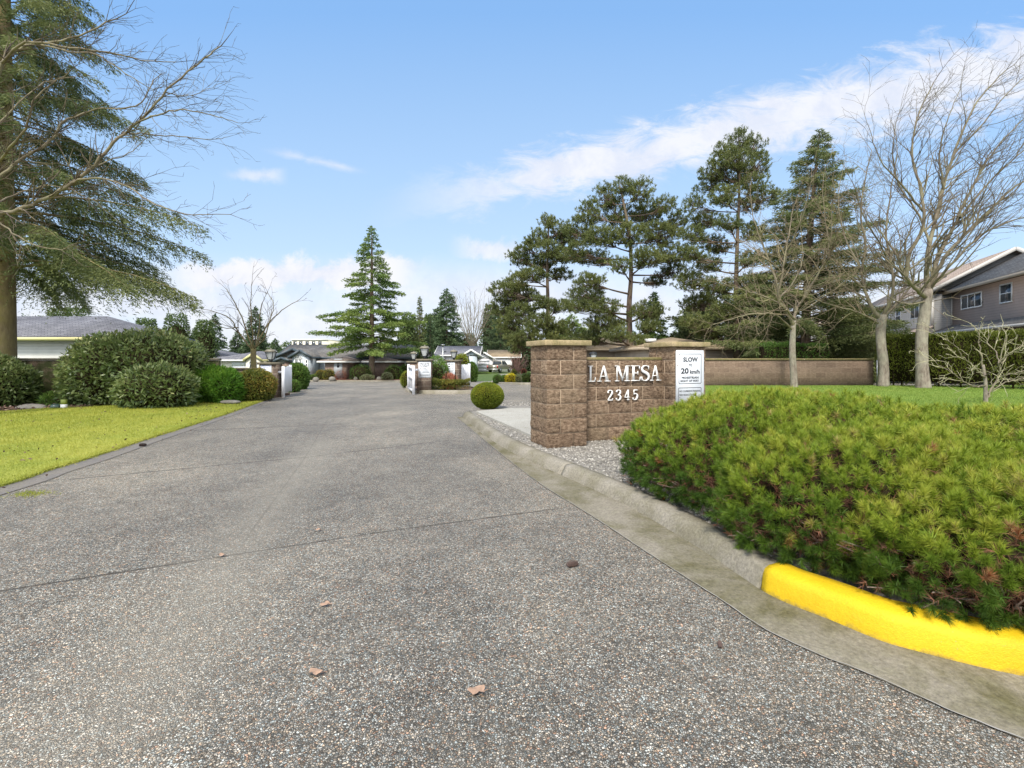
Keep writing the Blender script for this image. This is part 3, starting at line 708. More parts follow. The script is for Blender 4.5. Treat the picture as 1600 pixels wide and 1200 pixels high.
# ================================================================ entrance sign
SA = R(19.5); ca, sa = math.cos(SA), math.sin(SA)
U = np.array([ca, sa]); NB = np.array([-sa, ca])     # along the wall / away from the road
C1 = np.array([0.477, 6.24]); C2 = np.array([2.425, 6.93])
GZ = 0.095
def block_face(mb, o, u, nrm, L, z0, courses, h=0.2, bw=0.4, phase=0.0, corner=(True, True), amp=0.013):
    o = np.array(o); u = np.array(u); nrm = np.array(nrm); gap = 0.0052
    for k in range(courses):
        ph = (phase + (bw / 2 if k % 2 else 0)) % bw
        J = [0.0] + [x for x in np.arange(ph, L, bw) if 0.06 < x < L - 0.06] + [L]
        for a, b in zip(J[:-1], J[1:]):
            a2 = a if (a == 0 and corner[0]) else a + gap; b2 = b if (b == L and corner[1]) else b - gap
            za = z0 + k * h + gap; zb = z0 + (k + 1) * h - gap
            nu = max(3, int((b2 - a2) / 0.028)); nv = 7
            s_ = np.linspace(a2, b2, nu + 1); t_ = np.linspace(za, zb, nv + 1)
            S, T = np.meshgrid(s_, t_)
            P3 = np.stack([S.ravel() + o[0] * 7, T.ravel() * 1.0, np.full(S.size, k * 3.1 + a * 5)], 1)
            d = 0.004 + amp * (0.6 + 0.5 * vnoise(P3, 26, k + int(a * 50)) + 0.35 * rng.normal(size=S.size)); d = d.reshape(S.shape)
            d[0, :] = 0.001; d[-1, :] = 0.001; d[:, 0] = 0.001 if a2 != a else 0; d[:, -1] = 0.001 if b2 != b else 0
            d = np.maximum(d, 0)
            X = o[0] + u[0] * S + nrm[0] * d; Y = o[1] + u[1] * S + nrm[1] * d
            V = np.stack([X.ravel(), Y.ravel(), T.ravel()], 1); w = nu + 1
            f = np.array([[j*w+i, j*w+i+1, (j+1)*w+i+1, (j+1)*w+i] for j in range(nv) for i in range(nu)])
            mb.add(V, f, float(np.clip(rng.normal(0.5, 0.22), 0, 1)))
def rot_box(mb, o, u, v, L, W, z0, z1, rnd=0.5):
    o = np.array(o); u = np.array(u); v = np.array(v)
    q = [o, o + u * L, o + u * L + v * W, o + v * W]
    vs = [(*p, z0) for p in q] + [(*p, z1) for p in q]
    return mb.add(vs, [(0,3,2,1),(4,5,6,7),(0,1,5,4),(1,2,6,5),(2,3,7,6),(3,0,4,7)], rnd)
sign = thing('entrance_sign', 'brown split-face block entrance sign with two capped pillars and white letters', 'entrance sign', (C1[0], C1[1], GZ))
def pillar(c, label):
    mb = MB(); W = 0.6
    rot_box(mb, c + (U + NB) * 0.004, U, NB, W - .008, W - .008, GZ - .1, GZ + 1.4, 0.9)
    p = mb.build('pillar', M['mortar'], sign); p['label'] = label
    mb = MB()
    block_face(mb, c, U, -NB, W, GZ, 7, phase=0.4)
    block_face(mb, c + NB * W, -NB, -U, W, GZ, 7, phase=0.2)
    block_face(mb, c + U * W, NB, U, W, GZ, 7, phase=0.2)
    block_face(mb, c + U * W + NB * W, -U, NB, W, GZ, 7, phase=0.4)
    mb.build('block_facing', M['block'], p, smooth=False)
    mb = MB(); rot_box(mb, c - (U + NB) * 0.055, U, NB, W + .11, W + .11, GZ + 1.402, GZ + 1.475)
    bevel(mb.build('cap', M['cap'], p), 0.008, 2)
pillar(C1, 'near pillar at the kerb, without a sign plate'); pillar(C2, 'far pillar carrying the white speed plate')
WO = C1 + U * 0.6 + NB * 0.30; WL = np.dot(C2 - C1, U) - 0.6
WO2 = C2 + NB * 0.27; wu = (WO2 - WO); WL = np.linalg.norm(wu); wu = wu / WL; wn = np.array([wu[1], -wu[0]])
mb = MB(); rot_box(mb, WO - wn * 0.004, wu, -wn, WL, 0.19, GZ - .1, GZ + 1.2, .9)
wall = mb.build('wall', M['mortar'], sign)
mb = MB(); block_face(mb, WO, wu, wn, WL, GZ, 6, phase=0.12, corner=(False, False)); block_face(mb, WO + wu * WL - wn * 0.198, -wu, -wn, WL, GZ, 6, phase=0.1, corner=(False, False))
mb.build('block_facing', M['block'], wall)
mb = MB(); rot_box(mb, WO + wn * 0.012, wu, -wn, WL, 0.222, GZ + 1.202, GZ + 1.243)
bevel(mb.build('wall_cap', M['wallcap'], wall), .006)

# --- serif lettering built stroke by stroke (unit height) ---
def ribbon(pts, wid):
    P = catmull(pts, 7); w = np.interp(np.linspace(0, 1, len(P)), np.linspace(0, 1, len(wid)), wid) / 2
    T = np.gradient(P, axis=0); T /= np.linalg.norm(T, axis=1)[:, None]; Nn = np.stack([-T[:, 1], T[:, 0]], 1)
    A = P + Nn * w[:, None]; B = P - Nn * w[:, None]
    return ('strip', A, B)
def rect(x0, x1, y0, y1): return ('poly', [(x0, y0), (x1, y0), (x1, y1), (x0, y1)])
def quad(*p): return ('poly', list(p))
LET = {
 'L': (0.72, [rect(.14, .30, .0, 1), rect(.0, .44, .955, 1), rect(.0, .30, 0, .05), rect(.28, .66, 0, .055), quad((.60, .04), (.66, .04), (.72, .27), (.69, .27))]),
 'A': (0.98, [quad((.12, 0), (.19, 0), (.49, .88), (.44, .98)), quad((.66, 0), (.86, 0), (.52, 1), (.42, 1)), rect(.24, .68, .30, .35), rect(.0, .32, 0, .045), rect(.55, .98, 0, .045)]),
 'M': (1.22, [rect(.14, .20, 0, .97), quad((.14, 1), (.33, 1), (.66, .16), (.58, 0)), quad((.58, 0), (.63, .03), (.96, 1), (.91, 1)), rect(.90, 1.08, 0, 1), rect(.0, .33, .955, 1), rect(.0, .34, 0, .045), rect(.78, 1.22, 0, .045), rect(.91, 1.22, .955, 1)]),
 'E': (0.80, [rect(.12, .29, 0, 1), rect(.0, .72, .95, 1), rect(.0, .74, 0, .05), rect(.28, .56, .49, .54), quad((.66, .95), (.72, .95), (.72, .74), (.69, .74)), quad((.68, .05), (.74, .05), (.80, .27), (.76, .27)), rect(.53, .56, .40, .63)]),
 'S': (0.70, [ribbon([(.62, .76), (.60, .90), (.42, .985), (.20, .94), (.10, .78), (.17, .63), (.38, .53), (.56, .42), (.64, .25), (.55, .08), (.34, .012), (.13, .07), (.08, .26)], [.03, .05, .05, .08, .13, .17, .18, .18, .14, .09, .05, .05, .03]), quad((.59, .74), (.63, .74), (.63, .98), (.60, .98)), quad((.05, .02), (.08, .02), (.09, .28), (.05, .28))]),
 '2': (0.52, [ribbon([(.06, .72), (.08, .90), (.26, .985), (.43, .88), (.43, .70), (.32, .48), (.14, .22), (.04, .05)], [.13, .08, .06, .11, .14, .11, .07, .05]), rect(.03, .48, 0, .09), quad((.44, .06), (.48, .06), (.50, .22), (.47, .22))]),
 '3': (0.52, [ribbon([(.06, .80), (.12, .94), (.26, .985), (.41, .90), (.41, .70), (.32, .57), (.20, .53)], [.12, .07, .06, .12, .12, .08, .04]), ribbon([(.20, .52), (.36, .47), (.45, .28), (.36, .07), (.20, .01), (.06, .09), (.04, .22)], [.04, .09, .14, .10, .06, .08, .12])]),
 '4': (0.56, [rect(.34, .46, 0, .99), quad((.02, .30), (.08, .24), (.40, .98), (.35, .98)), rect(.03, .54, .24, .31), rect(.27, .53, 0, .05)]),
 '5': (0.52, [rect(.10, .46, .90, .99), quad((.10, .95), (.15, .95), (.14, .56), (.08, .52)), ribbon([(.09, .54), (.25, .62), (.42, .50), (.44, .28), (.35, .07), (.19, .01), (.06, .08), (.04, .20)], [.05, .07, .12, .14, .10, .06, .08, .12])]),
}
def letter(ch, name, px0, px1, z0, z1, parent, label=None):
    def tt(px):
        u = (px - CX) / F; return (WO[1] * u - WO[0]) / (wu[0] - u * wu[1])
    t0, t1 = tt(px0), tt(px1); w, parts = LET[ch]; mb = MB(); off = 0.022
    for k, pt in enumerate(parts):
        d0 = off; d1 = off + 0.018 + 0.0012 * k
        def to3(p, d):
            t = t0 + (t1 - t0) * p[0] / w; z = z0 + (z1 - z0) * p[1]
            q = WO + wu * t + wn * d; return (q[0], q[1], z)
        if pt[0] == 'poly':
            n = len(pt[1]); vs = [to3(p, d0) for p in pt[1]] + [to3(p, d1) for p in pt[1]]
            mb.add(vs, [tuple(range(n, 2 * n))] + [tuple(range(n))[::-1]] + [(i, (i + 1) % n, n + (i + 1) % n, n + i) for i in range(n)])
        else:
            A, B = pt[1], pt[2]; n = len(A)
            vs = [to3(p, d1) for p in A] + [to3(p, d1) for p in B] + [to3(p, d0) for p in A] + [to3(p, d0) for p in B]
            fc = []
            for i in range(n - 1):
                fc += [(i, n + i, n + i + 1, i + 1), (i, i + 1, 2*n + i + 1, 2*n + i), (n + i, 3*n + i, 3*n + i + 1, n + i + 1)]
            fc += [(0, 2*n, 3*n, n), (n - 1, 2*n - 1, 4*n - 1, 3*n - 1)]
            mb.add(vs, fc)
    return mb.build(name, M['white_metal'], parent)
for ch, a, b in [('L', 917.5, 928.8), ('A', 931.5, 952), ('M', 959, 982), ('E', 984, 999), ('S', 999.5, 1013), ('A', 1013.5, 1030.8)]:
    letter(ch, 'letter', a, b, 0.978, 1.212, sign)
for ch, a, b in [('2', 947.5, 956), ('3', 960.5, 969), ('4', 973.5, 982), ('5', 986.5, 995)]:
    letter(ch, 'numeral', a, b, 0.692, 0.848, sign)

# --- white enamel plates with built-in font text ---
def text_verts(txt, h, bold=0.0):
    cu = bpy.data.curves.new('t', 'FONT'); cu.body = txt; cu.size = 1.0; cu.offset = bold; cu.resolution_u = 3
    ob = bpy.data.objects.new('t', cu); COL.objects.link(ob)
    dg = bpy.context.evaluated_depsgraph_get(); me = bpy.data.meshes.new_from_object(ob.evaluated_get(dg))
    v = np.array([tuple(q.co) for q in me.vertices]); f = [tuple(p.vertices) for p in me.polygons]
    bpy.data.objects.remove(ob); bpy.data.curves.remove(cu); bpy.data.meshes.remove(me)
    lo, hi = v[:, :2].min(0), v[:, :2].max(0)
    v[:, :2] = (v[:, :2] - lo) / (hi - lo); return v[:, :2], f, (hi - lo)
def plate(name, label, cat, o, u, nrm, W, H, z0, items, bars=(), boxes=(), ink='black', group=None, rad=0.02, parent_label=None):
    """o: 2D point of the lower left corner; items: (text, x0, x1, y0, y1) in metres on the plate"""
    o = np.array(o, float); u = np.array(u); nrm = np.array(nrm)
    def to3(x, y, d): q = o + u * x + nrm * d; return (q[0], q[1], z0 + y)
    root = thing(name, label, cat, to3(W / 2, 0, 0), group)
    def rr(x0, x1, y0, y1, r, n=5):
        pts = []
        for cx, cy, a0 in ((x1 - r, y1 - r, 0), (x0 + r, y1 - r, 90), (x0 + r, y0 + r, 180), (x1 - r, y0 + r, 270)):
            for k in range(n + 1): a = R(a0 + 90 * k / n); pts.append((cx + r * math.cos(a), cy + r * math.sin(a)))
        return pts
    mb = MB(); pts = rr(0, W, 0, H, rad); n = len(pts)
    mb.add([to3(x, y, 0.002) for x, y in pts] + [to3(x, y, 0.007) for x, y in pts], [tuple(range(n, 2 * n)), tuple(range(n))[::-1]] + [(i, (i + 1) % n, n + (i + 1) % n, n + i) for i in range(n)])
    mb.build('sign_panel', M['plate'], root)
    mb = MB()
    for (x0, x1, y0, y1, t) in boxes:
        a = rr(x0, x1, y0, y1, rad * .9); b = rr(x0 + t, x1 - t, y0 + t, y1 - t, rad * .9 - t * .5)
        mb.add([to3(x, y, 0.0085) for x, y in a] + [to3(x, y, 0.0085) for x, y in b], [(i, (i + 1) % n, n + (i + 1) % n, n + i) for i in range(n)])
    if boxes: mb.build('border', M[ink], root)
    mb = MB()
    for (tx, x0, x1, y0, y1, bold) in items:
        v, f, ex = text_verts(tx, 1, bold)
        mb.add([to3(x0 + (x1 - x0) * a, y0 + (y1 - y0) * b, 0.0095) for a, b in v], f)
    for (x0, x1, y0, y1) in bars:
        mb.add([to3(x0, y0, .0093), to3(x1, y0, .0093), to3(x1, y1, .0093), to3(x0, y1, .0093)], [(0, 1, 2, 3)])
    mb.build('lettering', M[ink], root)
    mb = MB()
    for x, y in ((0.022, H - .022), (W - .022, H - .022), (.022, .022), (W - .022, .022)):
        mb = MB(); mb.tube([to3(x, y, .006), to3(x, y, .0125)], .005, 8); mb.build('bolt', M['steel'], root)
    return root
# speed plate: 1 unit of the plan below = 0.00097 m * pixel-tenths measured on the photograph
pw = 0.524; ph_ = 0.86; s_ = pw / 440.0
def X_(a): return (a - 942) * s_
def Y_(b): return ph_ - (b - 325) * 0.00098
plate('traffic_sign', 'white speed sign reading SLOW TO 20 km/h, bolted to the far pillar', 'sign', C2 + U * 0.03 - NB * 0.016, U, -NB, pw, ph_, 1.445 - ph_,
      [('SLOW', X_(1052), X_(1282), Y_(505), Y_(433), .038), ('TO', X_(1140), X_(1192), Y_(577), Y_(537), .03), ('20', X_(1016), X_(1138), Y_(690), Y_(600), .038), ('km/h', X_(1158), X_(1312), Y_(690), Y_(628), .028),
       ('PEDESTRIAN', X_(1030), X_(1294), Y_(768), Y_(734), .03), ('RIGHT OF WAY', X_(1012), X_(1300), Y_(818), Y_(783), .03),
       ('NO CURBSIDE PARKING', X_(995), X_(1325), Y_(972), Y_(944), .02), ('NO SOLICITORS', X_(995), X_(1240), Y_(1030), Y_(1000), .02)],
      boxes=[(X_(985), X_(1340), Y_(846), Y_(380), .008), (X_(978), X_(1340), Y_(1150), Y_(903), .008)], rad=.022)

# ================================================================ mugo pines
def mugo(name, label, ells, n_tuft, K=34, seed=1, front=None, L=(0.036, 0.056)):
    """ells: (cx, cy, cz, rx, ry, rz)"""
    root = thing(name, label, 'shrub', (ells[0][0], ells[0][1], 0.1))
    r_ = np.random.default_rng(seed)
    P, Nn = [], []
    tot = sum(e[3] * e[4] + (e[3] + e[4]) * e[5] for e in ells)
    for q, e in enumerate(ells):
        c = np.array(e[:3]); rr = np.array(e[3:]); n = int(n_tuft * (e[3] * e[4] + (e[3] + e[4]) * e[5]) / tot * 1.5)
        d = r_.normal(size=(n, 3)); d /= np.linalg.norm(d, axis=1)[:, None]
        # even out over the stretched surface
        w = np.linalg.norm(d / rr, axis=1); d = d[r_.random(n) < w / w.max() * 1.0]
        lump = 1 + 0.06 * vnoise(d * rr, 3.8, seed + q) + 0.04 * vnoise(d * rr, 10, seed + q + 5)
        p = c + d * rr * lump[:, None]; nr = d / rr; nr /= np.linalg.norm(nr, axis=1)[:, None]
        ok = p[:, 2] > 0.14
        for k, e2 in enumerate(ells):
            if k != q: ok &= (((p - np.array(e2[:3])) / np.array(e2[3:])) ** 2).sum(1) > 0.93
        tocam = -p.copy(); tocam[:, 2] += CAMH; fac = (nr * tocam).sum(1) > -0.25 * np.linalg.norm(p, axis=1)
        ok &= fac | (r_.random(len(p)) < 0.3)
        P.append(p[ok]); Nn.append(nr[ok])
    P = np.concatenate(P); Nn = np.concatenate(Nn); N = len(P)
    up = np.array([0, 0, 1.0]); ax = Nn * 0.75 + up * 0.45 + r_.normal(size=(N, 3)) * 0.22; ax /= np.linalg.norm(ax, axis=1)[:, None]
    # cluster heights: rosettes stand proud or sink in
    P = P + ax * (r_.normal(size=N) * 0.03)[:, None]
    gapn = vnoise(P, 7.5, seed + 21); keep = (gapn > -0.64) | (r_.random(N) < .15); P, Nn, ax = P[keep], Nn[keep], ax[keep]; N = len(P)
    patch = vnoise(P, 2.2, seed + 9) * 0.5 + 0.5; fp = vnoise(P, 9, seed + 10) * 0.5 + 0.5
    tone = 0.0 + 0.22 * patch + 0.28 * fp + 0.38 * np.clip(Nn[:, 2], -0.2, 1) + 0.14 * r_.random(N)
    brown = r_.random(N) < 0.028 * (0.4 + 1.6 * fp); tone[brown] = r_.uniform(0.84, 1.0, brown.sum())
    tone = np.clip(tone, 0.02, 1)
    def needles_for(P, ax, tone, K, Ls, wd, spread, stem):
        n = len(P); idx = np.repeat(np.arange(n), K)
        s = r_.random(n * K)                          # position along the shoot
        d = r_.normal(size=(n * K, 3)); A = ax[idx]
        d -= (d * A).sum(1)[:, None] * A; d /= np.linalg.norm(d, axis=1)[:, None]
        tilt = spread * (1.25 - 0.75 * s) * r_.uniform(0.5, 1.1, n * K)
        Dr = A * np.cos(tilt)[:, None] + d * np.sin(tilt)[:, None]
        base = P[idx] + A * ((s - 1) * stem)[:, None]
        return base, Dr, r_.uniform(Ls[0], Ls[1], n * K), np.full(n * K, wd), np.clip(tone[idx] + r_.normal(size=n * K) * 0.035, 0, 1)
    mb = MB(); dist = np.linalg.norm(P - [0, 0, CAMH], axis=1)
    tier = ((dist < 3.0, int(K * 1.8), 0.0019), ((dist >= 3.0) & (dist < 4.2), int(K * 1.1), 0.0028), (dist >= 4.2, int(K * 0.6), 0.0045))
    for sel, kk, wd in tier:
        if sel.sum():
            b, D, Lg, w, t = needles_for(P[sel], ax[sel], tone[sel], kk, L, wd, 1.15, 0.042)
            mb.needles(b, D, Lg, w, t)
    # shoots deeper inside, occlusion shade put into their darker tone
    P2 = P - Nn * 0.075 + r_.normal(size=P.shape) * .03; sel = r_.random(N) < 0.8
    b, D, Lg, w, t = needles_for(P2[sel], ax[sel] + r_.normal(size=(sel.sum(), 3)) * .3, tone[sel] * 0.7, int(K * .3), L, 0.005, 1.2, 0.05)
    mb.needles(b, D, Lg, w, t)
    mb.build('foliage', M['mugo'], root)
    nq = MB(); P3_ = P - Nn * .13 + r_.normal(size=P.shape) * .03; b, D, Lg, w, t = needles_for(P3_, ax + r_.normal(size=P.shape) * .5, r_.random(N), 14, (0.04, 0.07), 0.005, 1.3, 0.06); nq.needles(b, D, Lg, w, t); nq.build('inner_dead_needles', M['mugodead'], root)
    # woody interior
    mb = MB()
    for e in ells: blob(mb, e[:3], np.array(e[3:]) * [0.72, 0.72, 0.70], 4, .05, 5, seed)
    mb.v = [np.column_stack([vv[:, 0], vv[:, 1], np.maximum(vv[:, 2], 0.09)]) for vv in mb.v]
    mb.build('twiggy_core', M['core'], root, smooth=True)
    mb = MB(); nd = MB(); dp, dd = [], []
    for q, e in enumerate(ells):
        for k in range(int(170 * e[3])):
            a = r_.uniform(0, 2 * math.pi); dirv = np.array([math.cos(a), math.sin(a)])
            st = np.array([e[0], e[1]]) + dirv * np.array(e[3:5]) * 0.55; en = np.array([e[0], e[1]]) + dirv * np.array(e[3:5]) * r_.uniform(0.86, 1.03)
            z0_, z1_ = r_.uniform(0.12, 0.2), r_.uniform(0.17, 0.42); pts = []
            for t in np.linspace(0, 1, 7):
                w = r_.normal(size=3) * 0.016; p2 = st + (en - st) * t
                pts.append((p2[0] + w[0], p2[1] + w[1], z0_ + (z1_ - z0_) * t ** 1.3 + w[2]))
            if any((((np.array(pts[-1]) - np.array(e2[:3])) / np.array(e2[3:])) ** 2).sum() < 0.75 for k2, e2 in enumerate(ells) if k2 != q): continue
            mb.tube(pts, np.linspace(0.008, 0.003, 7), 5)
            for t in range(2, 7): dp.append(pts[t]); dd.append((dirv[0], dirv[1], 0.2))
    mb.build('stems', M['mugostem'], root, smooth=True)
    dp = np.array(dp); dd = np.array(dd); n = len(dp)
    b, D, Lg, w, t = needles_for(np.repeat(dp, 2, 0) + r_.normal(size=(2 * n, 3)) * .02, np.repeat(dd, 2, 0) + r_.normal(size=(2 * n, 3)) * .5, r_.random(2 * n), 12, (0.03, 0.05), 0.0035, 1.1, 0.05)
    nd.needles(b, D, Lg, w, t); nd.build('dead_needles', M['mugodead'], root)
    return root
mugo('mugo_pine', 'wide dome of yellow green mugo pine right beside the entrance sign',
     [(2.72, 4.32, 0.38, 1.60, 1.55, 0.60), (2.34, 3.02, 0.36, 0.95, 0.80, 0.50)], 9500, 90, 3)
mugo('mugo_pine', 'lower mugo pine mound at the right picture edge, hanging over the yellow kerb',
     [(3.95, 3.55, 0.34, 1.35, 1.45, 0.56), (2.78, 2.42, 0.28, 1.05, 0.60, 0.44), (4.3, 2.5, 0.3, 1.1, .80, .48)], 9500, 90, 5)
# ================================================================ trees
def W3(px, py, D, off=0.0):
    p = wp(px, py, D); return np.array([p.x, p.y, p.z])
def limb_pts(ctrl, per=5, wob=0.0):
    P = catmull(ctrl, per)
    if wob: P[1:-1] += rng.normal(size=P[1:-1].shape) * wob
    return P
class Segs:
    def __init__(s): s.A = []; s.B = []; s.a = []; s.b = []
    def add(s, A, B, a, b): s.A.append(A); s.B.append(B); s.a.append(a); s.b.append(b)
    def flush(s, mb, lo, hi, n):
        a = np.array(s.a); m = (a >= lo) & (a < hi)
        if m.any(): mb.segs(np.array(s.A)[m], np.array(s.B)[m], a[m], np.array(s.b)[m], n)
def grow(S, p, d, length, r, lvl, maxlvl, P):
    """wandering twig with side twigs; P: dict of habits"""
    n = max(2, int(length / P['step'])); st = length / n; pos = np.array(p, float); d = np.array(d, float)
    r1 = max(P['rmin'] * 0.6, r * 0.35)
    for i in range(n):
        d = d + rng.normal(size=3) * P['wander'] + np.array(P['trop']) * P['tw']
        d /= np.linalg.norm(d); nx = pos + d * st; ra = r + (r1 - r) * i / n; rb = r + (r1 - r) * (i + 1) / n
        S.add(pos, nx, ra, rb); pos = nx
        if lvl < maxlvl and i >= P.get('skip', 0) and rng.random() < P['prob'][lvl]:
            for _ in range(P.get('forks', 1)):
                q = rng.normal(size=3); q -= q @ d * d; q /= np.linalg.norm(q); ang = rng.uniform(*P['ang'])
                nd = d * math.cos(ang) + q * math.sin(ang)
                grow(S, pos, nd, length * rng.uniform(*P['ratio']) * (1 - 0.4 * i / n), max(P['rmin'], rb * 0.62), lvl + 1, maxlvl, P)
def bare_tree(name, label, base, trunk, limbs, P, trunk_mat, twig_mat, maxlvl=3, group=None, sub=1.0, cat='tree'):
    """trunk: [(point, radius)...]; limbs: list of [points], r0"""
    root = thing(name, label, cat, tuple(base), group)
    mb = MB(); pts = np.array([p for p, r in trunk]); C = catmull(pts, 4); rr = np.interp(np.linspace(0, 1, len(C)), np.linspace(0, 1, len(trunk)), [r for p, r in trunk])
    rr = rr * P.get('tk', .8) * (1 + 0.05 * vnoise(C, 3, 4)); mb.tube(C, rr, 14, cap=True); t = mb.build('trunk', trunk_mat, root, smooth=True)
    mb = MB(); S = Segs()
    for ctrl, r0 in limbs:
        L = limb_pts(ctrl, 5, 0.01); n = len(L); rad = r0 * P.get('lk', .72) * (1 - .82 * np.linspace(0, 1, n) ** .8) + P['rmin'] * .6
        mb.tube(L, rad, 7, cap=False)
        seg = np.linalg.norm(np.diff(L, axis=0), axis=1); tot = seg.sum(); acc = 0
        for i in range(1, n):
            acc += seg[i-1]; d = L[i] - L[i-1]; d /= np.linalg.norm(d)
            k = rng.poisson(P['dens'] * seg[i-1] * (0.35 if acc < 0.25 * tot else 1))
            for _ in range(k):
                q = rng.normal(size=3); q -= q @ d * d; q /= np.linalg.norm(q); ang = rng.uniform(*P['ang'])
                nd = d * math.cos(ang) + q * math.sin(ang) + np.array(P['trop']) * 0.3; nd /= np.linalg.norm(nd)
                grow(S, L[i], nd, rng.uniform(*P['len']) * (1.1 - 0.5 * acc / tot), max(P['rmin'] * 1.2, rad[i] * 0.5), 0, maxlvl, P)
        d = L[-1] - L[-2]; d /= np.linalg.norm(d)
        grow(S, L[-1], d, rng.uniform(*P['len']) * 0.8, rad[-1], 0, maxlvl, P)
    S.flush(mb, 0.018, 9, 6)
    mb.build('limbs', M['bark_twig'] if trunk_mat is not M['bark_fir'] else M['bark_fir'], root, smooth=True)
    m2 = MB(); S.flush(m2, 0, 0.018, 3); m2.build('twigs', twig_mat, root)
    return root

# ---- three ornamental trees on the right lawn and the small maple
zl_ = 0.26
def T(px, py, D): return W3(px, py, D)
P_up = dict(step=0.28, wander=0.13, trop=(0.25, 0, 1), tw=0.05, prob=(0.75, 0.6, 0.4), ang=(0.35, 0.85), ratio=(0.35, 0.6), rmin=0.0045, dens=3.6, len=(1.0, 2.2))
# tree nearest the sign
D = 17.0
b = np.array([(1241-800)/720*D, D, zl_])
bare_tree('bare_tree', 'slim leafless tree with pale trunk in front of the block fence', b,
  [(b - [0, 0, .1], .17), (T(1240, 585, D), .145), (T(1238, 545, D), .135), (T(1240, 500, D), .10)],
  [([T(1240, 510, D), T(1228, 482, D-.2), T(1216, 468, D-.3), T(1222, 430, D-.5), T(1230, 380, D-.4), T(1238, 330, D)], .10),
   ([T(1219, 470, D-.3), T(1210, 430, D), T(1195, 390, D+.3), T(1178, 345, D+.6), T(1172, 300, D+1)], .06),
   ([T(1241, 508, D), T(1243, 488, D+.3), T(1262, 455, D+.5), T(1285, 415, D+.4), T(1298, 370, D+.2), T(1300, 320, D)], .09),
   ([T(1243, 500, D), T(1222, 478, D-.8), T(1190, 462, D-1.3), T(1160, 452, D-1.6), T(1135, 445, D-1.6)], .05),
   ([T(1238, 515, D), T(1212, 492, D-.7), T(1180, 490, D-1.2), T(1145, 498, D-1.4), T(1112, 508, D-1.5)], .045),
   ([T(1226, 430, D-.4), T(1205, 410, D-1), T(1176, 395, D-1.5), T(1140, 385, D-1.8)], .04),
   ([T(1232, 390, D-.4), T(1250, 350, D-1), T(1262, 310, D-1.4), T(1268, 280, D-1.4)], .045),
   ([T(1244, 490, D+.3), T(1270, 470, D-.5), T(1305, 452, D-1), T(1335, 425, D-1.2)], .04),
   ([T(1218, 465, D), T(1240, 440, D+1), T(1255, 400, D+1.6), T(1250, 350, D+2)], .05)],
  dict(P_up, trop=(-0.1, 0, 0.3), tw=.03, wander=.22, prob=(0.9, 0.7, 0.3), dens=6.5, len=(1.0, 2.0), rmin=.0045, ang=(.5, 1.15)), M['bark_grey'], M['twig_fine'], 2)
# middle tree, leaning away
D = 17.5
b = np.array([(1380-800)/720*D, D, zl_])
bare_tree('bare_tree', 'leafless tree standing right at the end of the block fence', b,
  [(b - [0, 0, .1], .24), (T(1381, 575, D), .20), (T(1376, 530, D), .19), (T(1378, 492, D), .19)],
  [([T(1377, 500, D), T(1362, 480, D), T(1352, 455, D+.2), T(1345, 425, D+.3), T(1338, 395, D+.4)], .12),
   ([T(1345, 430, D+.3), T(1352, 385, D), T(1345, 330, D), T(1352, 280, D), T(1362, 235, D)], .07),
   ([T(1380, 495, D), T(1395, 455, D-.3), T(1392, 410, D-.3), T(1385, 360, D-.2), T(1392, 300, D), T(1402, 240, D)], .09),
   ([T(1378, 498, D), T(1405, 470, D+.4), T(1425, 440, D+.7), T(1430, 390, D+.9)], .08),
   ([T(1350, 450, D), T(1325, 430, D-.6), T(1302, 400, D-1), T(1290, 350, D-1.3), T(1285, 300, D-1.4)], .06),
   ([T(1372, 505, D), T(1340, 488, D-.7), T(1310, 480, D-1), T(1280, 470, D-1.2), T(1262, 455, D-1.3)], .05),
   ([T(1392, 420, D), T(1375, 380, D-.9), T(1350, 340, D-1.5), T(1335, 290, D-1.8)], .05),
   ([T(1345, 420, D), T(1320, 370, D+1), T(1310, 310, D+1.6), T(1318, 260, D+1.8)], .05)],
  dict(P_up, trop=(0.15, 0, .4), wander=.19, ang=(.45, 1.1), dens=5.5, prob=(0.9, 0.7, .3)), M['bark_grey'], M['twig_fine'], 2)
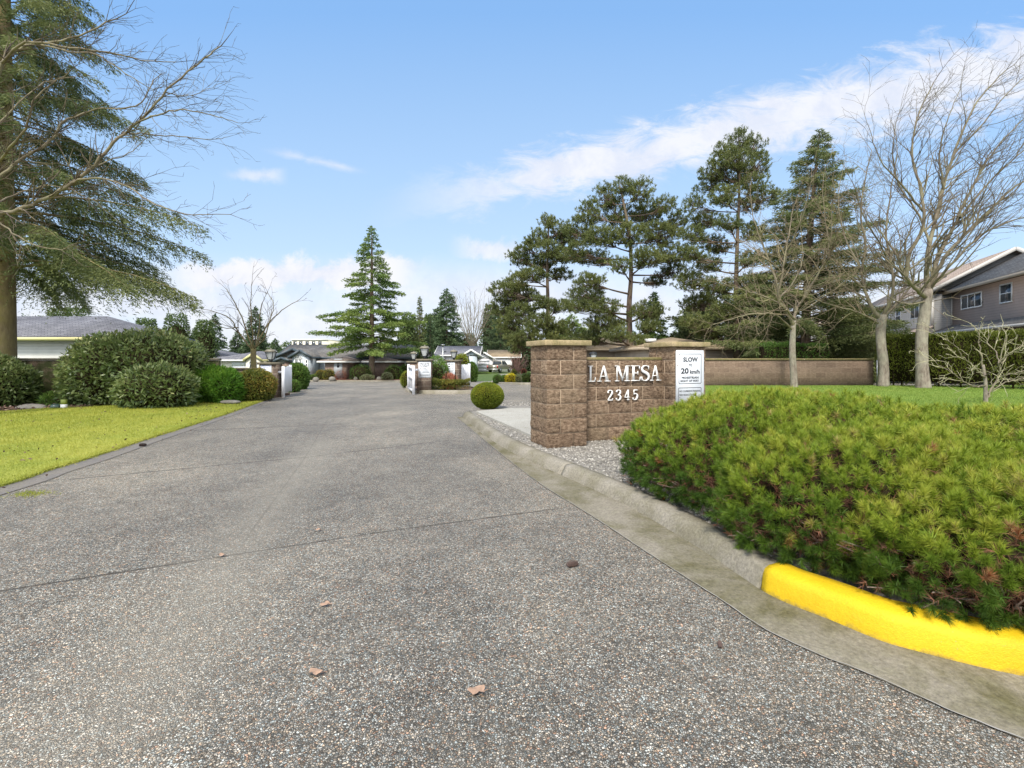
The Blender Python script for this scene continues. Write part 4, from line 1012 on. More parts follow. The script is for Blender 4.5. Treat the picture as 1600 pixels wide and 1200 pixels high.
# right tree, tall and swept to the right
D = 16.5
b = np.array([(1443-800)/720*D, D, zl_])
bare_tree('bare_tree', 'tallest leafless tree on the right lawn, its branches swept right', b,
  [(b - [0, 0, .1], .29), (T(1441, 580, D), .235), (T(1440, 530, D), .22), (T(1445, 490, D), .215), (T(1450, 452, D), .18)],
  [([T(1448, 465, D), T(1430, 450, D-.4), T(1412, 428, D-.6), T(1402, 400, D-.6), T(1385, 375, D-.5), T(1365, 350, D-.4)], .11),
   ([T(1416, 432, D-.6), T(1422, 395, D-.8), T(1442, 355, D-.8), T(1440, 300, D-.6), T(1425, 240, D-.3), T(1435, 180, D), T(1458, 130, D)], .10),
   ([T(1450, 460, D), T(1448, 415, D), T(1455, 370, D+.3), T(1470, 310, D+.5), T(1490, 240, D+.7), T(1520, 170, D+.9), T(1560, 120, D+1)], .13),
   ([T(1452, 455, D), T(1465, 405, D+.4), T(1490, 355, D+.7), T(1515, 300, D+.8), T(1550, 240, D+.9), T(1590, 195, D+1)], .12),
   ([T(1452, 450, D), T(1475, 405, D-.4), T(1505, 370, D-.7), T(1545, 330, D-.9), T(1590, 290, D-1), T(1650, 260, D-1)], .10),
   ([T(1453, 452, D), T(1485, 415, D-.8), T(1530, 370, D-1.2), T(1580, 345, D-1.5), T(1640, 330, D-1.6)], .07),
   ([T(1453, 380, D+.2), T(1435, 335, D+.6), T(1405, 290, D+1), T(1395, 240, D+1.2), T(1400, 190, D+1.3)], .06),
   ([T(1475, 295, D+.5), T(1468, 240, D+.3), T(1480, 190, D), T(1500, 140, D)], .05),
   ([T(1445, 462, D), T(1418, 440, D+.7), T(1385, 420, D+1.1), T(1358, 385, D+1.3), T(1340, 345, D+1.4)], .07),
   ([T(1500, 340, D+.6), T(1545, 285, D+1.2), T(1600, 235, D+1.5), T(1660, 190, D+1.7)], .06),
   ([T(1446, 470, D), T(1420, 475, D-.5), T(1395, 468, D-.8), T(1372, 450, D-1)], .05),
   ([T(1490, 240, D+.7), T(1530, 200, D+.3), T(1570, 150, D), T(1610, 110, D)], .05),
   ([T(1442, 330, D-.7), T(1410, 290, D-1), T(1375, 250, D-1.2), T(1360, 205, D-1.3)], .05)],
  dict(P_up, trop=(0.75, 0, .75), tw=.06, wander=.15, prob=(0.9, 0.7, .3), dens=5.2, len=(1.2, 2.4), ang=(.35, .95)), M['bark_grey'], M['twig_dark'], 2)
# small spreading maple
D = 11.0
b = np.array([(1540-800)/720*D, D, zl_])
P_m = dict(step=0.13, wander=0.20, trop=(0, 0, .5), tw=.05, lk=.8, tk=.9, prob=(0.8, 0.6, 0.3), ang=(0.4, 0.95), ratio=(0.4, 0.65), rmin=0.0055, dens=4.2, len=(0.35, 0.75))
bare_tree('dwarf_maple', 'small leafless maple with crooked pale branches on the lawn at the right edge', b,
  [(b - [0, 0, .08], .05), (T(1540, 605, D), .042), (T(1539, 590, D), .036), (T(1536, 570, D), .032)],
  [([T(1537, 575, D), T(1532, 555, D), T(1530, 535, D), T(1528, 518, D)], .026),
   ([T(1538, 590, D), T(1522, 573, D-.2), T(1505, 560, D-.4), T(1496, 543, D-.5), T(1478, 530, D-.6)], .024),
   ([T(1540, 602, D), T(1520, 604, D-.4), T(1500, 592, D-.7), T(1475, 575, D-.9), T(1452, 560, D-1)], .022),
   ([T(1541, 622, D), T(1550, 605, D+.1), T(1560, 590, D+.1), T(1562, 570, D), T(1565, 548, D), T(1572, 528, D)], .030),
   ([T(1562, 590, D), T(1575, 585, D-.2), T(1592, 582, D-.3), T(1615, 570, D-.3)], .018),
   ([T(1563, 568, D), T(1578, 552, D+.3), T(1595, 540, D+.5), T(1612, 522, D+.6)], .02),
   ([T(1562, 572, D), T(1556, 550, D+.4), T(1545, 538, D+.6), T(1545, 520, D+.7)], .018),
   ([T(1539, 588, D), T(1555, 578, D-.5), T(1568, 562, D-.8), T(1585, 545, D-1)], .018),
   ([T(1544, 615, D), T(1570, 598, D+.6), T(1600, 590, D+1), T(1625, 580, D+1.2)], .016)],
  P_m, M['bark_grey'], m_leaf('pale_maple_twig', [(0, (0.22, .2, .12)), (.5, (.38, .35, .22)), (1, (.5, .47, .3))], .9, 0, .3, 2), 2, cat='shrub')

# ---- conifers
def foliage_boughs(mbw, mbl, trunk_fn, H, start, nb, prof, droop, rise, leafL, leafW, per=40, curl=0.0, azf=None, thin=1.0, flat=0.35, tw=0.34, seed=None, tilt=0.25, az0=None):
    r_ = np.random.default_rng(seed if seed is not None else 1)
    for i in range(nb):
        f = (i + r_.random()) / nb; h = start + (1 - start) * f ** 0.95
        az = (i * 2.399 + r_.normal() * .35) if azf is None else azf(i, h, r_)
        Lb = prof(h) * r_.uniform(.62, 1.12); p0 = trunk_fn(h * H)
        if Lb < 0.05: continue
        dh = np.array([math.cos(az), math.sin(az), 0]); sd = np.array([-dh[1], dh[0], 0])
        dr = droop * r_.uniform(.7, 1.3); rs = rise * r_.uniform(.6, 1.4)
        S = np.linspace(0, 1, 7); C = p0 + dh * (S * Lb)[:, None] + np.array([0, 0, 1.0]) * ((rs * S - dr * S ** 2 + curl * S ** 3) * Lb)[:, None]
        mbw.tube(C, np.linspace(max(.010, Lb * .0095), .003, 7), 4, cap=False)
        M_ = max(4, int(per * (Lb / prof(start)) ** 0.8)); s = r_.uniform(.12, 1, M_) ** 0.8
        q = p0 + dh * (s * Lb)[:, None] + np.array([0, 0, 1.0]) * ((rs * s - dr * s ** 2 + curl * s ** 3) * Lb)[:, None]
        sg = np.where(r_.random(M_) < .5, -1, 1); tl = Lb * tw * (1.05 - s * .8) * r_.uniform(.6, 1.1, M_) + leafL * .5
        td = sd * (sg * .8)[:, None] + dh * .75 + np.array([0, 0, -1.0]) * (tilt + .25 * r_.random(M_))[:, None]; td /= np.linalg.norm(td, axis=1)[:, None]
        K = np.clip((tl / leafL * 2.2 * thin).astype(int), 2, 26); idx = np.repeat(np.arange(M_), K); n = len(idx)
        ss = r_.random(n); B = q[idx] + td[idx] * (ss * tl[idx])[:, None]; B[:, 2] -= .25 * (ss ** 1.5) * tl[idx] * flat * (r_.random(M_) * 1.9)[idx]; B += r_.normal(size=(n, 3)) * leafL * .3
        dd = td[idx] * .8 + r_.normal(size=(n, 3)) * np.array([.45, .45, .28])
        mbl.kites(B, dd, leafL * r_.uniform(.6, 1.25, n), leafW * r_.uniform(.7, 1.2, n), np.clip(.25 + .3 * r_.random(n) + .3 * s[idx] + .15 * r_.random(), 0, 1))
def conifer(name, label, base, H, prof, droop, rise, nb, leafL, leafW, mat, bark, start=.1, per=40, group=None, seed=1, trunk_r=None, lean=(0, 0), curl=0.0, **kw):
    base = np.array(base, float); root = thing(name, label, 'tree', tuple(base), group)
    tr = trunk_r or H * .014
    def tf(z): t = z / H; return base + np.array([lean[0] * t * t, lean[1] * t * t, z])
    mb = MB(); zs = np.linspace(-.2, H * .995, 12); mb.tube([tf(z) for z in zs], tr * (1 - np.clip(zs / H, 0, 1)) ** .8 + .01, 10); mb.build('trunk', bark, root, smooth=True)
    mw, ml = MB(), MB(); foliage_boughs(mw, ml, tf, H, start, nb, prof, droop, rise, leafL, leafW, per, curl, seed=seed, **kw)
    # leader
    tip = tf(H); n = 30; ml.kites(np.tile(tip, (n, 1)) - np.random.default_rng(seed).random((n, 1)) * [0, 0, H * .05], rdir(n) * .5 + [0, 0, .6], leafL, leafW, rng.random(n))
    mw.build('branches', bark, root, smooth=True); ml.build('foliage', mat, root)
    return root
def interp(*pts):
    xs = [p[0] for p in pts]; ys = [p[1] for p in pts]; return lambda h: float(np.interp(h, xs, ys))

# centre cedar
D = 46.5; b = (W3(581, 590, D)[0], D, g(D) + .1)
conifer('cedar_tree', 'tall pointed cedar with drooping lower boughs standing before the grey-roofed houses', b, 15.4,
        interp((0, 3.6), (.12, 4.8), (.25, 5.3), (.42, 4.6), (.46, 2.7), (.52, 2.6), (.58, 3.3), (.66, 2.6), (.72, 1.5), (.84, 1.35), (.92, .6), (1, .15)), .34, .20, 105, .26, .10, M['cedar'], M['bark_dark'], start=.17, per=150, seed=4, trunk_r=.30, curl=.10, tilt=.12, tw=.30, flat=.25)
# two thin spires and the conifers behind
D = 52
conifer('spire_conifer', 'very slim dark conifer spire right of the centre cedar, the taller of two', (W3(656, 560, D)[0], D, g(D)), 9.2, interp((0, .55), (.5, .55), (.9, .2), (1, .03)), .5, .1, 90, .16, .06, M['fir'], M['bark_dark'], start=.05, per=70, seed=8, tw=.5)
conifer('spire_conifer', 'shorter and thinner dark conifer spire, right beside the taller spire', (W3(672, 560, D+2)[0], D + 2, g(D)), 7.2, interp((0, .45), (.5, .38), (.9, .15), (1, .03)), .5, .1, 80, .16, .06, M['firdark'], M['bark_dark'], start=.05, per=60, seed=9, tw=.5)
D = 80
conifer('conifer_tree', 'dark ragged conifer between the thin spires and the pale leafless tree', (W3(698, 560, D)[0], D, g(D)), 14.2, interp((0, 3.6), (.4, 3.1), (.7, 2.0), (.88, 1.3), (1, .15)), .28, .15, 90, .42, .16, M['firdark'], M['bark_dark'], start=.05, per=90, seed=10)
conifer('conifer_tree', 'rounder dark conifer just left of the ragged conifer behind the spires', (W3(684, 560, D+4)[0], D + 4, g(D)), 11.4, interp((0, 3.4), (.4, 2.8), (.7, 1.9), (1, .3)), .3, .1, 80, .42, .17, M['firdark'], M['bark_dark'], start=.05, per=90, seed=11)
# conifers beyond the left houses
for i, (px, top, D, wd, lb) in enumerate([(336, 492, 75, 2.6, 'pointed dark conifer behind the left houses, left of the leafless tree'), (399, 481, 60, 2.3, 'dark conifer standing directly behind the leafless tree by the gate'),
        (371, 518, 80, 2.6, 'low dark conifer between two pointed ones behind the left houses'), (305, 513, 80, 2.0, 'small dark conifer behind the left houses, beside the big rhododendron'),
        (430, 530, 95, 2.3, 'tiny conifer far behind the gabled house roof'), (318, 530, 95, 2.0, 'tiniest dark conifer above the cream house roof on the left')]):
    gz = g(D); H = CAMH + (560 - top) / 720 * D - gz
    conifer('conifer_tree', lb, (W3(px, 560, D)[0], D, gz), H, interp((0, wd), (.35, wd * .85), (.7, wd * .45), (1, .08)), .3, .1, 70, .34, .14, M['firdark'], M['bark_dark'], start=.04, per=80, seed=20 + i, group='conifers behind the left houses')

# big fir on the left
D = 13.2; b = np.array([(8-800)/720*D, D, .06])
conifer('fir_tree', 'huge fir with olive trunk and long drooping boughs at the left edge', b, 17.5,
        interp((0, 5.0), (.22, 5.35), (.26, 4.9), (.30, 4.6), (.38, 4.0), (.45, 3.4), (.6, 2.9), (.8, 1.6), (1, .2)), .34, .16, 190, .12, .026, M['fir'], M['bark_fir'], start=.215, per=330, seed=31, trunk_r=.25, tw=.27, thin=1.0, tilt=.62, flat=1.8)

# leafless tree out of frame on the left, its limbs reaching in front of the fir
D = 9.5; b = np.array([(-95-800)/720*D, D, .05])
PL = dict(step=0.2, wander=0.16, trop=(0.7, 0, .1), tw=.07, prob=(0.8, 0.65, 0.4), ang=(0.35, 1.0), ratio=(0.4, 0.65), rmin=0.0032, dens=8.5, len=(0.45, 1.05), lk=.56)
bare_tree('bare_tree', 'leafless tree whose lichen-covered limbs reach in from the upper left edge', b,
  [(b - [0, 0, .1], .24), (T(-95, 500, D), .2), (T(-85, 420, D), .19), (T(-80, 370, D), .18)],
  [([T(-80, 375, D), T(-20, 340, D-.2), T(30, 327, D-.3), T(82, 304, D-.4), T(140, 266, D-.5), T(178, 222, D-.5), T(217, 190, D-.5), T(262, 140, D-.5), T(312, 97, D-.4), T(345, 72, D-.3)], .085),
   ([T(-80, 372, D), T(-50, 320, D), T(-10, 285, D), T(30, 252, D+.1), T(80, 218, D+.2), T(100, 192, D+.2), T(150, 171, D+.3), T(214, 166, D+.3), T(240, 125, D+.4)], .075),
   ([T(-82, 375, D), T(-70, 280, D), T(-30, 180, D-.2), T(5, 100, D-.3), T(40, 72, D-.3), T(110, 60, D-.2), T(180, 30, D)], .1),
   ([T(0, 100, D-.3), T(40, 66, D-.8), T(110, 75, D-1), T(170, 82, D-1), T(230, 96, D-1), T(275, 97, D-.9)], .045),
   ([T(110, 285, D-.4), T(150, 278, D-.9), T(200, 292, D-1.2), T(240, 318, D-1.4), T(300, 335, D-1.5), T(360, 335, D-1.5)], .035),
   ([T(217, 190, D-.5), T(250, 178, D-.9), T(290, 172, D-1.1), T(340, 182, D-1.2), T(372, 192, D-1.2)], .028),
   ([T(190, 208, D-.5), T(230, 210, D-.1), T(280, 213, D+.2), T(330, 218, D+.3), T(355, 214, D+.3)], .026),
   ([T(120, 278, D-.4), T(160, 255, D+.2), T(200, 240, D+.5), T(230, 215, D+.6)], .03),
   ([T(60, 68, D-.8), T(110, 80, D-1.2), T(150, 85, D-1.4), T(195, 115, D-1.6), T(240, 140, D-1.6)], .03),
   ([T(-20, 290, D), T(0, 250, D-1), T(40, 200, D-1.5), T(60, 150, D-1.7), T(110, 110, D-1.8)], .05),
   ([T(-10, 340, D), T(30, 370, D-.5), T(80, 390, D-.8), T(120, 380, D-1)], .03),
   ([T(-30, 330, D), T(20, 305, D+.8), T(80, 290, D+1.2), T(140, 310, D+1.4), T(190, 350, D+1.5)], .035),
   ([T(260, 145, D-.5), T(285, 150, D-.1), T(310, 145, D+.1), T(345, 130, D+.3)], .018),
   ([T(-60, 300, D), T(-30, 230, D+.6), T(20, 170, D+.9), T(70, 130, D+1.1), T(120, 120, D+1.2)], .05)],
  PL, M['bark_grey'], M['twig_dark'], 2)

# leafless tree near the left gate
D = 21; b = np.array([(397-800)/720*D, D, g(D)])
bare_tree('bare_tree', 'wide low leafless tree behind the left gate pillar', b,
  [(b, .17), (T(396, 560, D), .15), (T(396, 545, D), .15)],
  [([T(396, 550, D), T(385, 535, D), T(370, 515, D), T(362, 500, D), T(345, 490, D), T(322, 484, D)], .06), ([T(396, 548, D), T(388, 525, D), T(375, 490, D+.3), T(362, 465, D+.4), T(352, 450, D+.5)], .055),
   ([T(396, 548, D), T(394, 520, D-.4), T(392, 480, D-.5), T(394, 440, D-.5)], .05), ([T(396, 548, D), T(408, 525, D), T(420, 505, D+.2), T(440, 485, D+.3), T(468, 468, D+.3)], .06),
   ([T(397, 545, D), T(412, 530, D-.5), T(422, 500, D-.7), T(428, 480, D-.8), T(420, 460, D-.8)], .045), ([T(398, 548, D), T(405, 515, D+.8), T(408, 480, D+1), T(418, 456, D+1.1)], .045), ([T(372, 512, D), T(350, 512, D-.8), T(330, 500, D-1)], .03)],
  dict(P_up, trop=(0, 0, .4), tw=.03, rmin=.0065, dens=2.6, len=(.7, 1.4), step=.25, prob=(.7, .5, .3)), M['bark_fir'], M['twig_dark'], 2)
# pale tree far behind the white houses
D = 85; gz = g(D); b = np.array([(738-800)/720*D, D, gz])
bare_tree('bare_tree', 'pale fan-shaped leafless tree far behind the white houses', b,
  [(b, .3), (T(738, 555, D), .28), (T(738, 545, D), .28)],
  [([T(738, 548, D), T(738 + a * .35, 525, D + c), T(738 + a * .8, 495, D + c * 2), T(738 + a, 468 + abs(a) * .25, D + c * 2)], .12) for a, c in [(-26, 0), (-18, 1), (-10, -1), (-3, 1), (4, -1), (11, 1), (18, -1), (26, 0), (-30, 1), (32, -1)]],
  dict(P_up, trop=(0, 0, 1), tw=.08, rmin=.02, dens=2.2, len=(1.8, 3.6), step=.8, prob=(.6, .4, .2), wander=.1), M['bark_twig'], M['twig_fine'], 1)

# ---- pines built from foliage masses
def pine(name, label, base, trunk, blobs, leafL, leafW, mat, seed=1, clump=.55, dens=1.0, group=None, tr=.3, ntuft=30):
    """trunk: [(point)]; blobs: (px,py,rx,ry,D,depth)"""
    r_ = np.random.default_rng(seed); base = np.array(base); root = thing(name, label, 'tree', tuple(base), group)
    C = catmull([base] + trunk, 5); rad = tr * (1 - .86 * np.linspace(0, 1, len(C)) ** .8); mb = MB(); mb.tube(C, rad, 12); mb.build('trunk', M['bark_dark'], root, smooth=True)
    mw, ml = MB(), MB()
    for (px, py, rx, ry, Db, dp) in blobs:
        rx, ry = rx * 1.2, ry * 1.3
        c = W3(px, py, Db); ax, az = rx / 720 * Db, ry / 720 * Db; ay = dp
        j = int(np.argmin(np.abs(C[:, 2] - (c[2] - ax * .45 - az * .3)))); j = max(2, min(len(C) - 2, j))
        mid = (C[j] + c) / 2 + np.array([0, 0, -az * .2]); L = catmull([C[j], mid, c], 5)
        mw.tube(L, np.linspace(min(rad[j] * .45, .09), .02, len(L)), 6, cap=False)
        n = max(3, int(dens * 1.3 * (ax * az + ax * ay + ay * az) ** 1.0 / clump ** 2))
        d = rdir(n) if False else r_.normal(size=(n, 3)); d /= np.linalg.norm(d, axis=1)[:, None]
        P = c + d * np.array([ax, ay, az]) * r_.uniform(.35, 1.0, (n, 1)) ** .6
        for q in P:
            s = L[r_.integers(len(L) // 2, len(L))]; m_ = (s + q) / 2 + [0, 0, -.08 * np.linalg.norm(q - s)]
            mw.segs([s, m_], [m_, q], [.022, .015], [.015, .008], 3, np.array([.5, .5]))
        # upturned candles of needles
        K = ntuft; idx = np.repeat(np.arange(n), K); tdir = (P - c) / np.array([ax, ay, az]); tdir = tdir * .5 + np.array([0, 0, .8]); tdir /= np.linalg.norm(tdir, axis=1)[:, None]
        sub = 5; so = r_.normal(size=(n * sub, 3)) * clump * .40; so[:, 2] *= .55
        which = r_.integers(0, sub, n * K); cen = P[idx] + so[idx * sub + which]
        ss = r_.random(n * K)[:, None]; B = cen + tdir[idx] * ss * clump * .38
        dd = r_.normal(size=(n * K, 3)) * .6 + tdir[idx] * .9
        tone = np.clip(.18 + .22 * r_.random(n * K) + .32 * r_.random(n * sub)[idx * sub + which] + .2 * r_.random(n)[idx], 0, 1)
        ml.kites(B, dd, leafL * r_.uniform(.7, 1.2, n * K), leafW, tone)
    mw.build('branches', M['bark_dark'], root, smooth=True); ml.build('foliage', mat, root)
    return root
def rb(blobs, D, k=1.0):
    return [(x, y, rx, ry, D + dd, rx / 720 * D * .8) for (x, y, rx, ry, dd) in blobs]
D = 30; b = np.array([(984-800)/720*D, D, g(D)])
pine('pine_tree', 'largest spreading pine directly behind the entrance sign', b, [T(984, 540, D), T(983, 480, D), T(986, 430, D), T(984, 370, D), T(975, 320, D), T(968, 290, D)],
     rb([(975, 292, 12, 12, 0), (945, 310, 15, 16, .5), (1000, 300, 16, 15, -.5), (920, 335, 16, 16, 0), (962, 335, 20, 18, 1), (1010, 335, 22, 18, 1), (1040, 325, 12, 14, 0), (905, 365, 20, 16, .5), (940, 372, 22, 14, -1.5), (985, 368, 20, 16, -1.5),
         (1030, 368, 24, 16, 0), (1058, 350, 14, 16, 1), (895, 395, 18, 12, 0), (930, 405, 22, 9, 1.5), (1010, 405, 22, 12, -2), (1050, 398, 22, 14, 0), (970, 415, 14, 8, -2.5), (920, 440, 20, 8, -2), (1055, 425, 16, 9, 1.5), (1025, 440, 16, 7, 2),
         (915, 462, 24, 10, 1), (945, 480, 22, 11, -1.5), (900, 480, 18, 8, -1), (1010, 488, 22, 11, -1), (945, 508, 26, 10, -1), (1015, 512, 16, 8, -1.5), (965, 525, 18, 8, -2), (920, 530, 22, 9, 0), (1000, 535, 14, 7, -2.5)], D),
     .17, .030, M['pine'], 41, .40, 4.2, tr=.27, ntuft=80)
D = 34; b = np.array([(856-800)/720*D, D, g(D)])
pine('pine_tree', 'medium pine left of the largest pine, behind the near sign pillar', b, [T(856, 540, D), T(856, 470, D), T(855, 420, D), T(857, 370, D), T(856, 345, D)],
     rb([(856, 350, 9, 12, 0), (842, 375, 14, 12, 0), (872, 362, 13, 13, .5), (888, 375, 12, 14, 1), (858, 392, 16, 12, -1), (822, 388, 12, 9, 0), (815, 405, 16, 10, .5), (848, 412, 18, 10, 1.5), (880, 402, 16, 10, 0), (830, 432, 20, 9, -1), (806, 440, 14, 8, 1),
         (875, 430, 16, 7, 1), (788, 455, 18, 12, 0), (815, 462, 20, 13, 1), (845, 475, 14, 8, -1.5), (785, 482, 18, 12, 1), (812, 492, 20, 13, -1), (845, 505, 18, 10, -2), (872, 480, 18, 7, 0), (875, 515, 18, 10, -1), (795, 512, 18, 12, 0), (825, 525, 18, 11, -2), (855, 532, 16, 10, -2), (880, 540, 14, 9, -2), (806, 538, 14, 10, -1)], D),
     .19, .034, M['pine'], 42, .42, 4.2, tr=.23, ntuft=80)
D = 27; b = np.array([(1150-800)/720*D, D, g(D)])
pine('pine_tree', 'tall narrow pine behind the slim leafless tree on the right', b, [T(1151, 540, D), T(1150, 460, D), T(1152, 380, D), T(1155, 300, D), T(1155, 225, D)],
     rb([(1155, 222, 14, 12, 0), (1178, 232, 12, 14, .5), (1130, 240, 14, 12, 0), (1150, 250, 20, 16, -1), (1185, 260, 14, 16, 0), (1118, 268, 16, 14, 0), (1145, 280, 22, 16, 1), (1180, 290, 18, 12, -1), (1105, 290, 14, 12, .5), (1200, 310, 12, 14, 0), (1130, 308, 20, 12, -1),
         (1085, 322, 12, 12, 0), (1170, 322, 18, 10, 1), (1100, 345, 18, 12, 1), (1140, 350, 18, 10, -1.5), (1085, 370, 18, 12, 0), (1180, 365, 18, 12, 0), (1120, 385, 20, 10, 1), (1078, 400, 16, 10, -1), (1105, 415, 18, 11, 0), (1170, 405, 18, 10, -1),
         (1080, 440, 20, 12, 0), (1120, 448, 20, 11, -1), (1170, 445, 22, 12, 1), (1090, 475, 22, 12, 1), (1130, 490, 20, 12, -1), (1085, 505, 18, 10, -1), (1110, 520, 20, 10, 0), (1180, 480, 20, 14, 1)], D),
     .16, .028, M['pine'], 43, .38, 4.2, tr=.23, ntuft=76)
# deodar behind the bare trees
D = 23.5; b = (W3(1258, 560, D)[0], D, g(D) + .2)
conifer('cedar_tree', 'broad dark cedar with a leaning tip behind the leafless trees on the right', b, 12.8,
        interp((0, 2.6), (.12, 4.4), (.35, 3.8), (.55, 2.9), (.75, 1.9), (.9, .9), (1, .15)), .20, .22, 200, .16, .038, M['fir'], M['bark_dark'], start=.07, per=270, seed=51, trunk_r=.26, lean=(.75, 0), tw=.26, flat=.8, tilt=.15, curl=.05, thin=.9)
D = 34
conifer('conifer_tree', 'small bushy conifer between the largest pine and the tall narrow pine', (W3(1021, 560, D)[0], D, g(D)), 6.7, interp((0, 1.7), (.3, 1.5), (.7, .8), (1, .1)), .25, .2, 90, .2, .07, M['cedar'], M['bark_dark'], start=.06, per=110, seed=52)

for i, (px, top, D, wd, mt, lb) in enumerate([(782, 476, 92, 4.6, 'firdark', 'bushy dark conifer behind the far white house roofs'), (893, 492, 48, 3.0, 'cedar', 'yellow green bushy tree between the medium and largest pine'), (930, 505, 44, 2.4, 'fir', 'low olive tree just left of the largest pine trunk'),
        (1085, 468, 36, 3.0, 'fir', 'bushy tree left of the tall narrow pine trunk'), (1120, 440, 33, 2.6, 'fir', 'dark tree close behind the tall narrow pine'), (1185, 430, 29, 2.4, 'fir', 'olive conifer right of the tall narrow pine'), (1330, 470, 30, 2.6, 'fir', 'dark conifer behind the second leafless tree')]):
    gz_ = g(D); conifer('evergreen_tree', lb, (W3(px, 560, D)[0], D, gz_), CAMH + (560 - top) / 720 * D - gz_, interp((0, wd), (.4, wd * .95), (.75, wd * .6), (1, .15)), .15, .3, 70, .24, .09, M[mt], M['bark_dark'], start=.06, per=95, seed=80 + i, tw=.45, group='mixed evergreens behind the entrance sign')
# ---- shrubs
def shrub(name, label, blobs, leafL, leafW, mat, n, group=None, seed=1, out=.7, up=.3, core=.82, cat='shrub', stems=False, lump=.06, wide=.45, pt=None):
    """blobs: (x,y,z,rx,ry,rz) in world metres; dense leaves on the surface and just inside"""
    r_ = np.random.default_rng(seed); bz = min(e[2] - e[5] for e in blobs)
    base = pt or (blobs[0][0], blobs[0][1], max(bz, g(blobs[0][1]))); root = thing(name, label, cat, base, group); ml, mc = MB(), MB()
    tot = sum(e[3] * e[4] + (e[3] + e[4]) * e[5] for e in blobs)
    for q, e in enumerate(blobs):
        c = np.array(e[:3]); rr = np.array(e[3:]); k = int(n * (e[3] * e[4] + (e[3] + e[4]) * e[5]) / tot * 1.3)
        d = r_.normal(size=(k, 3)); d /= np.linalg.norm(d, axis=1)[:, None]
        lm = 1 + lump * vnoise(d * rr, 4 / max(rr.mean(), .4), seed + q) + lump * .6 * vnoise(d * rr, 10 / max(rr.mean(), .4), seed + q + 3)
        P = c + d * rr * (lm * (1 - .16 * r_.random(k) ** 1.6))[:, None]
        nr = d / rr; nr /= np.linalg.norm(nr, axis=1)[:, None]
        ok = P[:, 2] > base[2] + .02
        for k2, e2 in enumerate(blobs):
            if k2 != q: ok &= (((P - np.array(e2[:3])) / np.array(e2[3:])) ** 2).sum(1) > .75
        P, nr = P[ok], nr[ok]; m_ = len(P)
        dd = nr * out + np.array([0, 0, up]) + r_.normal(size=(m_, 3)) * .55
        ml.kites(P, dd, leafL * r_.uniform(.6, 1.2, m_), leafW * r_.uniform(.7, 1.2, m_), np.clip(r_.normal(.42, .22, m_) + .22 * nr[:, 2], 0, 1), wide=wide)  # upward-facing leaves get a lighter tone, top light put into the colour
        blob(mc, c, rr * core, 3, .06, 3, seed)
    mc.v = [np.column_stack([vv[:, 0], vv[:, 1], np.maximum(vv[:, 2], base[2] + .01)]) for vv in mc.v]
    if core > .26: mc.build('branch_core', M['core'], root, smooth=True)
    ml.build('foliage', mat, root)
    return root
def pb(px0, px1, pt, pbm, D, depth=None, z0=None):
    """ellipsoid filling the picture box px0..px1, pt..pbm at distance D"""
    x0, x1 = (px0 - 800) / 720 * D, (px1 - 800) / 720 * D; zt = CAMH - (pt - 560) / 720 * D; zb = CAMH - (pbm - 560) / 720 * D
    if z0 is not None: zb = z0
    rz = (zt - zb) / 2 * 1.15; return ((x0 + x1) / 2, D, zt - rz, (x1 - x0) / 2, depth or (x1 - x0) / 2, rz)

# round clipped shrub behind the kerb
c = gp(760, 641, .1); r_ = 27 / 720 * c.y
r_ *= .95; shrub('round_shrub', 'round clipped yellow green shrub on the bed edge beside the sign', [(c.x, c.y + r_, .1 + r_ * .80, r_ * 1.03, r_, r_ * .84)], .028, .014, M['yelbox'], 20000, seed=2, core=.9, lump=.015)
# rhododendron group at left
Dr = 13.0
shrub('rhododendron', 'very large dark rhododendron dome against the block wall on the left', [pb(118, 250, 522, 640, Dr, 1.2, .0), pb(170, 312, 516, 640, Dr + .3, 1.4, .0), pb(112, 180, 560, 640, Dr - .2, .8, .0), pb(190, 300, 570, 640, Dr - .9, .8, .0)], .14, .05, M['rhodo'], 22000, seed=3, core=.86, lump=.09, out=.6, up=.15)
shrub('rhododendron', 'smaller rhododendron in front of the fir trunk at the left edge', [pb(-60, 46, 565, 640, 12.2, .8, .0), pb(-30, 25, 556, 620, 12.4, .6, .3)], .13, .05, M['rhodo'], 8000, seed=4, core=.84, lump=.12, out=.6, up=.15)
shrub('juniper', 'bright green feathery juniper between the two rhododendrons by the driveway', [pb(300, 372, 575, 632, 13.8, .8, .05), pb(335, 378, 583, 628, 13.6, .6, .05)], .15, .022, M['juniper'], 14000, seed=5, core=.72, lump=.12, out=.8, up=.25)
shrub('azalea', 'rounded shrub with reddish top just left of the left gate pillar', [pb(370, 428, 577, 628, 14.3, .62, .05), pb(368, 404, 585, 628, 14.2, .5, .05)], .07, .035, M['azalea'], 11000, seed=6, core=.85, lump=.05)
shrub('low_fern', 'low green fern clump in front of the mossy wall', [pb(73, 118, 615, 636, 12.4, .35, .05)], .14, .03, M['greenleaf'], 500, seed=7, core=.3, lump=.2)
shrub('low_fern', 'small fern at the foot of the big rhododendron', [pb(128, 156, 614, 638, 12.6, .3, .05)], .12, .03, M['greenleaf'], 350, seed=17, core=.3, lump=.2)
# beyond the left gate
D = 20; shrub('round_shrub', 'large glossy green shrub behind the left white gate', [pb(447, 480, 568, 612, D, .7, g(D)), pb(425, 460, 574, 606, D + .4, .7, g(D))], .09, .04, M['greenleaf'], 11000, seed=8, core=.88, lump=.04)
D = 18; shrub('low_shrub', 'small green shrub at the foot of the left white gate', [pb(450, 468, 594, 613, D, .3, g(D))], .06, .03, M['greenleaf'], 1200, seed=9)
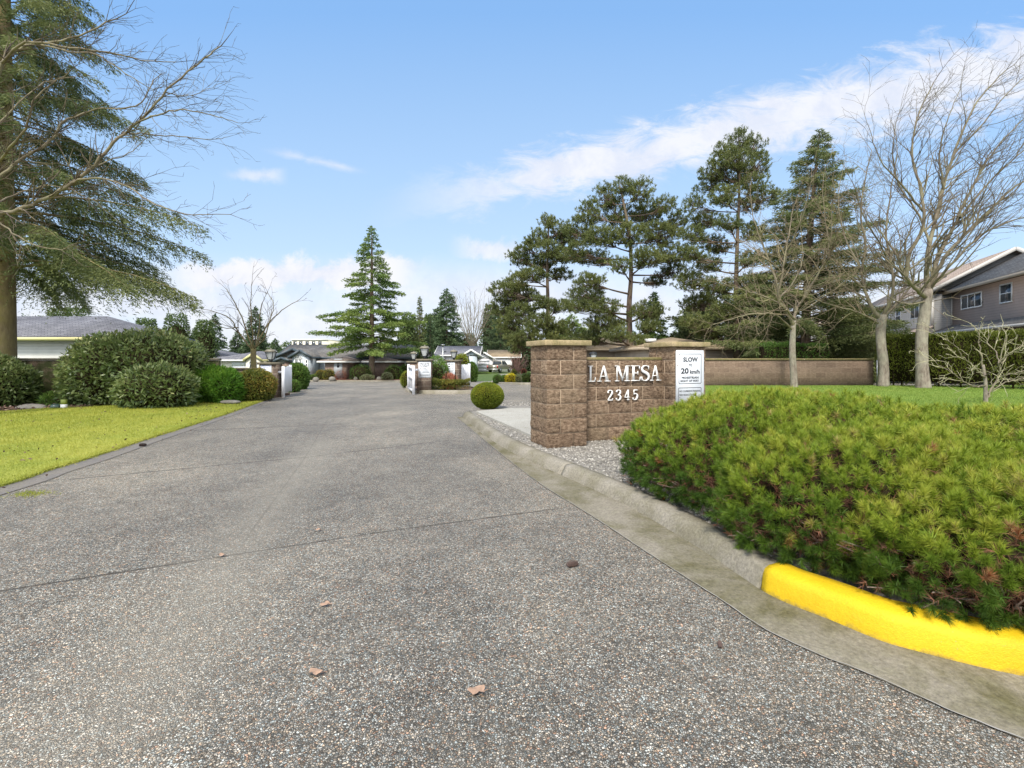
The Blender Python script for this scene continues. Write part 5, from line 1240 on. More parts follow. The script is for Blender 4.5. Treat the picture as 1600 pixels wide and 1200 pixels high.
# clipped cedar hedge on the right
def hedge(name, label, pts, z0, z1, th, n, mat, leafL=.12, leafW=.035, seed=1, cat='hedge'):
    r_ = np.random.default_rng(seed); root = thing(name, label, cat, (pts[0][0], pts[0][1], z0)); ml, mc = MB(), MB()
    tot = sum(math.dist(a, b) for a, b in zip(pts[:-1], pts[1:]))
    for a, b in zip(pts[:-1], pts[1:]):
        a, b = np.array(a, float), np.array(b, float); L = np.linalg.norm(b - a); u = (b - a) / L; nn = np.array([u[1], -u[0]]); k = int(n * L / tot)
        s = r_.random(k) * L; face = r_.random(k); H = z1 - z0; pf = H / (H * 2 + th)
        z = r_.uniform(z0, z1, k); off = np.where(face < pf, 0.0, th)
        top = face > 2 * pf; off = np.where(top, r_.random(k) * th, off); z = np.where(top, z1, z)
        nr = np.where(top[:, None], np.array([[0, 0, 1.0]]), np.where((face < pf)[:, None], np.array([[nn[0], nn[1], 0]]), np.array([[-nn[0], -nn[1], 0]])))
        P = np.column_stack([a[0] + u[0] * s - nn[0] * off, a[1] + u[1] * s - nn[1] * off, z])
        P += nr * (.09 * vnoise(P, 2.2, seed) + .05 * vnoise(P, 6, seed + 1) - .04 - .10 * r_.random(k) ** 2)[:, None]
        dd = nr * .6 + np.array([0, 0, .65]) + r_.normal(size=(k, 3)) * .4
        low = np.clip((P[:, 2] - z0) / H * 1.6, .15, 1); keep = r_.random(k) < low
        ml.kites(P[keep], dd[keep], leafL * r_.uniform(.6, 1.2, keep.sum()), leafW, np.clip(r_.normal(.45, .2, keep.sum()), 0, 1))
        rot_box(mc, a - nn * .16 + u * .1, u, -nn, L - .1, th - .32, z0 + .2, z1 - .14)
        for q in np.arange(.3, L, .55):
            p0 = a + u * (q + r_.normal() * .1) - nn * (.12 + .1 * r_.random()); mc.tube([(p0[0], p0[1], z0 - .05), (p0[0] + r_.normal() * .05, p0[1], z0 + .7)], [.035, .02], 5)
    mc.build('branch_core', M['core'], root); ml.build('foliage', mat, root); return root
hedge('cedar_hedge', 'tall clipped cedar hedge behind the leafless trees on the right lawn', [(14.45, 18.35), (17.4, 15.5), (22.5, 11.5)], .22, 2.22, .8, 52000, M['hedge'], seed=3)
hedge('cedar_hedge', 'dark low hedge showing above the block fence below the broad cedar', [(11.3, 20.6), (14.2, 20.6)], .1, 1.98, .8, 9000, M['greenleaf'], .1, .035, seed=4)
# ================================================================ walls and fences
def block_wall(name, label, a, b, z0, z1, th, mat, capmat, cat='wall', ch=.07):
    a, b = np.array(a, float), np.array(b, float); L = np.linalg.norm(b - a); u = (b - a) / L; n = np.array([-u[1], u[0]])
    root = thing(name, label, cat, (a[0], a[1], z0)); mb = MB(); rot_box(mb, a, u, n, L, th, z0 - .15, z1 - ch); mb.build('blockwork', mat, root)
    mb = MB(); rot_box(mb, a - n * .03 - u * .01, u, n, L + .02, th + .06, z1 - ch + .002, z1); mb.build('coping', capmat, root); return root
block_wall('block_fence', 'long brown block fence behind the right lawn', (4.6, 18.2), (14.28, 18.2), .15, 1.32, .2, M['blockfence'], M['wallcap'])
mb = MB(); mb.tube([(14.34, 18.1, .2), (14.34, 18.1, 1.25)], .025, 8)
tag(mb.build('fence_post', M['steel'], loc=(14.34, 18.1, .2)), 'thin grey metal post at the right end of the block fence', 'post')
block_wall('block_wall', 'mossy dark block wall beneath the white house, behind the big rhododendron', (-24, 12.9), (-8.9, 13.9), .0, 1.325, .2, M['blockmoss'], M['darkcap'])
block_wall('block_wall', 'dark low wall running up to the left gate pillar', (-13.2, 15.6), (-8.4, 15.75), .0, 1.0, .2, M['gatebrick'], M['darkcap'])

# ================================================================ gate pillars, lanterns, gates, plates
def lantern(mbf, mbg, mbr, x, y, z, s=1.0):
    """carriage lantern: wider at the top, hipped roof, small base"""
    w0, w1, h = .085 * s, .155 * s, .30 * s; zb = z + .11 * s
    mbf.tube([(x, y, z), (x, y, zb)], [.05 * s, .085 * s], 8)
    for i in (-1, 1):
        for j in (-1, 1): mbf.bar((x + i * w0, y + j * w0, zb), (x + i * w1, y + j * w1, zb + h), .018 * s)
    for (a, b) in ((-1, -1), (1, -1), (1, 1), (-1, 1)):
        a2, b2 = (-b, a)
        for w, q in ((w0, zb), (w1, zb + h)): mbf.bar((x + a * w, y + b * w, q), (x + a2 * w, y + b2 * w, q), .016 * s)
    k = .93; v = [(x + i * w0 * k, y + j * w0 * k, zb + .01) for i, j in ((-1, -1), (1, -1), (1, 1), (-1, 1))] + [(x + i * w1 * k, y + j * w1 * k, zb + h - .01) for i, j in ((-1, -1), (1, -1), (1, 1), (-1, 1))]
    mbg.add(v, [(0, 1, 5, 4), (1, 2, 6, 5), (2, 3, 7, 6), (3, 0, 4, 7)])
    zr_ = zb + h + .004; a = w1 * 1.28
    r0 = [(x + i * a, y + j * a, zr_) for i, j in ((-1, -1), (1, -1), (1, 1), (-1, 1))]; r1 = [(x + i * a * .55, y + j * a * .55, zr_ + .10 * s) for i, j in ((-1, -1), (1, -1), (1, 1), (-1, 1))]
    mbr.add(r0 + r1, [(0, 3, 2, 1), (4, 5, 6, 7), (0, 1, 5, 4), (1, 2, 6, 5), (2, 3, 7, 6), (3, 0, 4, 7)])
    mbr.tube([(x, y, zr_ + .09 * s), (x, y, zr_ + .15 * s)], [.04 * s, .015 * s], 8)
def gate_pillar(label, c, w, rot, h, z0, lamp=1.0):
    root = thing('gate_pillar', label, 'gate pillar', (c[0], c[1], z0), 'gate pillars with lanterns'); u = np.array([math.cos(rot), math.sin(rot)]); n = np.array([-u[1], u[0]]); o = np.array(c) - u * w / 2
    mb = MB(); rot_box(mb, o, u, n, w, w, z0 - .1, z0 + h - .08); mb.build('shaft', M['gatebrick'], root)
    mb = MB(); rot_box(mb, o - (u + n) * .05, u, n, w + .1, w + .1, z0 + h - .078, z0 + h); mb.build('cap', M['darkcap'], root)
    if lamp:
        f, gl, rf = MB(), MB(), MB(); cc = np.array(c) + n * w / 2; lantern(f, gl, rf, cc[0], cc[1], z0 + h, lamp)
        l = f.build('lantern', M['iron'], root); gl.build('lantern_glass', M['lampglass'], l); rf.build('lantern_roof', M['tanlamp'], l)
    return root, o, u, n
D = 15.3; xc = (416-800)/720*D
r, o, u, n = gate_pillar('left gate pillar carrying a plate with blue lettering', (xc, D), .50, R(-6), 1.19, 0.0, .84)
lines = [(.10 + .01 * (i % 3), .29 - .012 * ((i * 2) % 3), .44 - i * .055, .455 - i * .055) for i in range(7)]
plate('gate_plate', 'white plate with blue writing on the left gate pillar', 'sign', o + u * .05 - n * .006, u, -n, .39, .56, .56, [], bars=lines, boxes=[(.04, .35, .05, .51, .012)], ink='blue')
D = 17.3; xc = (662.5-800)/720*D
r, o, u, n = gate_pillar('island pillar carrying the PRIVATE PROPERTY plate', (xc, D), .52, R(4), 1.22, .08, .95)
plate('gate_plate', 'white PRIVATE PROPERTY plate on the island pillar', 'sign', o + u * .055 - n * .006, u, -n, .46, .60, .60, [('PRIVATE', .07, .39, .475, .545, .02), ('PROPERTY', .045, .415, .395, .46, .02), ('NO', .05, .11, .325, .365, .02)],
      bars=[(.15, .30, .335, .350), (.15, .35, .285, .300), (.15, .38, .235, .250), (.15, .40, .185, .200), (.05, .42, .085, .105)], rad=.015)
D = 19.2; xc = (705-800)/720*D
r, o, u, n = gate_pillar('rear island pillar with a grey notice, right of the tall shrub', (xc, D), .46, R(-22), 1.2, .06, .8)
plate('gate_plate', 'greyish white notice plate on the rear island pillar', 'sign', o + u * .05 - n * .006, u, -n, .36, .56, .62, [], bars=[(.05, .14, .44, .48), (.17, .31, .45, .475), (.05, .15, .34, .38), (.06, .30, .26, .28), (.06, .30, .20, .215), (.06, .28, .14, .155)], rad=.015)
D = 20.5; gate_pillar('rear left island pillar half hidden by the white gate', ((645-800)/720*D, D), .46, R(0), 1.2, .0, .8)
# lantern behind the sign wall
D = 12.5; zt = CAMH + 16 / 720 * D
root = thing('lamp_post', 'black carriage lantern on a post behind the sign wall', 'lamp post', ((927-800)/720*D, D, .1)); x = (927-800)/720*D
f, gl, rf = MB(), MB(), MB(); lantern(f, gl, rf, x, D, zt - .44 * .62 - .12, .55)
l = f.build('lantern', M['iron'], root); gl.build('lantern_glass', M['lampglass'], l); rf.build('lantern_roof', M['iron'], l)
mb = MB(); mb.tube([(x, D, .1), (x, D, zt - .38)], .03, 8); mb.build('post', M['iron'], root)
def white_gate(label, a, b, z0, h, stile=True):
    a, b = np.array(a, float), np.array(b, float); L = np.linalg.norm(b - a); u = (b - a) / L; n = np.array([-u[1], u[0]]); root = thing('white_gate', label, 'gate', (a[0], a[1], z0), 'white gate leaves')
    mb = MB(); rot_box(mb, a - n * .045 - u * .09, u, n, .09, .09, z0 - .12, z0 + h + .02); mb.build('stile', M['white_gate'], root); mb = MB(); rot_box(mb, b - n * .045, u, n, .09, .09, z0, z0 + h + .05); mb.build('stile', M['white_gate'], root)
    mb = MB()
    for z in (z0 + .04, z0 + h * .5, z0 + h - .12): mb = MB(); rot_box(mb, a - n * .02, u, n, L, .04, z, z + .08); mb.build('rail', M['white_gate'], root)
    mb = MB(); k = int(L / .11)
    for i in range(k): rot_box(mb, a + u * (.02 + i * L / k) - n * .035, u, n, L / k - .012, .014, z0 + .03, z0 + h - .03 + .05 * math.sin(math.pi * i / k))
    mb.build('board_panel', M['white_gate'], root); return root
white_gate('left white gate leaf standing open beside its pillar', ((443-800)/720*15.6, 15.6), ((453.5-800)/720*17.1, 17.1), .10, .93)
white_gate('island white gate leaf left of the PRIVATE PROPERTY plate', ((646-800)/720*16.75, 16.75), ((638.5-800)/720*18.2, 18.2), .06, .98)
white_gate('right white gate leaf beside the rear island pillar', ((714-800)/720*19.6, 19.6), ((732-800)/720*20.2, 20.2), .06, .98)
mb = MB(); mb.bar(((433-800)/720*15.5, 15.55, .86), ((440-800)/720*15.6, 15.6, .86), .07); tag(mb.build('hinge_rail', M['white_gate'], loc=((433-800)/720*15.5, 15.55, .86)), 'short white rail joining the left gate pillar and gate leaf', 'rail')
mb = MB(); mb.bar(((648-800)/720*16.8, 16.8, .9), ((654-800)/720*17.2, 17.2, .9), .07); tag(mb.build('hinge_rail', M['white_gate'], loc=((648-800)/720*16.8, 16.8, .9)), 'short white rail joining the island pillar and its gate leaf', 'rail')

# island kerb, bed, hedges
def loop_kerb(name, pts, h, w, mat, z=None):
    P = np.array(pts); mb = MB(); n = len(P); cen = P.mean(0); Q = P + (cen - P) / np.linalg.norm(cen - P, axis=1)[:, None] * w
    gz = [g(p[1]) for p in P]; V = [(p[0], p[1], q - .02) for p, q in zip(P, gz)] + [(p[0] + (c[0]-p[0]) * .15, p[1] + (c[1]-p[1]) * .15, q + h) for p, c, q in zip(P, Q, gz)] + [(p[0], p[1], q + h) for p, q in zip(Q, gz)]
    f = []
    for i in range(n): j = (i + 1) % n; f += [(i, j, n + j, n + i), (n + i, n + j, 2*n + j, 2*n + i)]
    mb.add(V, f); o = mb.build(name, mat); o['kind'] = 'structure'; return Q
isl = [(-3.72, 17.35), (-3.2, 17.2), (-2.5, 17.15), (-1.85, 17.2), (-1.42, 17.5), (-1.3, 18.1), (-1.55, 19.2), (-2.2, 22), (-3.2, 26), (-4.1, 27.5), (-4.9, 26), (-4.9, 22), (-4.35, 18.8)]
isl = [tuple(p) for p in catmull(isl + [isl[0]], 4)[:-1]]
Q = loop_kerb('island_kerb', isl, .13, .16, M['kerb']); sheet('mulch_bed', [tuple(q) for q in Q], .10, M['mulch'])
hedge('box_hedge', 'low clipped golden green hedge along the front of the gate island', [(-3.52, 17.45), (-1.62, 17.45)], .1, .50, .5, 9000, M['azalea'], .05, .026, seed=8)
D = 19; shrub('tall_shrub', 'tall green bamboo-like shrub between the two island pillars', [pb(664, 700, 556, 600, D, .6, .1), pb(672, 700, 565, 600, D - .4, .5, .1)], .10, .028, M['greenleaf'], 3200, seed=12, core=.6)
D = 21.2; shrub('round_shrub', 'yellow green clipped globe left of the island gate', [pb(626, 650, 579, 603, D, .4, .0)], .05, .026, M['yelbox'], 2200, seed=13, core=.9, lump=.03)
D = 18.4; shrub('red_shrub', 'wispy reddish grass-like plant below the grey notice', [pb(690, 714, 586, 602, D, .3, .12)], .16, .016, M['redleaf'], 1300, seed=14, core=.3, out=.3, up=1.0)

# ================================================================ roundabout bed beyond, with shrubs
rb_ = [gp(768, 598.5)[:2], gp(800, 600.5)[:2], gp(840, 601)[:2], (4.2, 29.5), (6.2, 32), (5.0, 36), (2.0, 38), (-.8, 36.5), (-1.5, 34.5)]
rb_ = [tuple(p) for p in catmull(rb_ + [rb_[0]], 4)[:-1]]
Q = loop_kerb('planter_kerb', rb_, .12, .16, M['kerb']); sheet('mulch_bed', [tuple(q) for q in Q], .09, M['mulch'])
D = 34; gz = g(D) + .08
for a, b, t, m, lb, s in [(770, 786, 585.5, 'greenleaf', 'clipped green mound at the left end of the far planter bed', 15), (782, 794, 586, 'greenleaf', 'second green mound in the far planter bed', 16), (788, 808, 584, 'goldleaf', 'bright golden shrub in the far planter bed', 18),
                          (802, 816, 585, 'sageleaf', 'pale variegated shrub right of the golden shrub', 19), (812, 836, 583, 'greenleaf', 'wide green mound at the right end of the far planter bed', 20), (798, 808, 577, 'azalea', 'brownish pointed shrub behind the golden shrub', 21)]:
    dd = D + (1.2 if t < 580 else rng.uniform(-.3, .3)); shrub('planter_shrub', lb, [pb(a, b, t, 600, dd, .4, gz)], .07, .035, M[m], 1600, seed=s, core=.84, lump=.13, group='shrubs in the far planter bed')
shrub('red_shrub', 'small round red-leaved shrub in the far planter bed', [pb(814, 823, 576, 584, 35, .2)], .06, .03, M['redleaf'], 500, seed=22)
S = Segs(); bx = (808-800)/720*40
root = thing('bare_shrub', 'pinkish twiggy leafless shrub behind the far planter bed', 'shrub', (bx, 40, g(40)))
for k in range(14): grow(S, (bx, 40, g(40)), rdir(1)[0] * .35 + [0, 0, .9], 1.9, .03, 0, 2, dict(step=.25, wander=.12, trop=(0, 0, 1), tw=.03, prob=(.9, .7), ang=(.3, .7), ratio=(.4, .7), rmin=.012))
mb = MB(); S.flush(mb, 0, 9, 3); mb.build('twigs', m_leaf('pinkish_twig', [(0, (.25, .14, .11)), (1, (.5, .33, .27))], .9), root)

# ================================================================ houses
def hwall(root, name, mat, x0, x1, y0, y1, z0, z1, label=None):
    mb = MB(); mb.box(x0, x1, y0, y1, z0, z1); o = mb.build(name, mat, root)
    if label: o['label'] = label
    return o
def gable_roof(root, mat, x0, x1, y0, y1, z, pitch, along='x', ov=.4, th=.16, trim=None, gable=None):
    """ridge along x or y; overhang ov"""
    mb = MB(); X0, X1, Y0, Y1 = x0 - ov, x1 + ov, y0 - ov, y1 + ov
    if along == 'x':
        ym = (y0 + y1) / 2; zr_ = z + (ym - y0) * pitch; ze = z - ov * pitch
        A = [(X0, Y0, ze), (X1, Y0, ze), (X1, ym, zr_), (X0, ym, zr_)]; B = [(X0, ym, zr_), (X1, ym, zr_), (X1, Y1, ze), (X0, Y1, ze)]
        G = [[(x, y0, z - .01), (x, y1, z - .01), (x, ym, zr_ - .05)] for x in (x0, x1)]
    else:
        xm = (x0 + x1) / 2; zr_ = z + (xm - x0) * pitch; ze = z - ov * pitch
        A = [(X0, Y0, ze), (xm, Y0, zr_), (xm, Y1, zr_), (X0, Y1, ze)]; B = [(xm, Y0, zr_), (X1, Y0, ze), (X1, Y1, ze), (xm, Y1, zr_)]
        G = [[(x0, y, z - .01), (x1, y, z - .01), (xm, y, zr_ - .05)] for y in (y0, y1)]
    for q in (A, B):
        v = [tuple(p) for p in q] + [(p[0], p[1], p[2] + th) for p in q]
        mb.add(v, [(3, 2, 1, 0), (4, 5, 6, 7), (0, 1, 5, 4), (1, 2, 6, 5), (2, 3, 7, 6), (3, 0, 4, 7)])
    r = mb.build('roof', mat, root)
    if gable:
        mb = MB()
        for t in G:
            d = np.array([0.06, 0, 0]) if along == 'x' else np.array([0, .06, 0]); a = [np.array(p) for p in t]
            s = 1 if t is G[0] else -1; v = a + [p + d * s for p in a]; mb.add(v, [(0, 1, 2), (5, 4, 3), (0, 3, 4, 1), (1, 4, 5, 2), (2, 5, 3, 0)])
        mb.build('gable_wall', gable, root)
    if trim:
        mb = MB()
        if along == 'y':
            for y in (Y0 - .02, Y1 + .02):
                mb.bar((X0, y, ze + .06), (xm, y, zr_ + .06), .05, .24); mb.bar((xm, y, zr_ + .06), (X1, y, ze + .06), .05, .24)
            for x in (X0 - .02, X1 + .02): mb.bar((x, Y0, ze + .04), (x, Y1, ze + .04), .05, .2)
        else:
            for x in (X0 - .02, X1 + .02):
                mb.bar((x, Y0, ze + .06), (x, ym, zr_ + .06), .05, .24); mb.bar((x, ym, zr_ + .06), (x, Y1, ze + .06), .05, .24)
            for y in (Y0 - .02, Y1 + .02): mb.bar((X0, y, ze + .04), (X1, y, ze + .04), .05, .2)
        mb.build('fascia', trim, r)
    return r
def hip_roof(root, mat, x0, x1, y0, y1, z, pitch, ov=.4, trim=None):
    X0, X1, Y0, Y1 = x0 - ov, x1 + ov, y0 - ov, y1 + ov; w = min(X1 - X0, Y1 - Y0) / 2; h = w * pitch
    if X1 - X0 > Y1 - Y0: R0, R1 = (X0 + w, (Y0 + Y1) / 2, z + h), (X1 - w, (Y0 + Y1) / 2, z + h)
    else: R0, R1 = ((X0 + X1) / 2, Y0 + w, z + h), ((X0 + X1) / 2, Y1 - w, z + h)
    c = [(X0, Y0, z), (X1, Y0, z), (X1, Y1, z), (X0, Y1, z)]; b = [(p[0], p[1], z - .04) for p in c]
    mb = MB(); v = c + [R0, R1] + b
    if X1 - X0 > Y1 - Y0: f = [(0, 1, 5, 4), (1, 2, 5), (2, 3, 4, 5), (3, 0, 4)]
    else: f = [(0, 1, 4), (1, 2, 5, 4), (2, 3, 5), (3, 0, 4, 5)]
    f += [(6, 7, 1, 0), (7, 8, 2, 1), (8, 9, 3, 2), (9, 6, 0, 3), (9, 8, 7, 6)]
    mb.add(v, f); r = mb.build('roof', mat, root)
    if trim:
        mb = MB()
        for a, b_ in ((0, 1), (1, 2), (2, 3), (3, 0)): mb.bar((c[a][0], c[a][1], z - .13), (c[b_][0], c[b_][1], z - .13), .07, .17)
        mb.build('fascia', trim, r)
    return r
def window(root, x0, x1, z0, z1, y, mull=1, cross=0, arch=False, fm='white_metal', pm='glass', side='y'):
    """window on the wall y (facing -y) or on x when side='x' (facing -x)"""
    def bx(mb, a, b, c0, c1, d0, d1):
        if side == 'y': mb.box(a, b, y - c1, y - c0, d0, d1)
        else: mb.box(y - c1, y - c0, a, b, d0, d1)
    mb = MB(); t = .07
    bx(mb, x0, x1, .002, .05, z0, z0 + t); bx(mb, x0, x1, .002, .05, z1 - t, z1); bx(mb, x0, x0 + t, .002, .051, z0 + t, z1 - t); bx(mb, x1 - t, x1, .002, .051, z0 + t, z1 - t)
    for k in range(mull): xm = x0 + (x1 - x0) * (k + 1) / (mull + 1); bx(mb, xm - .025, xm + .025, .003, .045, z0 + t, z1 - t)
    for k in range(cross): zm = z0 + (z1 - z0) * (k + 1) / (cross + 1); bx(mb, x0 + t, x1 - t, .004, .042, zm - .025, zm + .025)
    if arch:
        r_ = (x1 - x0) / 2; xm = (x0 + x1) / 2
        for rr in (r_ - .03, r_ * .55):
            pts = [(xm + rr * math.cos(a), y - .03, z1 + rr * math.sin(a)) for a in np.linspace(0, math.pi, 13)]; mb.tube(pts, .04, 5)
        for a in (R(60), R(120)): mb.bar((xm, y - .03, z1), (xm + (r_ - .03) * math.cos(a), y - .03, z1 + (r_ - .03) * math.sin(a)), .03)
    w = mb.build('window', M[fm], root); mb = MB()
    bx(mb, x0 + t * .5, x1 - t * .5, .0015, .012, z0 + t * .5, z1 - t * .5)
    if arch:
        n = 14; v = [(xm, y - .012, z1)] + [(xm + (r_ - .03) * math.cos(a), y - .012, z1 + (r_ - .03) * math.sin(a)) for a in np.linspace(0, math.pi, n)]
        mb.add(v, [(0, i + 1, i + 2) for i in range(n - 1)])
    mb.build('pane', M[pm], w); return w
def garage_door(root, x0, x1, z0, z1, y, mat='white_gate'):
    mb = MB(); n = 4
    for k in range(n): mb.box(x0, x1, y - .03, y - .004, z0 + (z1 - z0) * k / n + .012, z0 + (z1 - z0) * (k + 1) / n - .012)
    d = mb.build('garage_door', M[mat], root); return d
def hx(px, D): return (px - 800) / 720 * D

# white house behind the mossy wall (left)
D = 23.5; x0 = hx(-330, D); x1 = -20.3; zt = 2.42
root = thing('house', 'white sided house with grey hipped roof behind the mossy wall on the left', 'house', (x0, D, 0))
hwall(root, 'wall', M['ivory'], x0, x1, D, D + 5, -.2, zt - .08)
hip_roof(root, M['roofgrey'], x0, x1, D, D + 5, zt, .42, .55, M['fascia_y'])
window(root, hx(106, D), hx(160, D), 1.0, 1.82, D, 1, 0)
# cream house row behind the gate tree
D = 52; gz = g(D); root = thing('house', 'cream house with low grey roof left of the gate pillar', 'house', (hx(360, D), D, gz))
hwall(root, 'wall', M['creamwall'], hx(335, D), hx(424, D), D, D + 9, gz - .2, 1.16, None)
garage_door_spec = (hx(362, D), hx(392, D), gz, .95, D)
hip_roof(root, M['roofgrey'], hx(335, D), hx(424, D), D, D + 9, 1.22, .26, .5, M['fascia_w'])
garage_door(root, *garage_door_spec)
mb = MB(); gx0, gx1, gy = hx(397, D), hx(420, D), D - 1.6; hwall(root, 'entry_bay', M['creamwall'], gx0, gx1, gy, D + .3, gz - .2, 1.2)
gable_roof(root, M['roofgrey'], gx0, gx1, gy, D + 2, 1.2, .7, 'y', .2, .1, M['fascia_y'], M['creamwall']); window(root, gx0 + .35, gx1 - .35, -.1, .75, gy, 0, 0, True)
D = 60; gz = g(D); root = thing('house', 'long white house with grey roof seen above the juniper', 'house', (hx(250, D), D, gz))
hwall(root, 'wall', M['whitewall'], hx(240, D), hx(345, D), D, D + 8, gz - .2, 1.45); hip_roof(root, M['roofgrey'], hx(240, D), hx(345, D), D, D + 8, 1.5, .27, .5, M['fascia_w'])

# pale blue house with the arched window
D = 49; gz = g(D); X = lambda px: hx(px, D); Z = lambda py: CAMH - (py - 560) / 720 * D
root = thing('house', 'pale blue gabled house with an arched bay window behind the gate', 'house', (X(478), D, gz))
hwall(root, 'wall', M['bluesiding'], X(420), X(600), D + 1.4, D + 9, gz - .2, Z(559.5))
gable_roof(root, M['roofdark'], X(428), X(640), D + 1.4, D + 7.6, Z(557.5), .42, 'x', .4, .14, M['fascia_b'], M['bluesiding'])
hwall(root, 'bay', M['bluesiding'], X(463.5), X(491), D - 1, D + 1.39, gz - .2, Z(557))
gable_roof(root, M['roofdark'], X(463.5), X(491), D - 1, D + 4, Z(557), .62, 'y', .3, .12, M['fascia_b'], M['bluesiding'])
window(root, X(467), X(479), Z(575), Z(560.5), D - 1, 1, 0, True, pm='pane'); window(root, X(483.5), X(488), Z(582), Z(562), D - 1, 0, 1, False, pm='glass')
hwall(root, 'left_wing', M['greysiding'], X(424), X(463), D + .9, D + 3, gz - .2, Z(559.8))
gable_roof(root, M['roofdark'], X(424), X(484), D + .9, D + 6, Z(559), .44, 'y', .5, .14, M['fascia_b'], M['greysiding'])
hwall(root, 'porch', M['garagebrick'], X(438), X(461), D - .7, D + .85, gz - .2, Z(566)); gable_roof(root, M['roofdark'], X(433), X(461), D - .8, D + 1, Z(565), .35, 'y', .2, .1, M['fascia_b'], M['greysiding'])
mb = MB(); mb.tube([(X(436), D - .9, gz), (X(436), D - .9, Z(556))], .1, 8); mb.build('porch_post', M['fascia_b'], root)
mb = MB()
for px in (526, 531): mb = MB(); mb.tube([(X(px), D + 3, Z(553)), (X(px), D + 3, Z(548))], .12, 8); mb.build('roof_vent', M['iron'], root)
def carport(label, a, b, D, y0, zt, side_door=None):
    gz = g(D); X = lambda px: hx(px, D); root = thing('garage', label, 'garage', (X(a), D, gz), 'brick garages with hipped roofs')
    hwall(root, 'wall', M['garagebrick'], X(a) + .3, X(b) - .3, D, D + 6, gz - .2, zt - .1); hip_roof(root, M['roofbrown'], X(a), X(b), D, D + 6, zt, .24, .35, M['fascia_w'])
    if side_door: d0 = MB(); d0.box(X(side_door[0]), X(side_door[1]), D - .05, D - .003, gz + .1, gz + 2.2); d = d0.build('door', M['door'], root); mb = MB(); mb.box(X(side_door[0]) + .3, X(side_door[1]) - .3, D - .06, D - .052, gz + 1.3, gz + 1.9); mb.build('pane', M['glass'], d)
    return root
carport('brown brick garage with white fascia and pale door right of the arched window', 503, 546, 46.5, 0, CAMH - 3.5 / 720 * 46.5, (522, 535))
carport('brown brick garage behind the trunk of the centre cedar', 572, 616, 48.5, 0, CAMH - 3.5 / 720 * 48.5)
# white houses right of the cedar
D = 58; gz = g(D); X = lambda px: hx(px, D); Z = lambda py: CAMH - (py - 560) / 720 * D
root = thing('house', 'low white house with grey roof between the cedar and the island', 'house', (X(640), D, gz)); hwall(root, 'wall', M['whitewall'], X(585), X(672), D, D + 9, gz - .2, Z(559.5))
hip_roof(root, M['roofgrey'], X(585), X(672), D, D + 9, Z(558), .42, .5, M['fascia_w'])
D = 66; X = lambda px: hx(px, D); Z = lambda py: CAMH - (py - 560) / 720 * D
root = thing('house', 'white house with a round-topped window and grey gable roof', 'house', (X(735), D, gz)); hwall(root, 'wall', M['whitewall'], X(680), X(728), D + 1.5, D + 9, gz - .2, Z(556))
gable_roof(root, M['roofgrey'], X(680), X(745), D + 1.5, D + 9, Z(554.5), .34, 'x', .4, .14, M['fascia_w'], M['whitewall'])
hwall(root, 'bay', M['bluesiding'], X(726), X(745), D, D + 2, gz - .2, Z(556.5)); gable_roof(root, M['roofgrey'], X(724), X(749), D, D + 5, Z(555), .62, 'y', .4, .14, M['fascia_w'], M['bluesiding']); window(root, X(728), X(734), Z(566), Z(555.5), D, 0, 0, True)
mb = MB(); mb.box(X(686), X(693), D + 2.2, D + 2.8, Z(549.8), Z(548)); mb.build('skylight', M['glass'], root)
D = 76.5; X = lambda px: hx(px, D); Z = lambda py: CAMH - (py - 560) / 720 * D
root = thing('house', 'white garage house with a pale garage door left of the pickup', 'house', (X(756), D, gz)); hwall(root, 'wall', M['whitewall'], X(744), X(770), D, D + 8, gz - .2, Z(560.5))
gable_roof(root, M['roofgrey'], X(744), X(770), D, D + 8, Z(559.5), .62, 'y', .45, .14, M['fascia_w'], M['whitewall']); garage_door(root, X(748), X(765), gz, Z(561), D)
hwall(root, 'side_wing', M['whitewall'], X(770), X(800), D + 2, D + 9, gz - .2, Z(559)); gable_roof(root, M['rooftan'], X(762), X(812), D + 2, D + 9, Z(558), .33, 'x', .3, .14, M['fascia_w'], M['whitewall'])
D = 82; X = lambda px: hx(px, D); Z = lambda py: CAMH - (py - 560) / 720 * D
root = thing('house', 'far white house with pinkish roof behind the pickup', 'house', (X(800), D, gz)); hwall(root, 'wall', M['whitewall'], X(797), X(860), D + 5, D + 13, gz - .2, Z(559)); gable_roof(root, M['roofbrown'], X(785), X(880), D + 5, D + 12, Z(557.5), .34, 'x', .3, .14, M['fascia_w'], M['whitewall'])
window(root, X(800), X(806), Z(575), Z(565), D + 5, 1)
# tall pale building far behind the blue house
D = 100; X = lambda px: hx(px, D); Z = lambda py: CAMH - (py - 560) / 720 * D
root = thing('building', 'pale flat-roofed building far behind the blue house roof', 'building', (X(480), D, gz)); hwall(root, 'wall', M['creamwall'], X(456), X(512), D, D + 12, gz - .2, Z(531.5)); hwall(root, 'parapet', M['fascia_w'], X(455), X(513), D - .2, D + 12.2, Z(531.4), Z(530))
for a in (458, 467, 477, 487, 497): window(root, X(a), X(a + 6), Z(541), Z(533), D, 0, 0, pm='glass', fm='fascia_g')
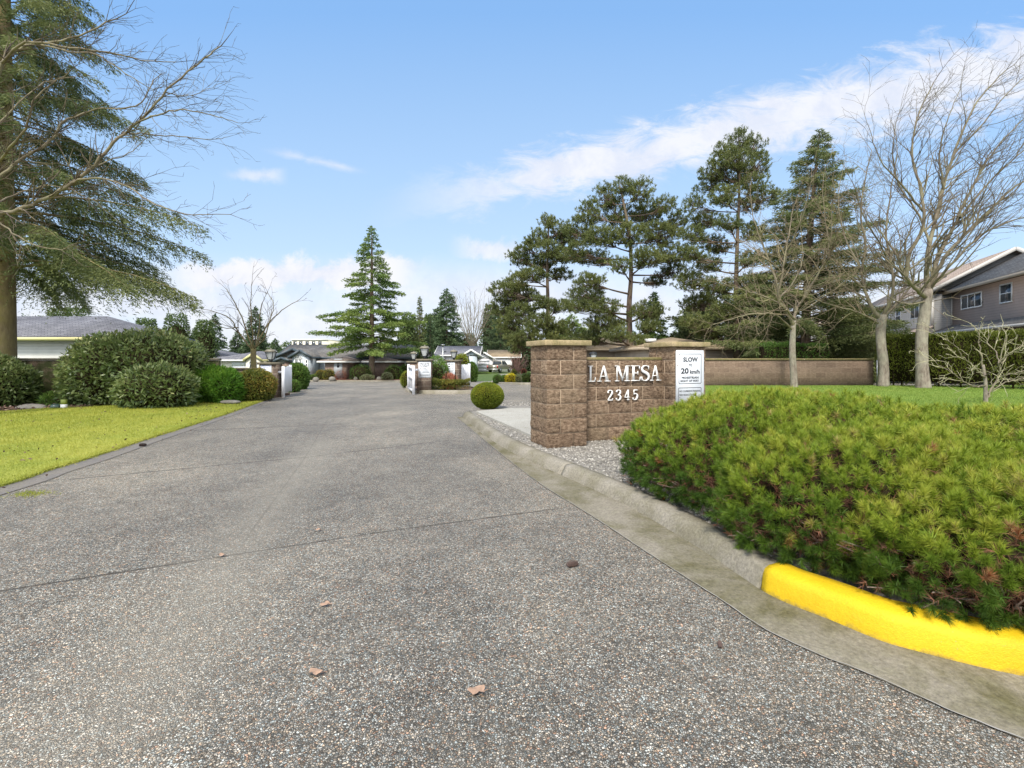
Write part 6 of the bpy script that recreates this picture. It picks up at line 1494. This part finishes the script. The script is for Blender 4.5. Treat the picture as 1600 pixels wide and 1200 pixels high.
# beige house behind the block fence
D = 26; gz = g(D); X = lambda px: hx(px, D); Z = lambda py: CAMH - (py - 560) / 720 * D
root = thing('house', 'low beige sided house with tan roof behind the block fence', 'house', (X(1080), D, gz)); hwall(root, 'wall', M['beige'], X(1005), X(1146), D, D + 7, gz - .2, Z(542)); hip_roof(root, M['rooftan'], X(1005), X(1140), D, D + 7, Z(541), .22, .35, M['fascia_t'])
mb = MB(); mb.box(X(1019), X(1034), D + 1.0, D + 1.6, Z(533), Z(528)); mb.build('skylight', M['white_metal'], root)
D = 36; gz = g(D); X = lambda px: hx(px, D); Z = lambda py: CAMH - (py - 560) / 720 * D
root = thing('house', 'low beige house with small white windows seen above the sign wall', 'house', (X(950), D, gz)); hwall(root, 'wall', M['beige'], X(880), X(1030), D, D + 7, gz - .2, Z(545)); hip_roof(root, M['rooftan'], X(880), X(1030), D, D + 7, Z(544), .30, .4, M['fascia_t'])
for a, b_ in ((962, 970), (978, 985), (996, 1004)): window(root, X(a), X(b_), Z(558), Z(549), D, 0)

# two-storey house on the right
A0 = np.array([30.5, 32.0]); dA = np.array([-2.5, -6.5]); dA /= np.linalg.norm(dA); rot = math.atan2(dA[1], dA[0]) # local x runs towards the camera along the facade
# local frame: x along facade towards viewer, y into the house
def house_local(label, o, pieces):
    root = local_thing('house', label, 'house'); pieces(root); place(root, (o[0], o[1], 0), rot); return root
EZ = 5.85
def pA(root):
    g0 = -.7
    hwall(root, 'wall', M['shingle_side'], 0, 17, 0, 10, g0, EZ - .02)
    hwall(root, 'corner_board', M['fascia_g'], -.01, .14, -.02, .1, 3.55, EZ - .1)
    # roof: two slopes, ridge along x
    gable_roof(root, M['roofdark'], 0, 17, 0, 10, EZ + .22, .58, 'x', .45, .16, M['fascia_t'], M['shingle_side'])
    def along(px): # local x where the facade crosses that bearing
        u = (px - CX) / F; return (u * A0[1] - A0[0]) / (dA[0] - u * dA[1])
    for a, b_, z0, z1, mu, cr in ((1502.5, 1535, 4.55, 5.5, 2, 0), (1563, 1582.5, 4.5, 5.62, 0, 1)):
        window(root, along(a), along(b_), z0, z1, 0, mu, cr)
    for a, b_ in ((1462, 1480), (1520, 1550)): pass
    window(root, .4, 1.8, 1.9, 3.05, 0, 1, 0); window(root, 3.4, 5.2, 1.6, 3.05, 0, 1, 0)
    # skirt roof between the storeys
    mb = MB(); x0, x1 = -.2, 17; v = [(x0, -1.15, 3.12), (x1, -1.15, 3.12), (x1, .01, 3.62), (x0, .01, 3.62), (x0, -1.15, 3.0), (x1, -1.15, 3.0), (x1, .01, 3.48), (x0, .01, 3.48)]
    mb.add(v, [(0, 1, 2, 3), (4, 7, 6, 5), (0, 4, 5, 1), (0, 3, 7, 4), (1, 5, 6, 2)]); s = mb.build('skirt_roof', M['roofdark'], root)
    mb = MB(); mb.bar((x0, -1.2, 3.03), (x1, -1.2, 3.03), .07, .16); mb.build('gutter', M['fascia_g'], s)
    mb = MB(); mb.box(9.5, 10.3, 1.5, 2.2, 6.9, 7.2); mb.build('roof_vent', M['iron'], root)
house_local('two-storey house with brownish shingle walls and dark roof at the right edge', A0, pA)
B0 = np.array([29.5, 32.4])
def pB(root):
    # B stretches away from the viewer: local x negative
    hwall(root, 'wall', M['greysiding'], -14, -.0, 0, 8.5, -.7, EZ - .02)
    hwall(root, 'end_wall_board', M['fascia_g'], -.1, .012, -.02, .14, 3.4, EZ - .1)
    gable_roof(root, M['roofbrown'], -14, 0, 0, 8.5, EZ + .22, .58, 'x', .45, .16, M['fascia_g'], M['greysiding'])
    def along(px): u = (px - CX) / F; return (u * B0[1] - B0[0]) / (dA[0] - u * dA[1])
    for a, b_, z0, z1, mu, cr in ((1400, 1408, 4.2, 5.35, 0, 1), (1423, 1437, 4.3, 5.45, 1, 0), (1385, 1391, 4.2, 5.3, 0, 0)): window(root, along(a), along(b_), z0, z1, 0, mu, cr)
    for a, b_ in ((1398, 1408), (1420, 1436)): window(root, along(a), along(b_), 1.4, 2.9, 0, 1, 0)
    mb = MB(); x0, x1 = -14, .2; v = [(x0, -1.15, 3.12), (x1, -1.15, 3.12), (x1, .01, 3.62), (x0, .01, 3.62), (x0, -1.15, 3.0), (x1, -1.15, 3.0), (x1, .01, 3.48), (x0, .01, 3.48)]
    mb.add(v, [(0, 1, 2, 3), (4, 7, 6, 5), (0, 4, 5, 1), (0, 3, 7, 4), (1, 5, 6, 2)]); s = mb.build('skirt_roof', M['roofbrown'], root)
    mb = MB(); mb.bar((x0, -1.2, 3.03), (x1, -1.2, 3.03), .07, .16); mb.build('gutter', M['fascia_g'], s)
    mb = MB()
    for x in (-3, -6.5): mb = MB(); mb.tube([(x, 2, 6.9), (x, 2, 7.5)], .08, 8); mb.build('roof_vent', M['iron'], root)
house_local('grey sided two-storey house with brown roof behind the right leafless trees', B0, pB)
# pale house wall glimpsed behind the cedar
D = 38; root = thing('house', 'pale house mostly hidden behind the broad cedar above the fence', 'house', (hx(1320, D), D, g(D))); hwall(root, 'wall', M['greysiding'], hx(1268, D), hx(1368, D), D, D + 8, -1, 4.0); hip_roof(root, M['roofbrown'], hx(1268, D), hx(1368, D), D, D + 8, 4.05, .4, .4, M['fascia_g'])
window(root, hx(1352, D), hx(1360, D), 1.6, 2.8, D, 0)
for px, py0, py1, D, lb in ((692, 538, 560, 50, 'slender grey lamp post with a flat top behind the island'), (906, 520, 535, 40, 'grey lamp post with a flat head seen above the near sign pillar')):
    gz = g(D); zt = CAMH + (560 - py0) / 720 * D; x = hx(px, D); root = thing('street_lamp', lb, 'street lamp', (x, D, gz))
    mb = MB(); mb.tube([(x, D, gz), (x, D, zt - .1)], .06, 8); mb.build('pole', M['steel'], root); mb = MB(); mb.tube([(x, D, zt - .22), (x, D, zt - .03), (x, D, zt)], [.13, .24, .20], 12); mb.build('lamp_head', M['steel'], root)
# utility items in the left bed
mb = MB(); p = gp(100, 638, .07); x, y = p.x, p.y
root = thing('utility_marker', 'small marker post, white below and green above, in the left bed', 'marker', (x, y, .06)); mb.box(x - .055, x + .055, y - .04, y + .04, .05, .17); mb.build('marker_base', M['white_metal'], root); mb = MB(); mb.box(x - .052, x + .052, y - .037, y + .037, .1705, .29); mb.build('marker_head', m_plain('marker_green', (.22, .27, .05), .6), root)
mb = MB(); p = gp(87, 638, .07); blob(mb, (p.x, p.y, .11), (.11, .1, .075), 3, .02); tag(mb.build('garden_lamp', m_plain('dark_green_metal', (.04, .07, .06), .3), smooth=True, loc=(p.x, p.y, .06)), 'dark domed garden lamp beside the marker post', 'lamp')
mb = MB(); p = gp(50, 638, .07); blob(mb, (p.x, p.y, .09), (.34, .2, .09), 3, .16, 2, 3); tag(mb.build('flat_rock', M['rock'], loc=(p.x, p.y, .06)), 'flat grey rock beside the fir trunk', 'rock')
for i, (px, py, s, lb) in enumerate([(360, 630, .3, 'pale flat stone at the lawn corner near the juniper'), ]):
    mb = MB(); p = gp(px, py, .05); blob(mb, (p.x, p.y, .08), (s, s * .5, .06), 2, .12, 2, i); tag(mb.build('flat_rock', M['rock'], loc=(p.x, p.y, .06)), lb, 'rock')

# planting bed before the blue house
D = 45.2; bedp = [(X_ / 1.0, y_) for X_, y_ in [(hx(478, 45), 45.0), (hx(520, 44.8), 44.6), (hx(590, 44.6), 44.5), (hx(632, 44.8), 44.8), (hx(640, 48), 48.3), (hx(470, 49), 48.6)]]
Q = loop_kerb('planter_kerb', [tuple(p) for p in catmull(bedp + [bedp[0]], 4)[:-1]], .1, .18, M['kerb']); sheet('mulch_bed', [tuple(q) for q in Q], .12, m_concrete('reddish_mulch', (.20, .10, .07), (.12, .07, .05), .6, 5), step=2)
gz = g(46)
for a, b_, t, bt, dd, m, lf, lb, s in [(492, 510, 578, 592, 45.8, 'azalea', .09, 'orange green shrub at the corner of the arched bay', 61), (505, 523, 577, 593, 45.6, 'azalea', .09, 'golden brown mound left of the brick garage door', 62), (524, 541, 579, 593, 45.7, 'redleaf', .12, 'wispy pinkish shrub before the brick garage', 63),
        (547, 581, 569, 589, 46.0, 'greenleaf', .10, 'large rounded green shrub left of the cedar trunk', 64), (563, 585, 585, 595, 45.2, 'sageleaf', .08, 'low pale mound at the bed edge below the cedar trunk', 65), (596, 614, 582, 594, 45.4, 'sageleaf', .08, 'second low pale mound at the right end of the bed', 66),
        (600, 630, 571, 588, 46.6, 'greenleaf', .10, 'wide green shrub right of the cedar trunk', 67), (480, 500, 585, 594, 45.6, 'greenleaf', .08, 'low green cover plant at the left end of the far bed', 68)]:
    shrub('bed_shrub', lb, [pb(a, b_, t, bt + 2, dd, None, gz)], lf, lf * (.2 if m == 'redleaf' else .45), M[m], 600 if m == 'redleaf' else 1700, seed=s, core=.25 if m == 'redleaf' else .84, lump=.32 if m == 'redleaf' else .13, group='shrubs in the bed before the blue house')
for i, (px, py, s) in enumerate([(516, 594.5, .34), (553, 594, .22), (590, 594, .26), (490, 595, .3)]):
    mb = MB(); p = gp(px, py, .1); blob(mb, (p.x, p.y + .5, p.z + .1), (s, s * .6, .25), 2, .14, 2, i); tag(mb.build('boulder', M['rock'], loc=(p.x, p.y + .5, p.z)), ['largest grey boulder left of the pale low mound', 'small boulder directly left of the pale low mound', 'boulder below the cedar trunk', 'flat boulder at the left corner of the far bed'][i], 'rock', 'boulders in the far bed')
for a, b_, t, bt, dd, m, lb, s in [(622, 660, 568, 592, 50, 'greenleaf', 'round green shrub beyond the road left of the island gate', 71), (706, 735, 553, 580, 44, 'yelbox', 'large yellow green shrub behind the white car', 72), (728, 746, 566, 582, 43, 'greenleaf', 'green shrub left of the white garage door', 73), (636, 668, 562, 580, 55, 'sageleaf', 'pale shrub before the low white house', 74)]:
    shrub('garden_shrub', lb, [pb(a, b_, t, bt, dd, None, g(dd))], .16, .07, M[m], 2200, seed=s, core=.86)
sheet('verge', [tuple(gp(732, 583.5)[:2]), tuple(gp(768, 583.5)[:2]), (-3.6, 76), (-10, 76), tuple(gp(700, 582)[:2])], .03, M['lawnR'])

# ================================================================ vehicles
def wheel_set(root, xs, w, r, wid, mat_rim):
    for x in xs:
        for s in (-1, 1):
            mb = MB(); mb.tube([(x, s * w - wid / 2, r), (x, s * w + wid / 2, r)], r, 18); wh = mb.build('wheel', M['rubber'], root)
            mb = MB(); mb.tube([(x, s * (w + wid / 2 + .005) - .01, r), (x, s * (w + wid / 2 + .005) + .01, r)], r * .6, 14); mb.build('rim', mat_rim, wh)
def prism_xz(mb, prof, y0, y1, inset=None):
    n = len(prof); ins = inset or [0] * n
    V = [(p[0], y0 + i, p[1]) for p, i in zip(prof, ins)] + [(p[0], y1 - i, p[1]) for p, i in zip(prof, ins)]
    return mb.add(V, [tuple(range(n)), tuple(range(n, 2 * n))[::-1]] + [(i, n + i, n + (i + 1) % n, (i + 1) % n) for i in range(n)])
# pickup: local x forward, y to its left
tr = local_thing('pickup_truck', 'champagne coloured pickup truck parked on the far driveway', 'pickup truck')
mb = MB(); prism_xz(mb, [(-2.75, .5), (2.5, .45), (2.75, .6), (2.75, 1.0), (2.55, 1.12), (1.1, 1.18), (-2.75, 1.18)], -.95, .95); bevel(mb.build('body', M['paintsilver'], tr), .06, 2)
mb = MB(); prism_xz(mb, [(1.15, 1.185), (.45, 1.80), (-.85, 1.84), (-1.0, 1.185)], -.86, .86, [0, .14, .14, 0]); bevel(mb.build('cab', M['paintsilver'], tr), .04, 2)
mb = MB()
for s in (-1, 1):
    for a, b_ in ((-.88, -.05), (.05, .85)):
        y = lambda z: s * (.868 - (z - 1.185) / .63 * .14)
        x_hi = min(b_, .48); mb.add([(a, y(1.25) + s * .004, 1.25), (b_, y(1.25) + s * .004, 1.25), (x_hi, y(1.74) + s * .004, 1.74), (a, y(1.74) + s * .004, 1.74)], [(0, 1, 2, 3)])
mb.build('side_window', M['glass'], tr)
mb = MB(); mb.add([(-1.0, -.74, 1.27), (-1.0, .74, 1.27), (-.885, .64, 1.75), (-.885, -.64, 1.75)], [(0, 1, 2, 3)]); mb.v[0][:, 0] -= .02; mb.build('rear_window', M['glass'], tr)
mb = MB(); mb.box(-2.78, -2.752, -.78, .78, .66, 1.14); mb.build('tailgate', M['paintsilver'], tr)
mb = MB(); mb.box(-2.92, -2.76, -.93, .93, .42, .60); mb.build('rear_bumper', M['steel'], tr)
for s in (-1, 1): mb = MB(); mb.box(-2.79, -2.70, s * .87 - .07, s * .87 + .07, .72, 1.1); mb.build('tail_light', M['redlamp'], tr)
mb = MB(); mb.box(-2.5, -1.05, -.82, .82, 1.181, 1.19); mb.build('cargo_bed', M['iron'], tr)
wheel_set(tr, (-1.75, 1.75), .84, .39, .26, M['steel'])
D = 73; place(tr, (hx(781, D), D, g(D) + .03), R(67))
car = local_thing('parked_car', 'white car half hidden behind the right white gate', 'car')
mb = MB(); prism_xz(mb, [(-2.2, .35), (2.2, .35), (2.25, .7), (1.2, .92), (-1.9, .98), (-2.25, .8)], -.86, .86); bevel(mb.build('body', M['paintwhite'], car), .06, 2)
mb = MB(); prism_xz(mb, [(1.15, .93), (.5, 1.42), (-1.0, 1.46), (-1.85, .99)], -.78, .78, [0, .14, .14, 0]); bevel(mb.build('cabin', M['paintwhite'], car), .04, 2)
mb = MB()
for s in (-1, 1): mb.add([(-1.5, s * .775, 1.02), (.85, s * .775, 1.0), (.45, s * .66, 1.36), (-.95, s * .66, 1.40)], [(0, 1, 2, 3)])
mb.add([(1.12, -.7, .98), (1.12, .7, .98), (.56, .6, 1.38), (.56, -.6, 1.38)], [(0, 1, 2, 3)]); mb.add([(-1.82, -.7, 1.04), (-1.82, .7, 1.04), (-1.1, .6, 1.42), (-1.1, -.6, 1.42)], [(0, 1, 2, 3)])
mb.v = [v * [1.0, 1.0, 1] + [0, 0, 0.012] for v in mb.v]; mb.build('windows', M['glass'], car)
wheel_set(car, (-1.35, 1.35), .78, .32, .2, M['steel']); place(car, (hx(719, 58), 58, g(58)), R(70))

# ================================================================ distant woods: masses nobody could count
def woods(label, spans, leaf, mat, seed):
    r_ = np.random.default_rng(seed); mb = MB(); mw = MB()
    for (px0, px1, top, D, n) in spans:
        x0, x1 = hx(px0, D), hx(px1, D); zt = CAMH + (560 - top) / 720 * D; gz = g(D); m = max(2, int((x1 - x0) / (D * .045)))
        for i in range(m):
            cx = x0 + (x1 - x0) * (i + r_.random()) / m; cy = D + r_.uniform(0, D * .12); h = (zt - gz) * r_.uniform(.72, 1.08); rr = D * .035 * r_.uniform(.8, 1.3)
            k = n // m; d = r_.normal(size=(k, 3)); d /= np.linalg.norm(d, axis=1)[:, None]
            f = r_.random(k); P = np.column_stack([cx + d[:, 0] * rr * (1.15 - .75 * f), cy + d[:, 1] * rr * (1.15 - .75 * f), gz + h * .05 + f * h * .95])
            mb.kites(P, d * .6 + [0, 0, -.1] + r_.normal(size=(k, 3)) * .4, leaf * D * r_.uniform(.7, 1.3, k), leaf * D * .45, np.clip(r_.normal(.45, .22, k), 0, 1))
            blob(mw, (cx, cy, gz + h * .4), (rr * .7, rr * .7, h * .45), 2, .1, 1, i)
    v = mw; mb.build('x', mat) if False else None
    o = mb.build('distant_woods', mat); tag(o, label, 'woodland', None, 'stuff')
    c = v.build('wood_interior', M['core'], o, smooth=True); return o
woods('green mixed wood behind the houses left and centre', [(70, 310, 480, 55, 26000), (300, 460, 534, 110, 6000), (600, 680, 488, 95, 9000)], .0055, M['farleaf'], 3)
woods('dark evergreen wood behind the white houses and the pines', [(735, 800, 478, 95, 9000), (690, 740, 515, 90, 4000), (790, 1060, 515, 75, 14000), (1050, 1240, 500, 60, 9000), (1240, 1420, 490, 62, 8000), (-500, 40, 470, 70, 9000), (1600, 2300, 470, 75, 8000)], .0055, M['firdark'], 4)
# ================================================================ sky, sun, camera
SUN_EL, SUN_AZ = R(50), R(196)   # azimuth measured clockwise from +Y
w = bpy.data.worlds.new('World'); sc.world = w; w.use_nodes = True
nt = w.node_tree; nt.nodes.clear()
def wn_(t, **k):
    nd = nt.nodes.new('ShaderNode' + t)
    for a, b in k.items(): setattr(nd, a, b)
    return nd
def wm(op, a, b=0.0, clamp=False):
    nd = wn_('Math', operation=op); nd.use_clamp = clamp
    for i, v in enumerate((a, b)):
        if isinstance(v, bpy.types.NodeSocket): nt.links.new(v, nd.inputs[i])
        else: nd.inputs[i].default_value = v
    return nd.outputs[0]
def wmr(v, a, b, c=0.0, d=1.0, it='SMOOTHSTEP'):
    nd = wn_('MapRange'); nd.interpolation_type = it; nt.links.new(v, nd.inputs[0])
    for i, q in enumerate((a, b, c, d)): nd.inputs[i + 1].default_value = q
    return nd.outputs[0]
def wmix(f, a, b):
    nd = wn_('Mix', data_type='RGBA')
    for i, v in ((0, f), (6, a), (7, b)):
        if isinstance(v, bpy.types.NodeSocket): nt.links.new(v, nd.inputs[i])
        else: nd.inputs[i].default_value = v if i == 0 else (*v, 1)
    return nd.outputs[2]
sky = wn_('TexSky', sky_type='NISHITA'); sky.sun_disc = False; sky.sun_elevation = SUN_EL; sky.sun_rotation = SUN_AZ
sky.air_density = 1.0; sky.dust_density = 0.6; sky.ozone_density = 1.0; sky.altitude = 50
tc = wn_('TexCoord'); sp = wn_('SeparateXYZ'); nt.links.new(tc.outputs['Generated'], sp.inputs[0])
dx, dy, dz = sp.outputs
yy = wm('MAXIMUM', dy, 0.05)
u = wm('DIVIDE', dx, yy); v = wm('DIVIDE', wm('MAXIMUM', dz, 0.0), yy)      # bearings measured from due north
front = wmr(dy, 0.05, 0.3)
# layered cloud texture on a plane high above the place
zz = wm('ADD', wm('MAXIMUM', dz, 0.0), 0.12)
cb = wn_('CombineXYZ'); nt.links.new(wm('DIVIDE', dx, zz), cb.inputs[0]); nt.links.new(wm('DIVIDE', dy, zz), cb.inputs[1])
def noi(vec, s, det=7, r=0.6, dist=0.3):
    nd = wn_('TexNoise'); nt.links.new(vec, nd.inputs['Vector']); nd.inputs['Scale'].default_value = s; nd.inputs['Detail'].default_value = det
    nd.inputs['Roughness'].default_value = r; nd.inputs['Distortion'].default_value = dist; return nd.outputs[0]
cu = wn_('CombineXYZ'); nt.links.new(u, cu.inputs[0]); nt.links.new(v, cu.inputs[1])
stretch = wn_('Mapping'); nt.links.new(cu.outputs[0], stretch.inputs[0]); stretch.inputs['Rotation'].default_value = (0, 0, R(-13)); stretch.inputs['Scale'].default_value = (1.0, 2.6, 1)
n1 = noi(stretch.outputs[0], 3.2); n2 = noi(cu.outputs[0], 9.0, 8, 0.65, 0.2); n3 = noi(stretch.outputs[0], 7.5, 8, 0.7, 0.6)
def band(c0, c1, w0, w1, ua, ub, uc, ud, nz, amt, soft):
    """bright bank along v = c0 + c1 u, half width w0 + w1 u"""
    dv = wm('ABSOLUTE', wm('SUBTRACT', wm('SUBTRACT', v, wm('MULTIPLY', u, c1)), c0))
    hw = wm('ADD', wm('MULTIPLY', u, w1), w0)
    f = wm('SUBTRACT', 1.0, wm('DIVIDE', dv, wm('MAXIMUM', hw, 0.01)))
    f = wm('ADD', f, wm('MULTIPLY', wm('SUBTRACT', nz, 0.5), amt))
    f = wmr(f, 0.0, soft)
    return wm('MULTIPLY', wm('MULTIPLY', f, wmr(u, ua, ub)), wmr(u, uc, ud, 1.0, 0.0))
b1 = band(0.385, 0.225, 0.070, 0.055, -0.34, 0.12, 3.0, 4.0, n3, 2.4, 0.9)
b2 = band(0.195, 0.03, 0.045, 0.0, -0.85, -0.66, -0.27, -0.14, n2, 3.2, 0.7)
b3 = band(0.235, 0.0, 0.032, 0.0, -0.15, -0.06, -0.02, 0.06, n2, 3.0, 0.8)
b4 = band(0.398, 0.0, 0.02, 0.0, -0.64, -0.56, -0.53, -0.48, n2, 3.0, 1.0)
b5 = band(0.335, -0.22, 0.014, 0.0, -0.56, -0.45, -0.38, -0.30, n3, 3.0, 1.6)
low = wm('MULTIPLY', wmr(v, 0.14, 0.24, 1.0, 0.0), wmr(n1, 0.30, 0.60, 0.55, 1.0))
cov = wm('MAXIMUM', wm('MULTIPLY', b1, 0.92), wm('MAXIMUM', b2, wm('MAXIMUM', wm('MULTIPLY', b3, 0.8), wm('MULTIPLY', wm('MAXIMUM', b4, b5), 0.6))))
cov = wm('MAXIMUM', cov, wm('MULTIPLY', low, 0.85))
cov = wm('MULTIPLY', cov, front)
# broken cloud over the unseen rest of the sky, thickened for fill light
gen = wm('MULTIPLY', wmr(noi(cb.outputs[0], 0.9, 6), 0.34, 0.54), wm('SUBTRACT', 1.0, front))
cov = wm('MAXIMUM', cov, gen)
SKY_S = 0.10
shade = wmix(wmr(n2, 0.35, 0.62), (6.0, 6.3, 7.2), (7.1, 7.15, 7.5))
hz = wmr(v, 0.0, 0.85, 0.72, 0.10, 'LINEAR')
tint = wn_('Mix', data_type='RGBA', blend_type='MULTIPLY'); tint.inputs[0].default_value = 1; nt.links.new(sky.outputs[0], tint.inputs[6]); tint.inputs[7].default_value = (1.15, 1.52, 1.95, 1)
rp = wn_('ValToRGB'); nt.links.new(wm('MULTIPLY', v, 1.0), rp.inputs[0]); cr = rp.color_ramp
for i_, (p_, c_) in enumerate([(0.0, (5.6, 6.2, 7.1)), (0.16, (5.0, 6.0, 7.2)), (0.38, (3.9, 5.5, 7.3)), (0.75, (2.25, 4.2, 7.2))]):
    e_ = cr.elements[i_] if i_ < 2 else cr.elements.new(p_)
    e_.position = p_; e_.color = tuple(q / 10 for q in c_) + (1,)
sc10 = wn_('VectorMath', operation='SCALE'); nt.links.new(rp.outputs[0], sc10.inputs[0]); sc10.inputs['Scale'].default_value = 10
base = wmix(wm('MULTIPLY', front, 0.75), tint.outputs[2], sc10.outputs[0])
old = wmix(wm('MULTIPLY', hz, front), tint.outputs[2], (4.6, 5.9, 7.7))
shade = wmix(front, (13.0, 13.0, 13.2), shade)   # unseen cloud behind the viewer, brightened to add soft fill light
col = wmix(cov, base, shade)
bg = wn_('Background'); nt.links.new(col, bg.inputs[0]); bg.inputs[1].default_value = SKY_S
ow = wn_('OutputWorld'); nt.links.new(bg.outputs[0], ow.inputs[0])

L = bpy.data.lights.new('sun', 'SUN'); L.energy = 3.5; L.angle = R(9); L.color = (1, 0.95, 0.87)
lo = bpy.data.objects.new('sun', L); COL.objects.link(lo)
sd = Vector((math.sin(SUN_AZ) * math.cos(SUN_EL), math.cos(SUN_AZ) * math.cos(SUN_EL), math.sin(SUN_EL)))
lo.rotation_euler = (-sd).to_track_quat('-Z', 'Y').to_euler(); lo.location = (0, -5, 30)

cam = bpy.data.cameras.new('camera'); co = bpy.data.objects.new('camera', cam); COL.objects.link(co)
cam.sensor_width = 36; cam.lens = 16.2; co.location = (0, 0, CAMH); co.rotation_euler = (R(90), 0, 0)
cam.shift_y = -40 / 1600; cam.clip_end = 4000; cam.clip_start = 0.05
sc.camera = co
sc.view_settings.view_transform = 'Standard'; sc.view_settings.look = 'None'; sc.view_settings.gamma = 1; sc.view_settings.exposure = 0.45
sc.render.engine = 'CYCLES'
